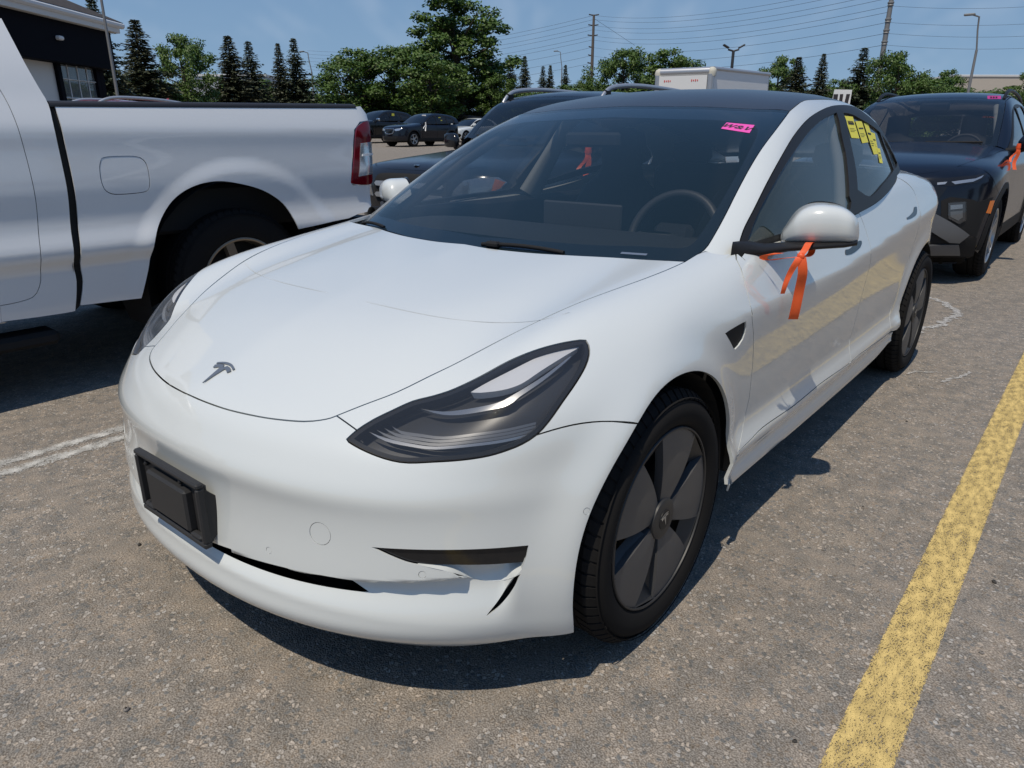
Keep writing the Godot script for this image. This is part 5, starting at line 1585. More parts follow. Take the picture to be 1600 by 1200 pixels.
# the dark blue SUV behind the sedan's tail
func blue_suv():
	var at := Vector3(-0.08, 0.03, -6.30)
	var car := thing("blue_suv", "dark blue SUV with black wheel arch cladding facing the white sedan's tail", "car", at)
	var d := suv_tables()
	d.h = 0.035
	d.paint = M.navy
	var s := build_vehicle(car, d)
	var f := s.low
	var g := s.green
	var front := Vector3(0.5, 0.2, 0.84)
	bits(car, f, at, front, 0.02, [
		["lamp_strip", M.black_gloss, 0.002, [1420, 283, 1440, 280, 1480, 278, 1522, 274, 1543, 270, 1538, 278, 1526, 286, 1486, 291, 1440, 288, 1420, 290], true],
		["daytime_lamp", M.lamp_silver, 0.006, [1486, 284, 1524, 279, 1537, 273.5, 1533, 278, 1520, 284, 1492, 288], true],
		["daytime_lamp", M.lamp_silver, 0.006, [1464, 285.5, 1480, 284, 1476, 288, 1464, 289], true],
		["grille", M.black_gloss, 0.003, [1400, 292, 1440, 290, 1480, 292, 1474, 302, 1458, 320, 1440, 327, 1400, 328], true],
		["corner_panel", M.black_plastic, 0.004, [1470, 314, 1484, 308, 1520, 312, 1528, 316, 1552, 308, 1536, 340, 1524, 372, 1510, 366, 1470, 340], true],
		["headlight", M.lamp_dark, 0.010, [1481, 318, 1507, 316, 1507, 344, 1497, 350, 1481, 341], true],
		["headlight_lamp", M.lamp_silver, 0.013, [1484, 321, 1503, 319.5, 1503, 326, 1484, 328], true],
		["headlight_lamp", M.lamp_rib, 0.013, [1484, 331, 1503, 329.5, 1503, 340, 1496, 345, 1484, 339], true],
		["headlight_lens", M.lens, 0.018, [1480, 317, 1508, 315, 1508, 345, 1497, 351, 1480, 342], true],
		["lower_bumper", M.black_plastic, 0.005, [1440, 345, 1470, 350, 1512, 372, 1526, 372, 1520, 400, 1500, 412, 1440, 412], true],
		["skid_wing", M.skid, 0.030, [1452, 331, 1462, 336, 1512, 368, 1496, 381, 1481, 380, 1466, 371, 1452, 362], true],
		["skid_plate", M.skid, 0.020, [1440, 384, 1496, 383, 1498, 400, 1440, 400], true],
		["side_marker", M.amber, 0.006, [1547, 314, 1553.5, 313.5, 1547, 334, 1541, 333], true]])
	for sx in [-1.0, 1.0]:
		var p := PackedVector3Array()
		for q in [[-1.52, -0.01], [-1.62, 0.03], [-1.85, 0.05], [-2.4, 0.052], [-2.9, 0.045], [-3.08, 0.02], [-3.12, -0.01]]:
			var b := top_at(g, 0.60, q[0], 1.6)
			p.append(Vector3(b.x * sx, b.y + q[1], b.z))
		part(car, "roof_bar", tube(refine(p, 0.06), 0.018, 8), M.black_satin)
	part(car, "wiper", tube(PackedVector3Array([top_at(g, 0.1, -0.62, 1.1) + Vector3(0, 0.02, 0), top_at(g, -0.55, -0.70, 1.1) + Vector3(0, 0.02, 0)]), 0.012, 6), M.black_plastic)
	part(car, "wiper", tube(PackedVector3Array([top_at(g, 0.6, -0.70, 1.1) + Vector3(0, 0.02, 0), top_at(g, 0.12, -0.64, 1.1) + Vector3(0, 0.02, 0)]), 0.012, 6), M.black_plastic)
	part(car, "steering_wheel", tube_ring(Vector3(0.37, 1.06, -1.15), 0.18, 0.015, -0.4), M.wheel_grip)
	part(car, "pillar_lining", tube(PackedVector3Array([Vector3(0.70, 1.12, -0.85), Vector3(0.62, 1.35, -1.2), Vector3(0.56, 1.5, -1.45)]), 0.03, 8), M.pillar_trim)
	part(car, "camera_cover", box(Vector3(0.28, 0.10, 0.06), Vector3(0, 1.50, -1.42), 0.02), M.black_satin)
	var pk := px(g, [1542.5, 150, 1563.5, 150, 1564, 155, 1543, 155], at)
	for i in 4: pk[i] += grad(g, pk[i]) * 0.003
	var st := single("windshield_sticker", "small pink sticker at the top of the blue SUV's windshield", "sticker", quad_of(pk[3] + at, pk[2] + at, pk[1] + at, pk[0] + at), M.pink)
	var ink := Tri.new()
	for k in 3:
		var o := pk[0].lerp(pk[1], 0.22 + 0.2 * k).lerp(pk[3].lerp(pk[2], 0.22 + 0.2 * k), 0.3) + at + Vector3(0, 0.001, 0.003)
		var e := (pk[1] - pk[0]) * 0.12
		var w := (pk[3] - pk[0]) * 0.4
		ink.quad(o + w, o + e + w, o + e, o)
	part(st, "lettering", ink, M.ink)
	ribbon_at(EYE + sight(1591, 231) * 8.15, "orange ribbon tied to the blue SUV's door mirror", 1.25)

func tube_ring(at: Vector3, r: float, w: float, tilt: float) -> Tri:
	var p := PackedVector3Array()
	for i in 32: p.append(Vector3(cos(TAU * i / 32) * r, sin(TAU * i / 32) * r, 0))
	return tube(p, w, 8, true, 1.0, Vector3.BACK).moved(Transform3D(Basis(Vector3.RIGHT, tilt), at))

# the grey SUV behind the pickup
func grey_suv():
	var at := Vector3(-2.80, 0.02, -3.36)
	var car := thing("grey_suv", "dark grey boxy SUV with silver roof rails and barred grille", "car", at)
	var d := suv_tables()
	d.h = 0.045
	d.paint = M.slate; d.cladding = 0.0
	d.nose = [[0.15, 0.3, 0.45, 0.6, 0.8, 0.9, 0.96, 1.02, 1.1], [0.62, 0.74, 0.78, 0.79, 0.795, 0.78, 0.74, 0.64, 0.4]]
	d.expo = [[0.15, 0.5, 0.9, 1.1], [2.6, 3.2, 3.2, 3.0]]
	d.wide_y = [[0.15, 0.3, 0.5, 0.75, 0.9, 1.0, 1.08, 1.2], [0.86, 0.89, 0.90, 0.905, 0.90, 0.885, 0.86, 0.80]]
	d.top = [[-3.9, -3.0, -1.5, -0.9, -0.6, -0.2, 0.2, 0.5, 0.7, 0.8, 1.0], [1.12, 1.13, 1.13, 1.13, 1.125, 1.095, 1.06, 1.03, 0.995, 0.965, 0.9]]
	d.gc = [[-3.9, -3.6, -3.45, -3.2, -2.6, -2.0, -1.5, -1.2, -1.05, -0.85, -0.6, -0.2], [1.2, 1.42, 1.53, 1.60, 1.635, 1.645, 1.635, 1.605, 1.555, 1.40, 1.17, 0.80]]
	d.hood = [0.0, 0.74, 0.3, 0.73, 0.5, 0.68, 0.66, 0.5, 0.72, 0.2, 0.76, -0.2, 0.78, -0.5, 0.76, -0.60, 0.5, -0.58, 0.0, -0.55]
	d.hood_front_n = 4
	d.ws_foot = [0.0, -0.56, 0.4, -0.60, 0.72, -0.70]; d.ws_side = [0.70, -0.85, 1.3, 0.67, -1.0, 1.45, 0.64, -1.10, 1.5]; d.ws_head = [0.0, -1.09, 0.35, -1.10, 0.64, -1.13]
	d.roof_edge = [0.64, -1.13, 0.64, -1.6, 0.63, -2.6, 0.61, -3.2, 0.4, -3.36, 0.0, -3.38]
	d.dlo = [-0.70, 1.09, -0.86, 1.28, -1.02, 1.42, -1.2, 1.49, -1.8, 1.52, -2.6, 1.51, -3.05, 1.47, -3.2, 1.36]
	d.rear_pillar = [-3.4, 1.45, -3.5, 1.25, -3.4, 1.12, -3.15, 1.16, -3.2, 1.36]; d.belt_line = [-3.2, 1.36, -3.15, 1.15, -2.0, 1.105, -0.70, 1.09]
	d.panes = [[-0.82, 1.14, -0.95, 1.30, -1.08, 1.41, -1.25, 1.46, -1.6, 1.48, -1.64, 1.13, -0.82, 1.14], [-1.72, 1.485, -2.4, 1.48, -2.5, 1.16, -1.74, 1.135, -1.72, 1.485], [-2.5, 1.475, -3.0, 1.44, -3.1, 1.36, -3.06, 1.19, -2.58, 1.165, -2.5, 1.475]]
	d.rim_paint = M.silver
	d.mirror_x = 0.98
	var s := build_vehicle(car, d)
	var f := s.low
	var g := s.green
	var front := Vector3(0.3, 0.1, 0.95)
	var gl := xy(f, [0.0, 0.93, 0.30, 0.925, 0.40, 0.90, 0.42, 0.80, 0.36, 0.68, 0.0, 0.66], 0.7, 0.04)
	part(car, "grille", slab(f, join([gl, rev(mirrored(gl))]), Vector3(0, 0.1, 1), 0.03, 0.008), M.gap)
	for q in [[0.865, 0.82], [0.775, 0.73]]:
		var b := xy(f, [0.0, q[0], 0.38, q[0] - 0.004, 0.40, q[0] - 0.022, 0.38, q[1] + 0.004, 0.0, q[1]], 0.7, 0.05)
		part(car, "grille_bar", slab(f, join([b, rev(mirrored(b))]), Vector3(0, 0.1, 1), 0.02, 0.03, 0.02), M.satin_metal)
	part(car, "grille_badge", tube_ring(front_at(f, 0.0, 0.80) + Vector3(0, 0, 0.045), 0.085, 0.011, 0.0), M.chrome)
	var hl := px(f, [703.4, 315.8, 708.5, 299, 725, 282, 749, 278, 779.4, 277, 793, 285, 783, 295.5, 766, 305], at)
	var lampset := slab(f, hl, front, 0.02, 0.006)
	for m in [false, true]:
		var o := part(car, "headlight", lampset.mirror() if m else lampset, M.lamp_bright)
		var cor := slab(f, px(f, [775, 279.5, 791, 285, 783, 294, 768, 302], at), front, 0.02, 0.010)
		part(o, "turn_lamp", cor.mirror() if m else cor, M.amber)
		var lens := slab(f, hl, front, 0.02, 0.016)
		part(o, "lens", lens.mirror() if m else lens, M.lens)
	var bl := xy(f, [0.0, 0.56, 0.4, 0.555, 0.6, 0.54, 0.62, 0.44, 0.4, 0.40, 0.0, 0.40], 0.7, 0.05)
	part(car, "lower_intake", slab(f, join([bl, rev(mirrored(bl))]), Vector3(0, 0.1, 1), 0.04, 0.004), M.gap)
	part(car, "hood_badge", lathe([Vector2(0.028, 0.0), Vector2(0.027, 0.006), Vector2(0.0, 0.007)], 20, 0.4).moved(Transform3D(Basis(Vector3.BACK, PI / 2), top_at(f, 0.0, 0.68, 1.0))), M.chrome)
	for sx in [-1.0, 1.0]:
		var p := PackedVector3Array()
		for q in [[-1.10, -0.015], [-1.16, 0.03], [-1.32, 0.062], [-1.8, 0.072], [-2.6, 0.068], [-3.1, 0.05], [-3.25, 0.02], [-3.3, -0.02]]:
			var b := top_at(g, 0.585, q[0], 1.6)
			p.append(Vector3(b.x * sx, b.y + q[1], b.z))
		var rail := part(car, "roof_bar", tube(refine(p, 0.05), 0.017, 8, false, 1.3), M.satin_metal)
		for z in [-1.20, -2.3, -3.15]:
			var b := top_at(g, 0.585, z, 1.6)
			part(rail, "foot", box(Vector3(0.035, 0.06, 0.10), Vector3(b.x * sx, b.y + 0.02, z), 0.01), M.black_satin)
	part(car, "wiper", tube(PackedVector3Array([top_at(g, 0.1, -0.60, 1.1) + Vector3(0, 0.02, 0), top_at(g, -0.55, -0.66, 1.1) + Vector3(0, 0.02, 0)]), 0.012, 6), M.black_plastic)
	part(car, "camera_cover", box(Vector3(0.16, 0.10, 0.06), Vector3(0, 1.46, -1.06), 0.02), M.black_satin)
	var p0 := EYE + sight(919, 238) * 5.35
	ribbon_at(p0, "orange ribbon tied to the grey SUV's door mirror", 1.6)

func bed_front_up(a: PackedVector3Array) -> PackedVector3Array:   # ordered from the rail downwards
	return rev(a) if a[0].y < a[-1].y else a

# the white pickup beside the sedan
func pickup():
	var at := Vector3(-3.22, 0.0, 2.82)
	var car := thing("pickup_truck", "white crew cab pickup truck with black bed rail caps beside the sedan", "truck", at)
	var s := vehicle_shape({h = 0.05, nose = [[0.2, 0.6, 1.0, 1.2, 1.4, 2.0], [0.85, 0.95, 0.95, 0.9, 0.6, 0.2]], expo = [[0.2, 2.0], [3.0, 3.0]], z0 = 0.1,
		wide_y = [[0.25, 0.36, 0.44, 0.56, 0.625, 0.645, 0.665, 0.8, 1.0, 1.2, 1.285, 1.305, 1.33, 1.40, 1.5, 1.7, 1.85, 2.0], [0.93, 0.972, 0.986, 0.993, 0.996, 0.999, 1.015, 1.020, 1.024, 1.018, 1.014, 1.008, 1.000, 0.976, 0.945, 0.865, 0.79, 0.70]],
		tail = [[0.2, 2.0], [0.30, 0.30]], zr0 = -4.40, rexpo = 4.0, wide_z = [[-5.0, -4.5, -3.5, -1.0, 1.0], [0.985, 0.992, 1.0, 1.0, 0.98]],
		top = [[-5.0, -3.0, 1.0], [1.97, 1.97, 1.97]], crown = [[0.0, 1.1], [0.0, 0.02]], k = 0.05, bottom = 0.25,
		arches = [[-3.57, 0.43, 0.655, 0.013, 0.05, -1.0], [0.0, 0.43, 0.655, 0.013, 0.05, -1.0]]})
	var f := s.low
	var out := Vector3(1, 0.12, 0)
	# bed side
	var rail_top := zy(f, [-2.70, 1.375, -3.0, 1.382, -3.6, 1.395, -4.2, 1.408, -4.46, 1.413])
	var bed_tail := px(f, [563, 166, 572, 178, 575, 188, 562, 190, 553, 203, 550, 240, 548, 285, 552, 290, 578, 288, 580, 320, 578, 330, 560, 334], at)
	var arch_pts := refine(px(f, [467, 358, 452, 330, 437, 313, 410, 297, 375, 287, 340, 283, 305, 290, 275, 308, 255, 335, 243, 372, 232, 420, 221, 466], at), 0.03)
	var bed_front := refine(px(f, [126, 477, 130, 440, 127, 400, 121, 330, 112, 270, 100, 215, 90, 178, 86, 166], at), 0.04)
	var bed_low := px(f, [560, 334, 545, 341, 520, 346, 495, 352], at)
	var bed_line := join([rail_top, bed_tail, bed_low, arch_pts, bed_front])
	var fuel := refine(px(f, [155, 262, 157, 250, 164, 245, 190, 243.5, 212, 244, 224, 249, 231, 261, 234.5, 283, 233, 296, 224, 301, 195, 304, 175, 303.5, 163, 296, 157, 280, 155, 262], at), 0.02)
	var bed := panel(f, bed_line, out, 0.022, 0.0, 0.008, 0.0, [fuel], 0.012)
	var tank := panel(f, fuel, out, 0.02, 0.004, 0.008, -0.001)
	var tail_lamp := refine(px(f, [575, 189, 566, 191, 556, 203, 553, 240, 549, 280, 553, 288, 580, 286.5, 580, 262, 578.5, 225, 575, 189], at), 0.02)
	var red := panel(f, tail_lamp, Vector3(0.95, 0.1, -0.3), 0.012, 0.001, 0.02, 0.004)
	var clear := panel(f, px(f, [562, 224, 579, 222, 580.5, 272, 559, 276], at), Vector3(0.95, 0.1, -0.3), 0.012, 0.0, 0.008, 0.008)
	var white_lamp := panel(f, px(f, [564, 241, 580, 239.5, 580.2, 242.5, 563.5, 244.5], at), Vector3(0.95, 0.1, -0.3), 0.012, 0.0, 0.006, 0.011)
	var cap_rows := []
	for i in 24:
		var z := lerpf(-2.69, -4.47, i / 23.0)
		var y := 1.375 + (-2.70 - z) * 0.0216
		var e := side_at(f, z, y)
		cap_rows.append(PackedVector3Array([e + Vector3(0.004, -0.008, 0), e + Vector3(0.006, 0.006, 0), e + Vector3(-0.006, 0.017, 0), e + Vector3(-0.06, 0.020, 0), e + Vector3(-0.085, 0.012, 0), e + Vector3(-0.085, -0.02, 0)]))
	var cap := loft(cap_rows)
	# cab
	var cab_back := refine(px(f, [118, 486, 120, 440, 116, 400, 108, 320, 97, 255, 85, 200, 76, 163, 60, 135, 40, 100, 20, 62, 2, 28], at), 0.04)
	var c_top := cab_back[-1]
	var low_back := PackedVector3Array()
	for p in cab_back:
		if p.y < 1.36: low_back.append(p)
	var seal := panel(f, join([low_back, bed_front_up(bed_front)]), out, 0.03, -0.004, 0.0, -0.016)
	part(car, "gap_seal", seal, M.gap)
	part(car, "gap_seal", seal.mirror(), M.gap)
	var door_cut := refine(px(f, [0, 478, 30, 472, 52, 464, 61, 450, 64, 430, 64, 400, 58, 330, 45, 260, 30, 205, 14, 165, 0, 140], at), 0.03)
	var cab_low := refine(join([px(f, [118, 486, 104, 489, 50, 497, 2, 503], at)]), 0.04)
	var cab_corner := join([cab_low, door_cut, [side_at(f, -2.25, 1.40), side_at(f, -2.15, 1.60)], rev(PackedVector3Array(cab_back)).slice(0, 1), rev(cab_back)])
	var corner := panel(f, cab_corner, out, 0.025, 0.0012, 0.008)
	var lowz: float = door_cut[0].z
	var rear_door := join([door_cut, zy(f, [-2.25, 1.36, -1.9, 1.36, -1.4, 1.36, -1.36, 1.0, -1.36, 0.50]), [side_at(f, lowz, door_cut[0].y)]])
	var door := panel(f, rear_door, out, 0.03, 0.002, 0.02)
	var front_door := panel(f, zy(f, [-1.35, 1.36, -0.62, 1.36, -0.60, 0.9, -0.60, 0.50, -1.35, 0.50, -1.35, 1.36], 0.08), out, 0.05, 0.002, 0.02)
	var fender := join([zy(f, [-0.60, 1.30, 0.2, 1.24, 0.62, 1.15], 0.1), zy(f, [0.66, 0.7, 0.62, 0.45], 0.1), rev(arch_curve(f, 0.0, -1.6, 1.4, 0.5, 0.43, 20)), zy(f, [-0.60, 0.5, -0.60, 1.30], 0.1)])
	var wing := panel(f, fender, out, 0.05, 0.002, 0.03)
	var sill := panel(f, join([zy(f, [-0.60, 0.50, -1.5, 0.50, lowz, door_cut[0].y], 0.1), rev(cab_low).slice(0, 2), zy(f, [-1.5, 0.40, -0.60, 0.40, -0.60, 0.5], 0.1)]), out, 0.05, 0.0, 0.03)
	var frame_line := zy(f, [-2.25, 1.36, -2.15, 1.6, -1.9, 1.78, -1.2, 1.82, -0.85, 1.72, -0.5, 1.36, -2.25, 1.36], 0.08)
	var pane_a := zy(f, [-2.12, 1.41, -2.03, 1.60, -1.88, 1.71, -1.45, 1.745, -1.42, 1.41, -2.12, 1.41], 0.08)
	var pane_b := zy(f, [-1.34, 1.41, -1.34, 1.75, -1.2, 1.75, -0.92, 1.66, -0.66, 1.41, -1.34, 1.41], 0.08)
	var frame := panel(f, frame_line, out, 0.05, 0.0, 0.02, 0.0, [pane_a, pane_b], 0.01)
	var pa := panel(f, pane_a, out, 0.1, -0.003, 0.0, -0.006)
	var pb := panel(f, pane_b, out, 0.1, -0.003, 0.0, -0.006)
	for m in [false, true]:
		var b := part(car, "bed_side", bed.mirror() if m else bed, M.truck_white)
		if not m: part(b, "fuel_door", tank, M.truck_white)
		part(car, "bed_rail_cap", cap.mirror() if m else cap, M.rail_cap)
		var l := part(car, "tail_lamp", red.mirror() if m else red, M.red_lens)
		part(l, "clear_lens", clear.mirror() if m else clear, M.lamp_bright)
		part(l, "divider", white_lamp.mirror() if m else white_lamp, M.white_paper)
		part(car, "cab_corner", corner.mirror() if m else corner, M.truck_white)
		part(car, "rear_door", door.mirror() if m else door, M.truck_white)
		part(car, "front_door", front_door.mirror() if m else front_door, M.truck_white)
		part(car, "front_fender", wing.mirror() if m else wing, M.truck_white)
		part(car, "side_sill", sill.mirror() if m else sill, M.truck_white)
		var w := part(car, "window_frame", frame.mirror() if m else frame, M.truck_white)
		part(w, "side_window", pa.mirror() if m else pa, M.glass_dark); part(w, "side_window", pb.mirror() if m else pb, M.glass_dark)
		var board := box(Vector3(0.16, 0.07, 2.0), Vector3(-0.88 if m else 0.88, 0.305, -1.55), 0.02)
		part(car, "running_board", board, M.black_plastic)
		var pillar := loft([PackedVector3Array([side_at(f, -2.15, 1.60), side_at(f, -2.0, 1.80)]), PackedVector3Array([c_top, c_top + Vector3(-0.1, 0.12, 0.3)])])
	# gap between cab and bed, cab back, roof, hood, box floor
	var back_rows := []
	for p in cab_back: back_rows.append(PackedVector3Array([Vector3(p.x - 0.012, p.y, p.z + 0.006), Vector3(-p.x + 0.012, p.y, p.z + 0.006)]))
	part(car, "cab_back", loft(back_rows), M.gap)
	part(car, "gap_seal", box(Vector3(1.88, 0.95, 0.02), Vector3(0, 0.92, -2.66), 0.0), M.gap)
	var roof_rows := []
	for z in [-2.45, -2.3, -1.9, -1.2, -0.85, -0.75]:
		var row := PackedVector3Array()
		for i in 9:
			var x := lerpf(0.80, -0.80, i / 8.0)
			row.append(Vector3(x, 1.93 - 0.12 * pow(absf(x) / 0.8, 4) - (0.16 if z < -2.4 else 0.06 if z < -2.25 else 0.0) - (0.08 if z > -0.8 else 0.0), z))
		roof_rows.append(row)
	part(car, "roof", loft(roof_rows), M.truck_white)
	part(car, "windshield", loft([PackedVector3Array([Vector3(0.78, 1.84, -0.76), Vector3(-0.78, 1.84, -0.76)]), PackedVector3Array([Vector3(0.86, 1.32, -0.15), Vector3(-0.86, 1.32, -0.15)])]), M.glass_dark)
	part(car, "hood", box(Vector3(1.75, 0.12, 1.0), Vector3(0, 1.22, 0.30), 0.05), M.truck_white)
	part(car, "front_bumper", box(Vector3(1.9, 0.75, 0.30), Vector3(0, 0.78, 0.75), 0.10), M.black_plastic)
	part(car, "chassis", Tri.new().add(box(Vector3(1.0, 0.22, 5.0), Vector3(0, 0.50, -2.0), 0.02)).add(box(Vector3(1.7, 0.25, 1.0), Vector3(0, 0.85, -3.57), 0.02)), M.gap)
	part(car, "floor_pan", box(Vector3(1.8, 0.05, 3.4), Vector3(0, 0.52, -1.0), 0.01), M.gap)
	part(car, "bed_floor", box(Vector3(1.86, 0.06, 1.85), Vector3(0, 1.02, -3.58), 0.01), M.gap)
	part(car, "tailgate", box(Vector3(1.62, 0.62, 0.06), Vector3(0, 1.08, -4.56), 0.02), M.truck_white)
	part(car, "rear_bumper", box(Vector3(1.96, 0.20, 0.22), Vector3(0, 0.60, -4.64), 0.05), M.black_plastic)
	for zc in [-3.57, 0.0]:
		for sx in [-1.0, 1.0]:
			var li := Tri.new()
			for i in 18:
				var a := lerpf(-1.9, 1.9, i / 18.0)
				var b := lerpf(-1.9, 1.9, (i + 1) / 18.0)
				var p := Vector3(0, 0.43 + cos(a) * 0.575, zc + sin(a) * 0.575)
				var q := Vector3(0, 0.43 + cos(b) * 0.575, zc + sin(b) * 0.575)
				li.quad(p + Vector3(0.97 * sx, 0, 0), q + Vector3(0.97 * sx, 0, 0), q + Vector3(0.6 * sx, 0, 0), p + Vector3(0.6 * sx, 0, 0))
				li.tri(Vector3(0.62 * sx, 0.43, zc), p + Vector3(0.6 * sx, 0, 0), q + Vector3(0.6 * sx, 0, 0))
			part(car, "wheel_well_liner", li, M.gap)
	wheels(car, [Vector3(0.83, 0.42, -3.57), Vector3(-0.83, 0.42, -3.57), Vector3(0.83, 0.42, 0.0), Vector3(-0.83, 0.42, 0.0)], 0.42, 0.262, 0.28, M.bronze, 6, 1)

func sedan_tables() -> Dictionary:
	var d := suv_tables()
	d.cladding = 0.0; d.ra = 0.37; d.yc = 0.33; d.wheel_r = 0.33; d.rim = 0.225; d.wb = 2.75; d.track = 0.78
	d.nose = [[0.15, 0.25, 0.35, 0.5, 0.62, 0.70, 0.8, 0.95], [0.74, 0.84, 0.88, 0.88, 0.86, 0.80, 0.62, 0.35]]
	d.wide_y = [[0.15, 0.3, 0.5, 0.7, 0.8, 0.9, 1.0, 1.1], [0.84, 0.88, 0.895, 0.90, 0.89, 0.865, 0.81, 0.74]]
	d.top = [[-3.9, -3.5, -3.0, -1.5, -0.9, -0.6, -0.2, 0.2, 0.5, 0.7, 0.9, 1.0], [1.04, 1.06, 1.06, 1.0, 0.98, 0.96, 0.93, 0.88, 0.82, 0.76, 0.68, 0.62]]
	d.gw = [[-3.9, -3.4, -2.8, -2.0, -1.2, -0.7, -0.2], [0.56, 0.66, 0.78, 0.83, 0.83, 0.80, 0.75]]
	d.gu = [[0.7, 0.9, 1.0, 1.2, 1.35, 1.45, 1.6], [-0.03, 0.0, 0.03, 0.11, 0.19, 0.27, 0.4]]
	d.gc = [[-3.9, -3.5, -3.1, -2.7, -2.2, -1.8, -1.5, -1.2, -0.9, -0.6, -0.2], [0.92, 1.06, 1.22, 1.36, 1.43, 1.44, 1.41, 1.32, 1.17, 1.01, 0.8]]
	d.hood = [0.0, 0.78, 0.3, 0.75, 0.5, 0.66, 0.60, 0.54, 0.68, 0.25, 0.74, -0.1, 0.76, -0.4, 0.76, -0.52, 0.5, -0.50, 0.0, -0.46]
	d.front_bottom = 0.2; d.sill = 0.34; d.front_corner_x = 0.84
	d.belt = [-0.55, 0.93, -1.2, 0.94, -2.0, 0.955, -2.9, 0.98]; d.gap1 = [-0.55, 0.93, -0.54, 0.7, -0.52, 0.5, -0.50, 0.34]; d.gap2 = [-1.55, 0.945, -1.6, 0.7, -1.62, 0.5, -1.62, 0.34]; d.gap3 = [-2.5, 0.965, -2.55, 0.85, -2.5, 0.72, -2.4, 0.55, -2.36, 0.34]
	d.quarter_back = [-3.2, 0.35, -3.4, 0.6, -3.4, 0.85, -3.2, 0.97, -2.5, 0.965]
	d.ws_foot = [0.0, -0.47, 0.4, -0.51, 0.70, -0.62]; d.ws_side = [0.68, -0.85, 1.1, 0.64, -1.1, 1.2, 0.60, -1.34, 1.3]; d.ws_head = [0.0, -1.36, 0.35, -1.37, 0.60, -1.39]
	d.roof_edge = [0.60, -1.39, 0.59, -1.8, 0.57, -2.3, 0.54, -2.6, 0.3, -2.65, 0.0, -2.66]
	d.dlo = [-0.62, 0.94, -0.8, 1.05, -1.1, 1.22, -1.4, 1.31, -1.8, 1.35, -2.2, 1.34, -2.6, 1.24, -2.8, 1.10]
	d.rear_pillar = [-2.9, 1.22, -3.2, 1.08, -3.2, 0.98, -2.8, 0.99, -2.8, 1.10]; d.belt_line = [-2.8, 1.10, -2.75, 1.0, -2.0, 0.97, -1.2, 0.955, -0.62, 0.94]
	d.panes = [[-0.75, 0.985, -0.95, 1.1, -1.2, 1.22, -1.5, 1.30, -1.54, 0.985, -0.75, 0.985], [-1.62, 1.315, -2.0, 1.32, -2.3, 1.27, -2.55, 1.15, -2.6, 1.02, -1.64, 0.99, -1.62, 1.315]]
	d.tail_line = [[0.0, 1.02, 0], [0.45, 1.0, 0], [0.65, 0.95, 0], [0.76, 0.7, 0], [0.78, 0.45, 0], [0.6, 0.25, 0], [0.0, 0.25, 0]]; d.rear_glass = [0.0, -2.70, 0.3, -2.68, 0.5, -2.66, 0.54, -3.0, 0.4, -3.25, 0.0, -3.28]
	d.arches = [[0.0, 0.33, 0.37, 0.012, 0.06, 0.0], [-2.75, 0.33, 0.37, 0.012, 0.06, 0.0]]; d.mirror_x = 0.96
	return d

func plain_face(car: Node3D, s: Shape, y0: float, y1: float, chrome: bool):   # grille and lamps of a vehicle far off
	var f := s.low
	var front := Vector3(0.3, 0.1, 0.95)
	var gl := xy(f, [0.0, y1, 0.26, y1 - 0.005, 0.34, y1 - 0.03, 0.28, y0 + 0.03, 0.12, y0, 0.0, y0 - 0.01], 0.7, 0.05)
	var o := part(car, "grille", slab(f, join([gl, rev(mirrored(gl))]), Vector3(0, 0.1, 1), 0.06, 0.008), M.black_gloss)
	if chrome: part(o, "grille_surround", tube(join([gl, rev(mirrored(gl))]), 0.018, 6, true, 1.0, Vector3.BACK).moved(Transform3D(Basis(), Vector3(0, 0, 0.02))), M.chrome)
	var lo := xy(f, [0.0, y0 - 0.16, 0.5, y0 - 0.165, 0.55, y0 - 0.22, 0.5, y0 - 0.27, 0.0, y0 - 0.28], 0.7, 0.08)
	part(car, "lower_intake", slab(f, join([lo, rev(mirrored(lo))]), Vector3(0, 0.1, 1), 0.06, 0.006), M.gap)
	var hl := xy(f, [0.36, y1 - 0.02, 0.5, y1 + 0.01, 0.66, y1 + 0.02, 0.74, y1 - 0.0, 0.62, y1 - 0.08, 0.42, y1 - 0.10, 0.36, y1 - 0.02], 0.6, 0.05)
	var t := slab(f, hl, Vector3(0.5, 0.2, 0.84), 0.05, 0.008)
	part(car, "headlight", t, M.lamp_bright); part(car, "headlight", t.mirror(), M.lamp_bright)

func yellow_tag(at: Vector3, size: Vector2, label: String, turn := 0.0):
	single("paper_tag", label, "paper tag", box(Vector3(0.004, size.y, size.x)), M.yellow_paper, at, turn, "yellow papers in far car windows")

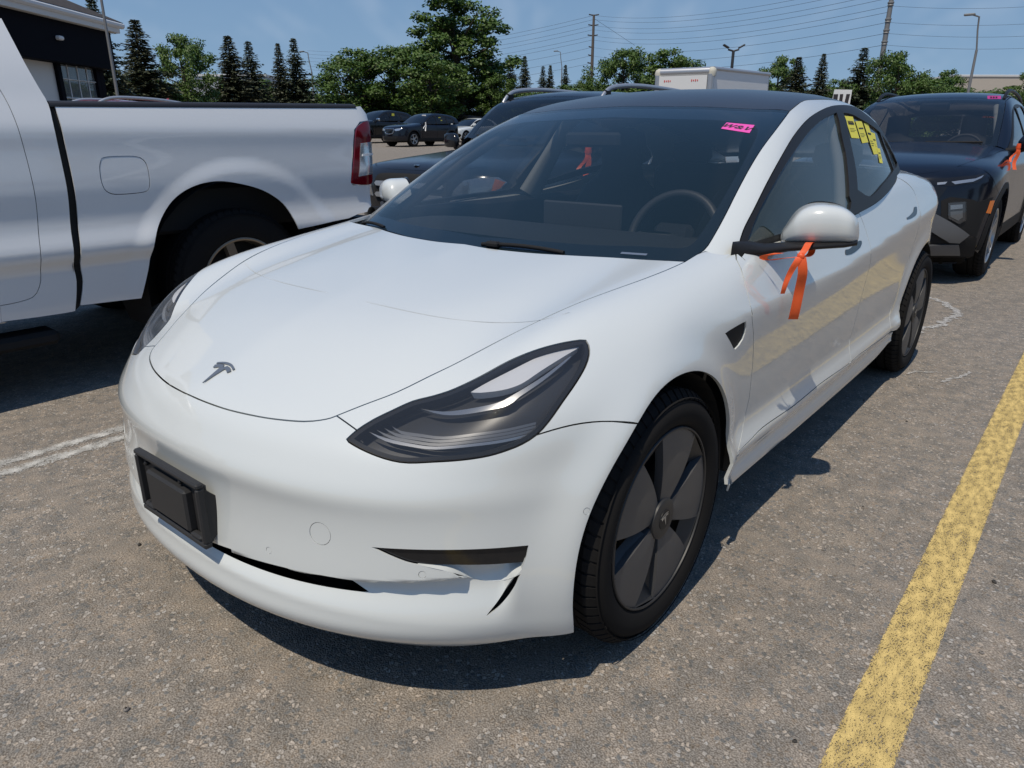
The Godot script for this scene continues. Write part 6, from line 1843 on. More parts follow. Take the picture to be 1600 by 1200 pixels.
func far_vehicles():
	# parked across the lot: all of them face the same way as the sedan
	var d := suv_tables()
	d.h = 0.07; d.paint = M.navy; d.gap = 0.006; d.glass = M.glass_dark
	var p := on_ground(628, 39.5)
	var car := thing("far_suv", "dark blue SUV with chrome grille surround parked across the lot", "car", p)
	plain_face(car, build_vehicle(car, d), 0.62, 0.86, true)
	yellow_tag(p + Vector3(0.73, 1.40, -2.05), Vector2(0.16, 0.12), "yellow paper tag in the rear window of the dark blue SUV across the lot")
	yellow_tag(p + Vector3(0.80, 1.25, -2.12), Vector2(0.10, 0.14), "lower yellow paper tag on the dark blue SUV across the lot")
	single("paper_tag", "white paper at the top of the far dark blue SUV's windshield", "paper tag", box(Vector3(0.3, 0.08, 0.004)), M.white_paper, p + Vector3(0.33, 1.53, -1.30))
	ribbon_at(p + Vector3(1.05, 1.12, -0.72), "pale ribbon hanging from the mirror of the dark blue SUV across the lot", 2.4, M.white_paper)
	d = suv_tables()
	d.h = 0.08; d.paint = M.black_paint; d.gap = 0.006; d.glass = M.glass_dark; d.mirror_paint = M.chrome; d.spokes = 6
	var q := on_ground(556, 45.0)
	var big := thing("far_suv", "large black SUV with bright door mirrors behind the far dark blue SUV", "car", q)
	big.scale = Vector3(1.07, 1.12, 1.12)
	plain_face(big, build_vehicle(big, d), 0.60, 0.90, true)
	yellow_tag(q + Vector3(0.84, 1.60, -2.2), Vector2(0.2, 0.14), "yellow paper tag in the window of the large black SUV across the lot")
	var e := sedan_tables()
	e.h = 0.08; e.paint = M.white; e.gap = 0.006; e.glass = M.glass_dark
	var w := thing("far_sedan", "white car parked across the lot beyond the dark blue SUV", "car", on_ground(712, 47.0))
	plain_face(w, build_vehicle(w, e), 0.50, 0.68, false)
	var w2 := w.duplicate()
	w2.name = numbered("far_sedan"); add_child(w2)
	w2.position = Vector3(-4.9, 0.10, -9.6)
	w2.set_meta("label", "white car behind the grey SUV, seen through the sedan's windows")
	for k in [[575, 58.0, "grey SUV roof behind the large black SUV across the lot"], [706, 62.0, "black SUV farther off beyond the white car across the lot"], [742, 64.0, "dark SUV beside the farthest black SUV across the lot"]]:
		var c := (car if k[0] != 575 else big).duplicate()
		c.name = numbered("far_suv"); add_child(c)
		c.position = on_ground(k[0], k[1])
		c.set_meta("label", k[2])
	# red SUV with silver roof bars behind the pickup
	var r := suv_tables()
	r.h = 0.08; r.paint = M.red_paint; r.gap = 0.006; r.glass = M.glass_dark
	var rp := on_ground(-40, 13.6)
	var red := thing("red_suv", "red SUV with silver roof bars behind the pickup bed", "car", rp)
	var rs := build_vehicle(red, r)
	plain_face(red, rs, 0.62, 0.86, false)
	for sx in [-1.0, 1.0]:
		var b := PackedVector3Array()
		for v in [[-1.52, -0.01], [-1.66, 0.04], [-1.9, 0.065], [-2.5, 0.068], [-2.95, 0.05], [-3.1, 0.0]]:
			var t := top_at(rs.green, 0.6, v[0], 1.6)
			b.append(Vector3(t.x * sx, t.y + v[1], t.z))
		part(red, "roof_bar", tube(refine(b, 0.08), 0.02, 8, false, 1.3), M.satin_metal)
	part(red, "antenna_fin", loft([PackedVector3Array([Vector3(0.03, 1.64, -2.75), Vector3(0.0, 1.72, -2.95), Vector3(-0.03, 1.64, -2.75)]), PackedVector3Array([Vector3(0.03, 1.63, -2.98), Vector3(0.0, 1.73, -2.98), Vector3(-0.03, 1.63, -2.98)])]), M.red_paint)
	box_truck()

func box_truck():
	var a := at_px(1112, 103, 28.0)          # the corner between the sunny end and the side
	var b := at_px(1026, 108.5, 28.6)
	var c := at_px(1203, 113, 31.5)
	var at := Vector3(a.x, ground_y(a.x, a.z), a.z)
	var hgt := a.y - at.y
	var t := thing("box_truck", "white box truck with rounded aluminium top edge behind the sedan roof", "truck", at)
	var e1 := Vector3(b.x - a.x, 0, b.z - a.z)
	var e2 := Vector3(c.x - a.x, 0, c.z - a.z)
	var w := e1.length()
	var l := e2.length()
	e1 /= w; e2 /= l
	var up := Vector3(0, 1, 0)
	var sheet := func(called: String, o: Vector3, u: Vector3, v: Vector3, thick: float, m: Material):   # a board with one corner at o
		var n := u.cross(v).normalized() * thick
		var k := Tri.new()
		var p := [o, o + u, o + u + v, o + v]
		k.quad(p[0] + n, p[1] + n, p[2] + n, p[3] + n); k.quad(p[3] - n, p[2] - n, p[1] - n, p[0] - n)
		for i in 4: k.quad(p[i] - n, p[(i + 1) % 4] - n, p[(i + 1) % 4] + n, p[i] + n)
		part(t, called, k, m)
	var y0 := up * 1.0
	var y1 := up * (hgt - 1.0 - 0.28)
	sheet.call("end_wall", y0 + e1 * 0.12, e1 * (w - 0.24), y1, 0.02, M.truck_box)
	sheet.call("side_wall", y0 + e2 * 0.12, e2 * (l - 0.2), up * (hgt - 1.08), 0.02, M.truck_box)
	sheet.call("side_wall", y0 + e1 * w + e2 * 0.1, e2 * (l - 0.2), up * (hgt - 1.08), 0.02, M.truck_box)
	sheet.call("end_wall", y0 + e2 * l, e1 * w, up * (hgt - 1.08), 0.02, M.truck_box)
	sheet.call("roof", up * (hgt - 0.04) + e2 * 0.1, e1 * w, e2 * (l - 0.1), 0.03, M.satin_metal)
	part(t, "top_rail", tube(PackedVector3Array([up * (hgt - 0.16) + e1 * 0.1 + e2 * 0.13, up * (hgt - 0.16) + e1 * (w - 0.1) + e2 * 0.13]), 0.15, 16), M.satin_metal)
	for o in [Vector3.ZERO, e1 * w]: part(t, "side_rail", tube(PackedVector3Array([o + up * (hgt - 0.07) + e2 * 0.15, o + up * (hgt - 0.07) + e2 * l]), 0.07, 8), M.satin_metal)
	for o in [e1 * 0.04 + e2 * 0.08, e1 * (w - 0.04) + e2 * 0.08]:
		part(t, "corner_post", tube(PackedVector3Array([o + y0, o + up * (hgt - 0.25)]), 0.12, 10), M.satin_metal)
		part(t, "corner_cap", blob([[Vector3(0, -0.16, 0), 0.14, 0.14], [Vector3(0, -0.02, 0), 0.16, 0.16], [Vector3(0, 0.09, 0), 0.13, 0.13], [Vector3(0, 0.14, 0), 0.05, 0.05]], 12).moved(Transform3D(Basis(), o + up * (hgt - 0.16) + e2 * 0.05)), M.cream)
	for o in [e1 * 0.45, e1 * (w - 0.55)]:
		var mk := Tri.new()
		for k in 4: mk.add(box(Vector3(0.035, 0.05 + 0.02 * (k % 2), 0.035), o + e1 * (k * 0.07) + up * (hgt - 0.45) - e2 * 0.012))
		part(t, "height_mark", mk, M.red_ink)
	part(t, "chassis", tube(PackedVector3Array([e1 * w * 0.5 + up * 0.8, e1 * w * 0.5 + up * 0.8 + e2 * (l + 1.5)]), 0.35, 6), M.gap)
	for z in [0.9, l + 0.8]:
		for x in [0.15, w - 0.15]:
			part(t, "wheel", lathe([Vector2(0.2, 0.1), Vector2(0.44, 0.12), Vector2(0.45, 0.0), Vector2(0.44, -0.12), Vector2(0.2, -0.1)], 24, 0.5).moved(Transform3D(Basis(e1, up, e1.cross(up)), e1 * x + e2 * z + up * 0.45)), M.rubber)
	var cabp := e1 * w * 0.5 + e2 * (l + 1.0)
	part(t, "cab", blob([[cabp + up * 0.7, 0.95, 0.95], [cabp + up * 1.4, 1.0, 1.0], [cabp + up * 2.1, 0.85, 0.85], [cabp + up * 2.3, 0.7, 0.7]], 16, 4.0), M.truck_box)

# ---------------------------------------------------------------- the place
func ground_y(x: float, z: float) -> float:   # the lot rises gently away from the sedan
	var t := minf((x - EYE.x) * -0.635 + (z - EYE.z) * -0.773, 90.0) - 6.0
	return 0.018 * (t + sqrt(t * t + 1.0)) * 0.5
func on_ground(u: float, dist: float) -> Vector3:
	var d := sight(u, 208.0)
	var p := EYE + Vector3(d.x, 0, d.z).normalized() * dist
	return Vector3(p.x, ground_y(p.x, p.z), p.z)
func at_px(u: float, v: float, dist: float) -> Vector3:   # where the line of sight is this far off, measured level
	var d := sight(u, v)
	return EYE + d * (dist / Vector2(d.x, d.z).length())

func asphalt() -> StandardMaterial3D:
	var size := 1024
	var mk := func(freq: float, seed_: int, kind: int, ret := -1, oct := 1) -> PackedByteArray:
		var n := FastNoiseLite.new()
		n.seed = seed_; n.frequency = freq; n.noise_type = kind
		n.fractal_type = FastNoiseLite.FRACTAL_FBM if oct > 1 else FastNoiseLite.FRACTAL_NONE
		n.fractal_octaves = oct
		if ret >= 0: n.cellular_return_type = ret
		n.cellular_jitter = 1.0
		var im := n.get_seamless_image(size, size)
		im.convert(Image.FORMAT_L8)
		return im.get_data()
	var stone: PackedByteArray = mk.call(0.115, 3, FastNoiseLite.TYPE_CELLULAR, FastNoiseLite.RETURN_CELL_VALUE)
	var dist: PackedByteArray = mk.call(0.115, 3, FastNoiseLite.TYPE_CELLULAR, FastNoiseLite.RETURN_DISTANCE2_SUB)
	var fine: PackedByteArray = mk.call(0.22, 5, FastNoiseLite.TYPE_SIMPLEX_SMOOTH, -1, 3)
	var soft: PackedByteArray = mk.call(0.012, 9, FastNoiseLite.TYPE_SIMPLEX_SMOOTH, -1, 4)
	var alb := PackedByteArray(); alb.resize(size * size * 3)
	var hgt := PackedByteArray(); hgt.resize(size * size)
	for i in size * size:
		var f := fine[i] - 128
		var s := soft[i] - 128
		var v := stone[i]
		var e := dist[i]
		var c := 128.0 + f * 0.34 + s * 0.12
		var warm := 8.0 + s * 0.03
		var hh := 105.0 + f * 0.45
		if e > 44:
			var k := minf((e - 44) / 26.0, 1.0)
			if v > 222: c = lerpf(c, 166.0 + (v - 226) * 0.7 + f * 0.2, k * 0.7); warm = lerpf(warm, 4.0 + (v % 5) * 2.0, k); hh += 62.0 * k
			elif v > 120: c += ((v * 37) % 40 - 22) * k * 0.8; warm += (v % 5) * k; hh += 42.0 * k
			elif v < 34: c = lerpf(c, 86.0 + v, k * 0.7); warm = 1.0; hh += 30.0 * k
			else: hh += 12.0 * k
		else: c -= (44 - e) * 0.30
		var q := int(clampf(c, 20, 225))
		alb[i * 3] = mini(q + int(warm), 235); alb[i * 3 + 1] = q; alb[i * 3 + 2] = maxi(q - int(warm) - 2, 10)
		hgt[i] = int(clampf(hh, 0, 255))
	var m := StandardMaterial3D.new()
	m.albedo_texture = ImageTexture.create_from_image(Image.create_from_data(size, size, false, Image.FORMAT_RGB8, alb))
	var nm := Image.create_from_data(size, size, false, Image.FORMAT_L8, hgt)
	nm.convert(Image.FORMAT_RGB8)
	nm.bump_map_to_normal_map(4.0)
	m.normal_enabled = true; m.normal_scale = 1.0
	m.normal_texture = ImageTexture.create_from_image(nm)
	m.roughness = 0.88
	m.metallic_specular = 0.3
	m.vertex_color_use_as_albedo = true
	return m

func ground():
	# a sheet out to the horizon, finer near the sedan; vertex colours carry stains and worn lanes
	var xs := []
	var zs := []
	var v := -6.0
	while v < 7.0: xs.append(v); v += 0.12
	for k in [9.0, 12.0, 16.0, 22.0, 30.0, 45.0, 70.0, 120.0, 250.0, 600.0, 1500.0]: xs.append(k); xs.push_front(-k + 1.0)
	v = -8.0
	while v < 3.0: zs.append(v); v += 0.12
	for k in [4.0, 6.0, 10.0, 16.0, 30.0, 60.0, 200.0, 800.0]: zs.append(k)
	for k in [9.0, 11.0, 14.0, 18.0, 22.0, 27.0, 33.0, 40.0, 50.0, 65.0, 85.0, 120.0, 200.0, 500.0, 1500.0]: zs.push_front(-k)
	var n := FastNoiseLite.new(); n.seed = 4; n.frequency = 0.55; n.fractal_octaves = 4
	var n2 := FastNoiseLite.new(); n2.seed = 11; n2.frequency = 0.16; n2.fractal_octaves = 3
	var t := Tri.new()
	for z in zs:
		for x in xs:
			t.v.append(Vector3(x, ground_y(x, z), z)); t.n.append(Vector3.UP)
			t.uv.append(Vector2(x, z) / 1.35)
			var c := 1.0 + n.get_noise_2d(x, z) * 0.14 + n2.get_noise_2d(x, z) * 0.12
			t.c.append(Color(c, c * 0.995, c * 0.985))
	var w := xs.size()
	for j in zs.size() - 1:
		for i in w - 1:
			var a := j * w + i
			t.ix.append_array(PackedInt32Array([a, a + 1, a + w + 1, a, a + w + 1, a + w]))
	structure("ground", t, M.asphalt)
	# painted lines
	paint_line("yellow_stall_line", 1.389, 1.512, 3.0, -12.0, M.yellow_line, 0.004)
	paint_line("white_stall_line", -1.66, -1.44, 3.0, -8.0, M.white_line, 0.004)
	for q in [[[1448, 467, 1462, 470, 1476, 476, 1489, 484, 1496, 489, 1492, 496, 1482, 500, 1474, 506, 1462, 511, 1448, 513], 0.045], [[1430, 521, 1437, 517, 1444, 512], 0.05], [[1474, 599, 1484, 594, 1497, 591, 1508, 586, 1517, 583], 0.018], [[1418, 586, 1432, 582, 1447, 583, 1460, 583], 0.012]]: ground_stroke("paint_trace", q[0], q[1], M.white_traces, 0.005)
	# loose stones
	rng.seed = 21
	var spots := [[0, Vector3(-0.62, 0, 1.0)]]
	for i in 46:
		var p := Vector3(rng.randf_range(-1.6, 1.9), 0, rng.randf_range(-3.0, 1.3))
		var r := rng.randf_range(0.0035, 0.009)
		var rows := []
		for k in 4:
			var a := PI * (k + 0.6) / 4.4
			var row := PackedVector3Array()
			for q in 6:
				var an := -TAU * q / 6.0
				var w2 := r * sin(a) * rng.randf_range(0.8, 1.2)
				row.append(Vector3(cos(an) * w2, r * 0.8 * (cos(a) * 0.9 + 0.75), sin(an) * w2 * 0.8))
			rows.append(row)
		rows.reverse()
		single("pebble", "small loose pebble lying on the asphalt", "pebble", loft(rows, true), M.pebble if i % 3 else M.pebble_dark, p, rng.randf() * TAU, "loose pebbles on the asphalt")

func paint_line(called: String, x0: float, x1: float, z0: float, z1: float, m: Material, lift: float):
	var t := Tri.new()
	var n := 40
	for i in n + 1:
		var z := lerpf(z0, z1, float(i) / n)
		for x in [x0, x1]:
			t.v.append(Vector3(x, ground_y(x, z) + lift, z)); t.n.append(Vector3.UP)
			t.uv.append(Vector2((x - x0) / (x1 - x0), (z0 - z) / 1.2))
	for i in n:
		var a := i * 2
		t.ix.append_array(PackedInt32Array([a, a + 3, a + 1, a, a + 2, a + 3]))
	structure(called, t, m)

func ground_stroke(called: String, pixels: Array, width: float, m: Material, lift: float):   # an uneven band on the ground along pixels of the photograph
	var p := PackedVector3Array()
	for i in range(0, pixels.size(), 2):
		var d := sight(pixels[i], pixels[i + 1])
		p.append(EYE + d * (-EYE.y / d.y))
	p = refine(p, 0.02)
	var t := Tri.new()
	var run := 0.0
	rng.seed = int(pixels[0]) + 5
	for i in p.size():
		var d := (p[mini(i + 1, p.size() - 1)] - p[maxi(i - 1, 0)]).normalized()
		var s := Vector3(-d.z, 0, d.x)
		var w := width * rng.randf_range(0.35, 0.75)
		var j := s * width * rng.randf_range(-0.5, 0.5)
		if i: run += p[i].distance_to(p[i - 1])
		for k in [-1.0, 1.0]:
			var q: Vector3 = p[i] + s * w * k + j
			t.v.append(Vector3(q.x, ground_y(q.x, q.z) + lift, q.z)); t.n.append(Vector3.UP); t.uv.append(Vector2(0.5 + 0.3 * k, run / 0.5))
	for i in p.size() - 1:
		var a := i * 2
		t.ix.append_array(PackedInt32Array([a, a + 3, a + 1, a, a + 2, a + 3]))
	structure(called, t, m)

func worn_paint(col: Color, keep: int, seed_: int, streak := false, thin := 0.0) -> StandardMaterial3D:   # paint with chips and holes worn through
	var w := 256
	var h := 1024
	var mk := func(freq: float, s: int, oct: int) -> PackedByteArray:
		var n := FastNoiseLite.new()
		n.seed = s; n.frequency = freq; n.fractal_octaves = oct
		var im := n.get_seamless_image(w, h)
		im.convert(Image.FORMAT_L8)
		return im.get_data()
	var a: PackedByteArray = mk.call(0.09, seed_, 4)
	var b: PackedByteArray = mk.call(0.014, seed_ + 1, 3)
	var c: PackedByteArray = mk.call(0.30, seed_ + 2, 2)
	var d := PackedByteArray(); d.resize(w * h * 4)
	for y in h:
		for x in w:
			var i := y * w + x
			var wear := a[i] * 0.48 + b[i] * 0.20 + c[i] * 0.42
			var edge := minf(x, w - 1 - x) / 12.0
			var cut := 1.0 if wear + minf(edge, 1.0) * 26.0 - 26.0 > keep else 0.0
			if streak:
				var u := float(x) / w
				var s := maxf(exp(-pow((u - 0.25) / 0.20, 2)), exp(-pow((u - 0.74) / 0.22, 2)))
				cut = 1.0 if wear * 0.8 + s * 95.0 > keep + 62.0 else 0.0
			var k := 0.88 + (c[i] - 128) * 0.0014 + (b[i] - 128) * 0.0010
			d[i * 4] = int(clampf(col.r * k, 0, 1) * 255); d[i * 4 + 1] = int(clampf(col.g * k, 0, 1) * 255); d[i * 4 + 2] = int(clampf(col.b * k, 0, 1) * 255); d[i * 4 + 3] = int(cut * 255)
	var m := StandardMaterial3D.new()
	m.albedo_texture = ImageTexture.create_from_image(Image.create_from_data(w, h, false, Image.FORMAT_RGBA8, d))
	m.transparency = BaseMaterial3D.TRANSPARENCY_ALPHA_SCISSOR
	m.alpha_scissor_threshold = 0.5
	m.roughness = 0.8
	m.metallic_specular = 0.3
	return m

# ---------------------------------------------------------------- trees
func leaf(t: Tri, p: Vector3, n: Vector3, along_: Vector3, l: float, w: float, col: Color):
	var s := n.cross(along_).normalized() * w * 0.5
	var e := along_.normalized() * l
	var o := t.v.size()
	t.v.append(p); t.v.append(p + e * 0.5 + s); t.v.append(p + e); t.v.append(p + e * 0.5 - s)
	for i in 4: t.n.append(n); t.c.append(col)
	t.ix.append_array(PackedInt32Array([o, o + 1, o + 2, o, o + 2, o + 3]))
func rv() -> Vector3:
	return Vector3(rng.randfn(), rng.randfn(), rng.randfn()).normalized()

func broadleaf(height: float, spread: float, seed_: int, leaves: int, bare := 0.22) -> Array:   # [trunk, crown]
	rng.seed = seed_
	var wood := Tri.new()
	var crown := Tri.new()
	var lean := Vector3(rng.randf_range(-0.04, 0.04), 0, rng.randf_range(-0.04, 0.04)) * height
	var tr := PackedVector3Array()
	var rr := []
	for i in 7:
		var k := i / 6.0
		tr.append(lean * k * k + Vector3(0, height * 0.82 * k, 0)); rr.append(lerpf(height * 0.028, height * 0.006, k))
	wood.add(tube(tr, rr, 8))
	var clumps := []
	var nb := 20
	for i in nb:
		var k := lerpf(bare, 0.92, (i + rng.randf()) / nb)
		var base := lean * k * k + Vector3(0, height * 0.80 * k, 0)
		var an := i * 2.399 + rng.randf() * 0.7
		var prof := pow(sin(PI * clampf((k - bare * 0.55) / (1.12 - bare * 0.55), 0.0, 1.0)), 0.6)
		var len_ := spread * prof * rng.randf_range(0.72, 1.12)
		var dir := Vector3(cos(an), rng.randf_range(0.25, 0.7), sin(an)).normalized()
		var mid := base + dir * len_ * 0.5
		var end := base + dir * len_ + Vector3(0, len_ * 0.12, 0)
		wood.add(tube(PackedVector3Array([base, mid, end]), [height * 0.010, height * 0.006, height * 0.002], 5))
		for c in 4:
			var q := base.lerp(end, rng.randf_range(0.45, 1.05)) + rv() * len_ * 0.25
			clumps.append([q, spread * rng.randf_range(0.16, 0.30)])
	for i in 10: clumps.append([lean + Vector3(rng.randfn() * spread * 0.22, height * rng.randf_range(0.8, 0.97), rng.randfn() * spread * 0.22), spread * rng.randf_range(0.14, 0.24)])
	for i in leaves:
		var c: Array = clumps[rng.randi() % clumps.size()]
		var o := rv()
		o.y *= 0.72
		var p: Vector3 = c[0] + o * c[1] * pow(rng.randf(), 0.45)
		var n := (o + Vector3(0, 0.7, 0) + rv() * 0.6).normalized()
		leaf(crown, p, n, (rv() + Vector3(0, -0.3, 0)).normalized(), minf(height, 14.0) * 0.024 * rng.randf_range(0.7, 1.3), minf(height, 14.0) * 0.018 * rng.randf_range(0.7, 1.3), Color(0.074, 0.128, 0.022))
	return [wood, crown]

func spruce(height: float, spread: float, seed_: int, tint := 1.0) -> Array:
	rng.seed = seed_
	var wood := tube(PackedVector3Array([Vector3.ZERO, Vector3(0, height * 0.5, 0), Vector3(0, height * 0.99, 0)]), [height * 0.018, height * 0.011, height * 0.002], 7)
	var crown := Tri.new()
	var y := height * 0.05
	while y < height * 0.99:
		var k := y / height
		var r := spread * pow(1.0 - k, 0.85) * (0.74 + 0.5 * rng.randf()) + 0.03
		var nb := 11 if k < 0.8 else 6
		var ph := rng.randf() * TAU
		for b in nb:
			if rng.randf() < 0.10: continue
			var an := ph + TAU * b / nb + rng.randf_range(-0.35, 0.35)
			var rl := r * rng.randf_range(0.65, 1.15)
			var dir := Vector3(cos(an), 0, sin(an))
			var side := Vector3(-sin(an), 0, cos(an))
			var droop := lerpf(0.42, -0.35, k)
			var base := Vector3(0, y, 0)
			wood.add(tube(PackedVector3Array([base, base + dir * rl * 0.6 - Vector3(0, droop * rl * 0.45, 0), base + dir * rl * 0.97 - Vector3(0, droop * rl * 0.55, 0)]), [height * 0.0028, height * 0.0018, height * 0.0008], 3))
			var steps := maxi(3, int(rl / (height * 0.024)))
			for s in steps:
				var q := (s + 0.5) / steps
				var p := base + dir * rl * q - Vector3(0, droop * rl * (q * 0.9 - 0.35 * q * q), 0)
				for e in 5:
					var l := height * 0.054 * rng.randf_range(0.7, 1.3) * (1.1 - 0.4 * q) * (1.1 - 0.72 * k)
					var out := (side * rng.randf_range(-1.0, 1.0) + dir * 0.75 + Vector3(0, rng.randf_range(-0.65, 0.2), 0)).normalized()
					leaf(crown, p + rv() * height * 0.008, (Vector3(0, 1, 0) + rv() * 0.8).normalized(), out, l, l * 0.46, Color(0.056 * tint, 0.074, 0.036))
		y += height * (0.026 + 0.008 * rng.randf()) * (1.15 - 0.5 * k)
	return [wood, crown]

var tree_kinds := {}
func plant_tree(kind: String, at: Vector3, size: Vector2, label: String, category := "tree", group := "trees around the lot", called := "", turn := 0.0):
	var k: Array = tree_kinds[kind]
	var o := thing(called if called else ("spruce_tree" if kind.begins_with("spruce") else "broadleaf_tree"), label, category, at, turn, group)
	o.scale = Vector3(size.x / k[3], size.y / k[2], size.x / k[3])
	for i in 2:
		var p := MeshInstance3D.new()
		p.name = ["trunk", "crown"][i]
		p.mesh = k[i]
		o.add_child(p)

func trees():
	for k in [["spruce_a", 12.0, 3.4, 31, 1.0], ["spruce_b", 12.0, 3.0, 32, 1.15]]:
		var s := spruce(k[1], k[2], k[3], k[4])
		tree_kinds[k[0]] = [s[0].mesh(M.bark), s[1].mesh(M.needles), k[1], k[2]]
	for k in [["leafy_a", 12.0, 4.6, 41, 15000, 0.16], ["leafy_b", 12.0, 4.2, 42, 14000, 0.10], ["leafy_tall", 18.0, 5.0, 43, 20000, 0.22]]:
		var s := broadleaf(k[1], k[2], k[3], k[4], k[5])
		tree_kinds[k[0]] = [s[0].mesh(M.bark), s[1].mesh(M.leaves), k[1], k[2]]
	# [kind, u of the middle, v of the top, distance, half width in pixels, label]
	var list := [
		["spruce_a", 178, -12, 42.0, 34, "tall dark spruce at the corner of the brown roofed building"],
		["spruce_b", 237, 36, 50.0, 40, "dense spruce beside the tall one at the building"],
		["leafy_a", 300, 56, 52.0, 44, "bright green broadleaf tree standing between spruces"],
		["spruce_b", 373, 60, 56.0, 32, "ragged spruce right of the bright green tree"],
		["spruce_a", 403, 66, 58.0, 26, "brownish spruce in the group of four beyond the pickup bed"],
		["spruce_b", 447, 71, 60.0, 18, "slim short spruce in the group beyond the pickup bed"],
		["spruce_a", 471, 61, 60.0, 24, "slender pointed spruce at the end of the group beyond the pickup"],
		["leafy_b", 560, 78, 62.0, 58, "round dark green tree at the end of the spruce group"],
		["leafy_a", 618, 74, 64.0, 56, "broad green tree behind the far parked SUVs"],
		["leafy_b", 672, 86, 60.0, 54, "spreading green tree in front of the tallest tree"],
		["leafy_tall", 722, -14, 68.0, 74, "tallest broadleaf tree with a thick trunk"],
		["leafy_a", 780, 118, 66.0, 30, "low broadleaf tree beside the tallest tree"],
		["spruce_b", 772, 106, 70.0, 16, "brownish spruce next to the tallest tree"],
		["spruce_a", 797, 96, 74.0, 20, "dark spruce right of the tallest tree"],
		["spruce_b", 819, 90, 76.0, 14, "thin leaning spruce above the grey SUV's roof rail"],
		["spruce_a", 847, 104, 80.0, 13, "small spruce left of the wooden power pole"],
		["spruce_b", 858, 104, 80.0, 11, "small spruce paired with its twin before the power pole"],
		["spruce_a", 881, 102, 78.0, 12, "sparse spruce near the power pole"],
		["leafy_b", 913, 120, 74.0, 22, "light green bushy tree at the foot of the power pole"],
		["leafy_a", 968, 78, 70.0, 42, "round green tree beside the power pole"],
		["leafy_b", 1035, 80, 72.0, 50, "wide green tree behind the box truck"],
		["leafy_b", 1205, 90, 66.0, 34, "bright green tree right of the box truck"],
		["spruce_b", 1234, 92, 62.0, 26, "bushy conifer right of the box truck"],
		["spruce_b", 1271, 87, 60.0, 18, "narrow spruce between the box truck and the tall pole"],
		["spruce_a", 1331, 76, 54.0, 30, "open branched spruce left of the tall pole"],
		["leafy_a", 1388, 84, 50.0, 46, "green tree in front of the tall steel pole"],
		["leafy_b", 1432, 118, 50.0, 34, "low green tree behind the blue SUV's roof bar"],
		["leafy_b", 1466, 112, 80.0, 30, "light green shrub beyond the blue SUV"],
		["leafy_a", 1604, 106, 58.0, 26, "green tree beyond the blue SUV's far roof bar"],
		["leafy_b", 1300, 126, 64.0, 44, "low tree behind the white row sign"]]
	for i in list.size():
		var q: Array = list[i]
		var top := at_px(q[1], q[2], q[3])
		var foot := on_ground(q[1], q[3])
		var hgt := top.y - foot.y
		var right := at_px(q[1] + q[4], q[2], q[3])
		var r := Vector2(right.x - top.x, right.z - top.z).length()
		plant_tree(q[0], foot, Vector2(maxf(r * (2.0 if q[0].begins_with("spruce") else 1.25), 0.8), hgt * 1.02), q[5], "tree", "trees around the lot", "", i * 1.7)
	# hedge bushes that close the view under the crowns
	for i in 30:
		var u := 110.0 + i * 52.0
		var p := on_ground(u, 74.0 + 5.0 * sin(i * 2.1))
		plant_tree("leafy_b" if i % 2 else "leafy_a", p - Vector3(0, 0.6, 0), Vector2(4.2, 4.6 + 0.7 * sin(i * 1.3)), "low bush in the hedge behind the trees", "bush", "bushes of the hedge behind the trees", "hedge_bush", i * 0.9)
	# off to the sedan's left: what its side windows and doors mirror
	for q in [[17.0, -16.0, 10.5, "spruce_a"], [19.5, -20.0, 12.0, "spruce_b"], [22.0, -24.0, 11.0, "spruce_a"], [30.0, -14.0, 8.0, "leafy_a"], [26.0, -3.0, 7.0, "leafy_b"]]:
		plant_tree(q[3], Vector3(q[0], ground_y(q[0], q[1]), q[1]), Vector2(q[2] * 0.24 if q[3].begins_with("spruce") else q[2] * 0.42, q[2]), "tree to the left of the sedan, mirrored in its side windows", "tree", "trees mirrored in the sedan's windows", "", q[0])

# ---------------------------------------------------------------- poles, wires, buildings
func pole(called: String, label: String, category: String, foot: Vector3, top: Vector3, r0: float, r1: float, m: Material, group := "") -> Node3D:
	var o := thing(called, label, category, foot, 0.0, group)
	part(o, "shaft", tube(PackedVector3Array([Vector3.ZERO, (top - foot) * 0.5, top - foot]), [r0, (r0 + r1) * 0.5, r1], 10), m)
	return o

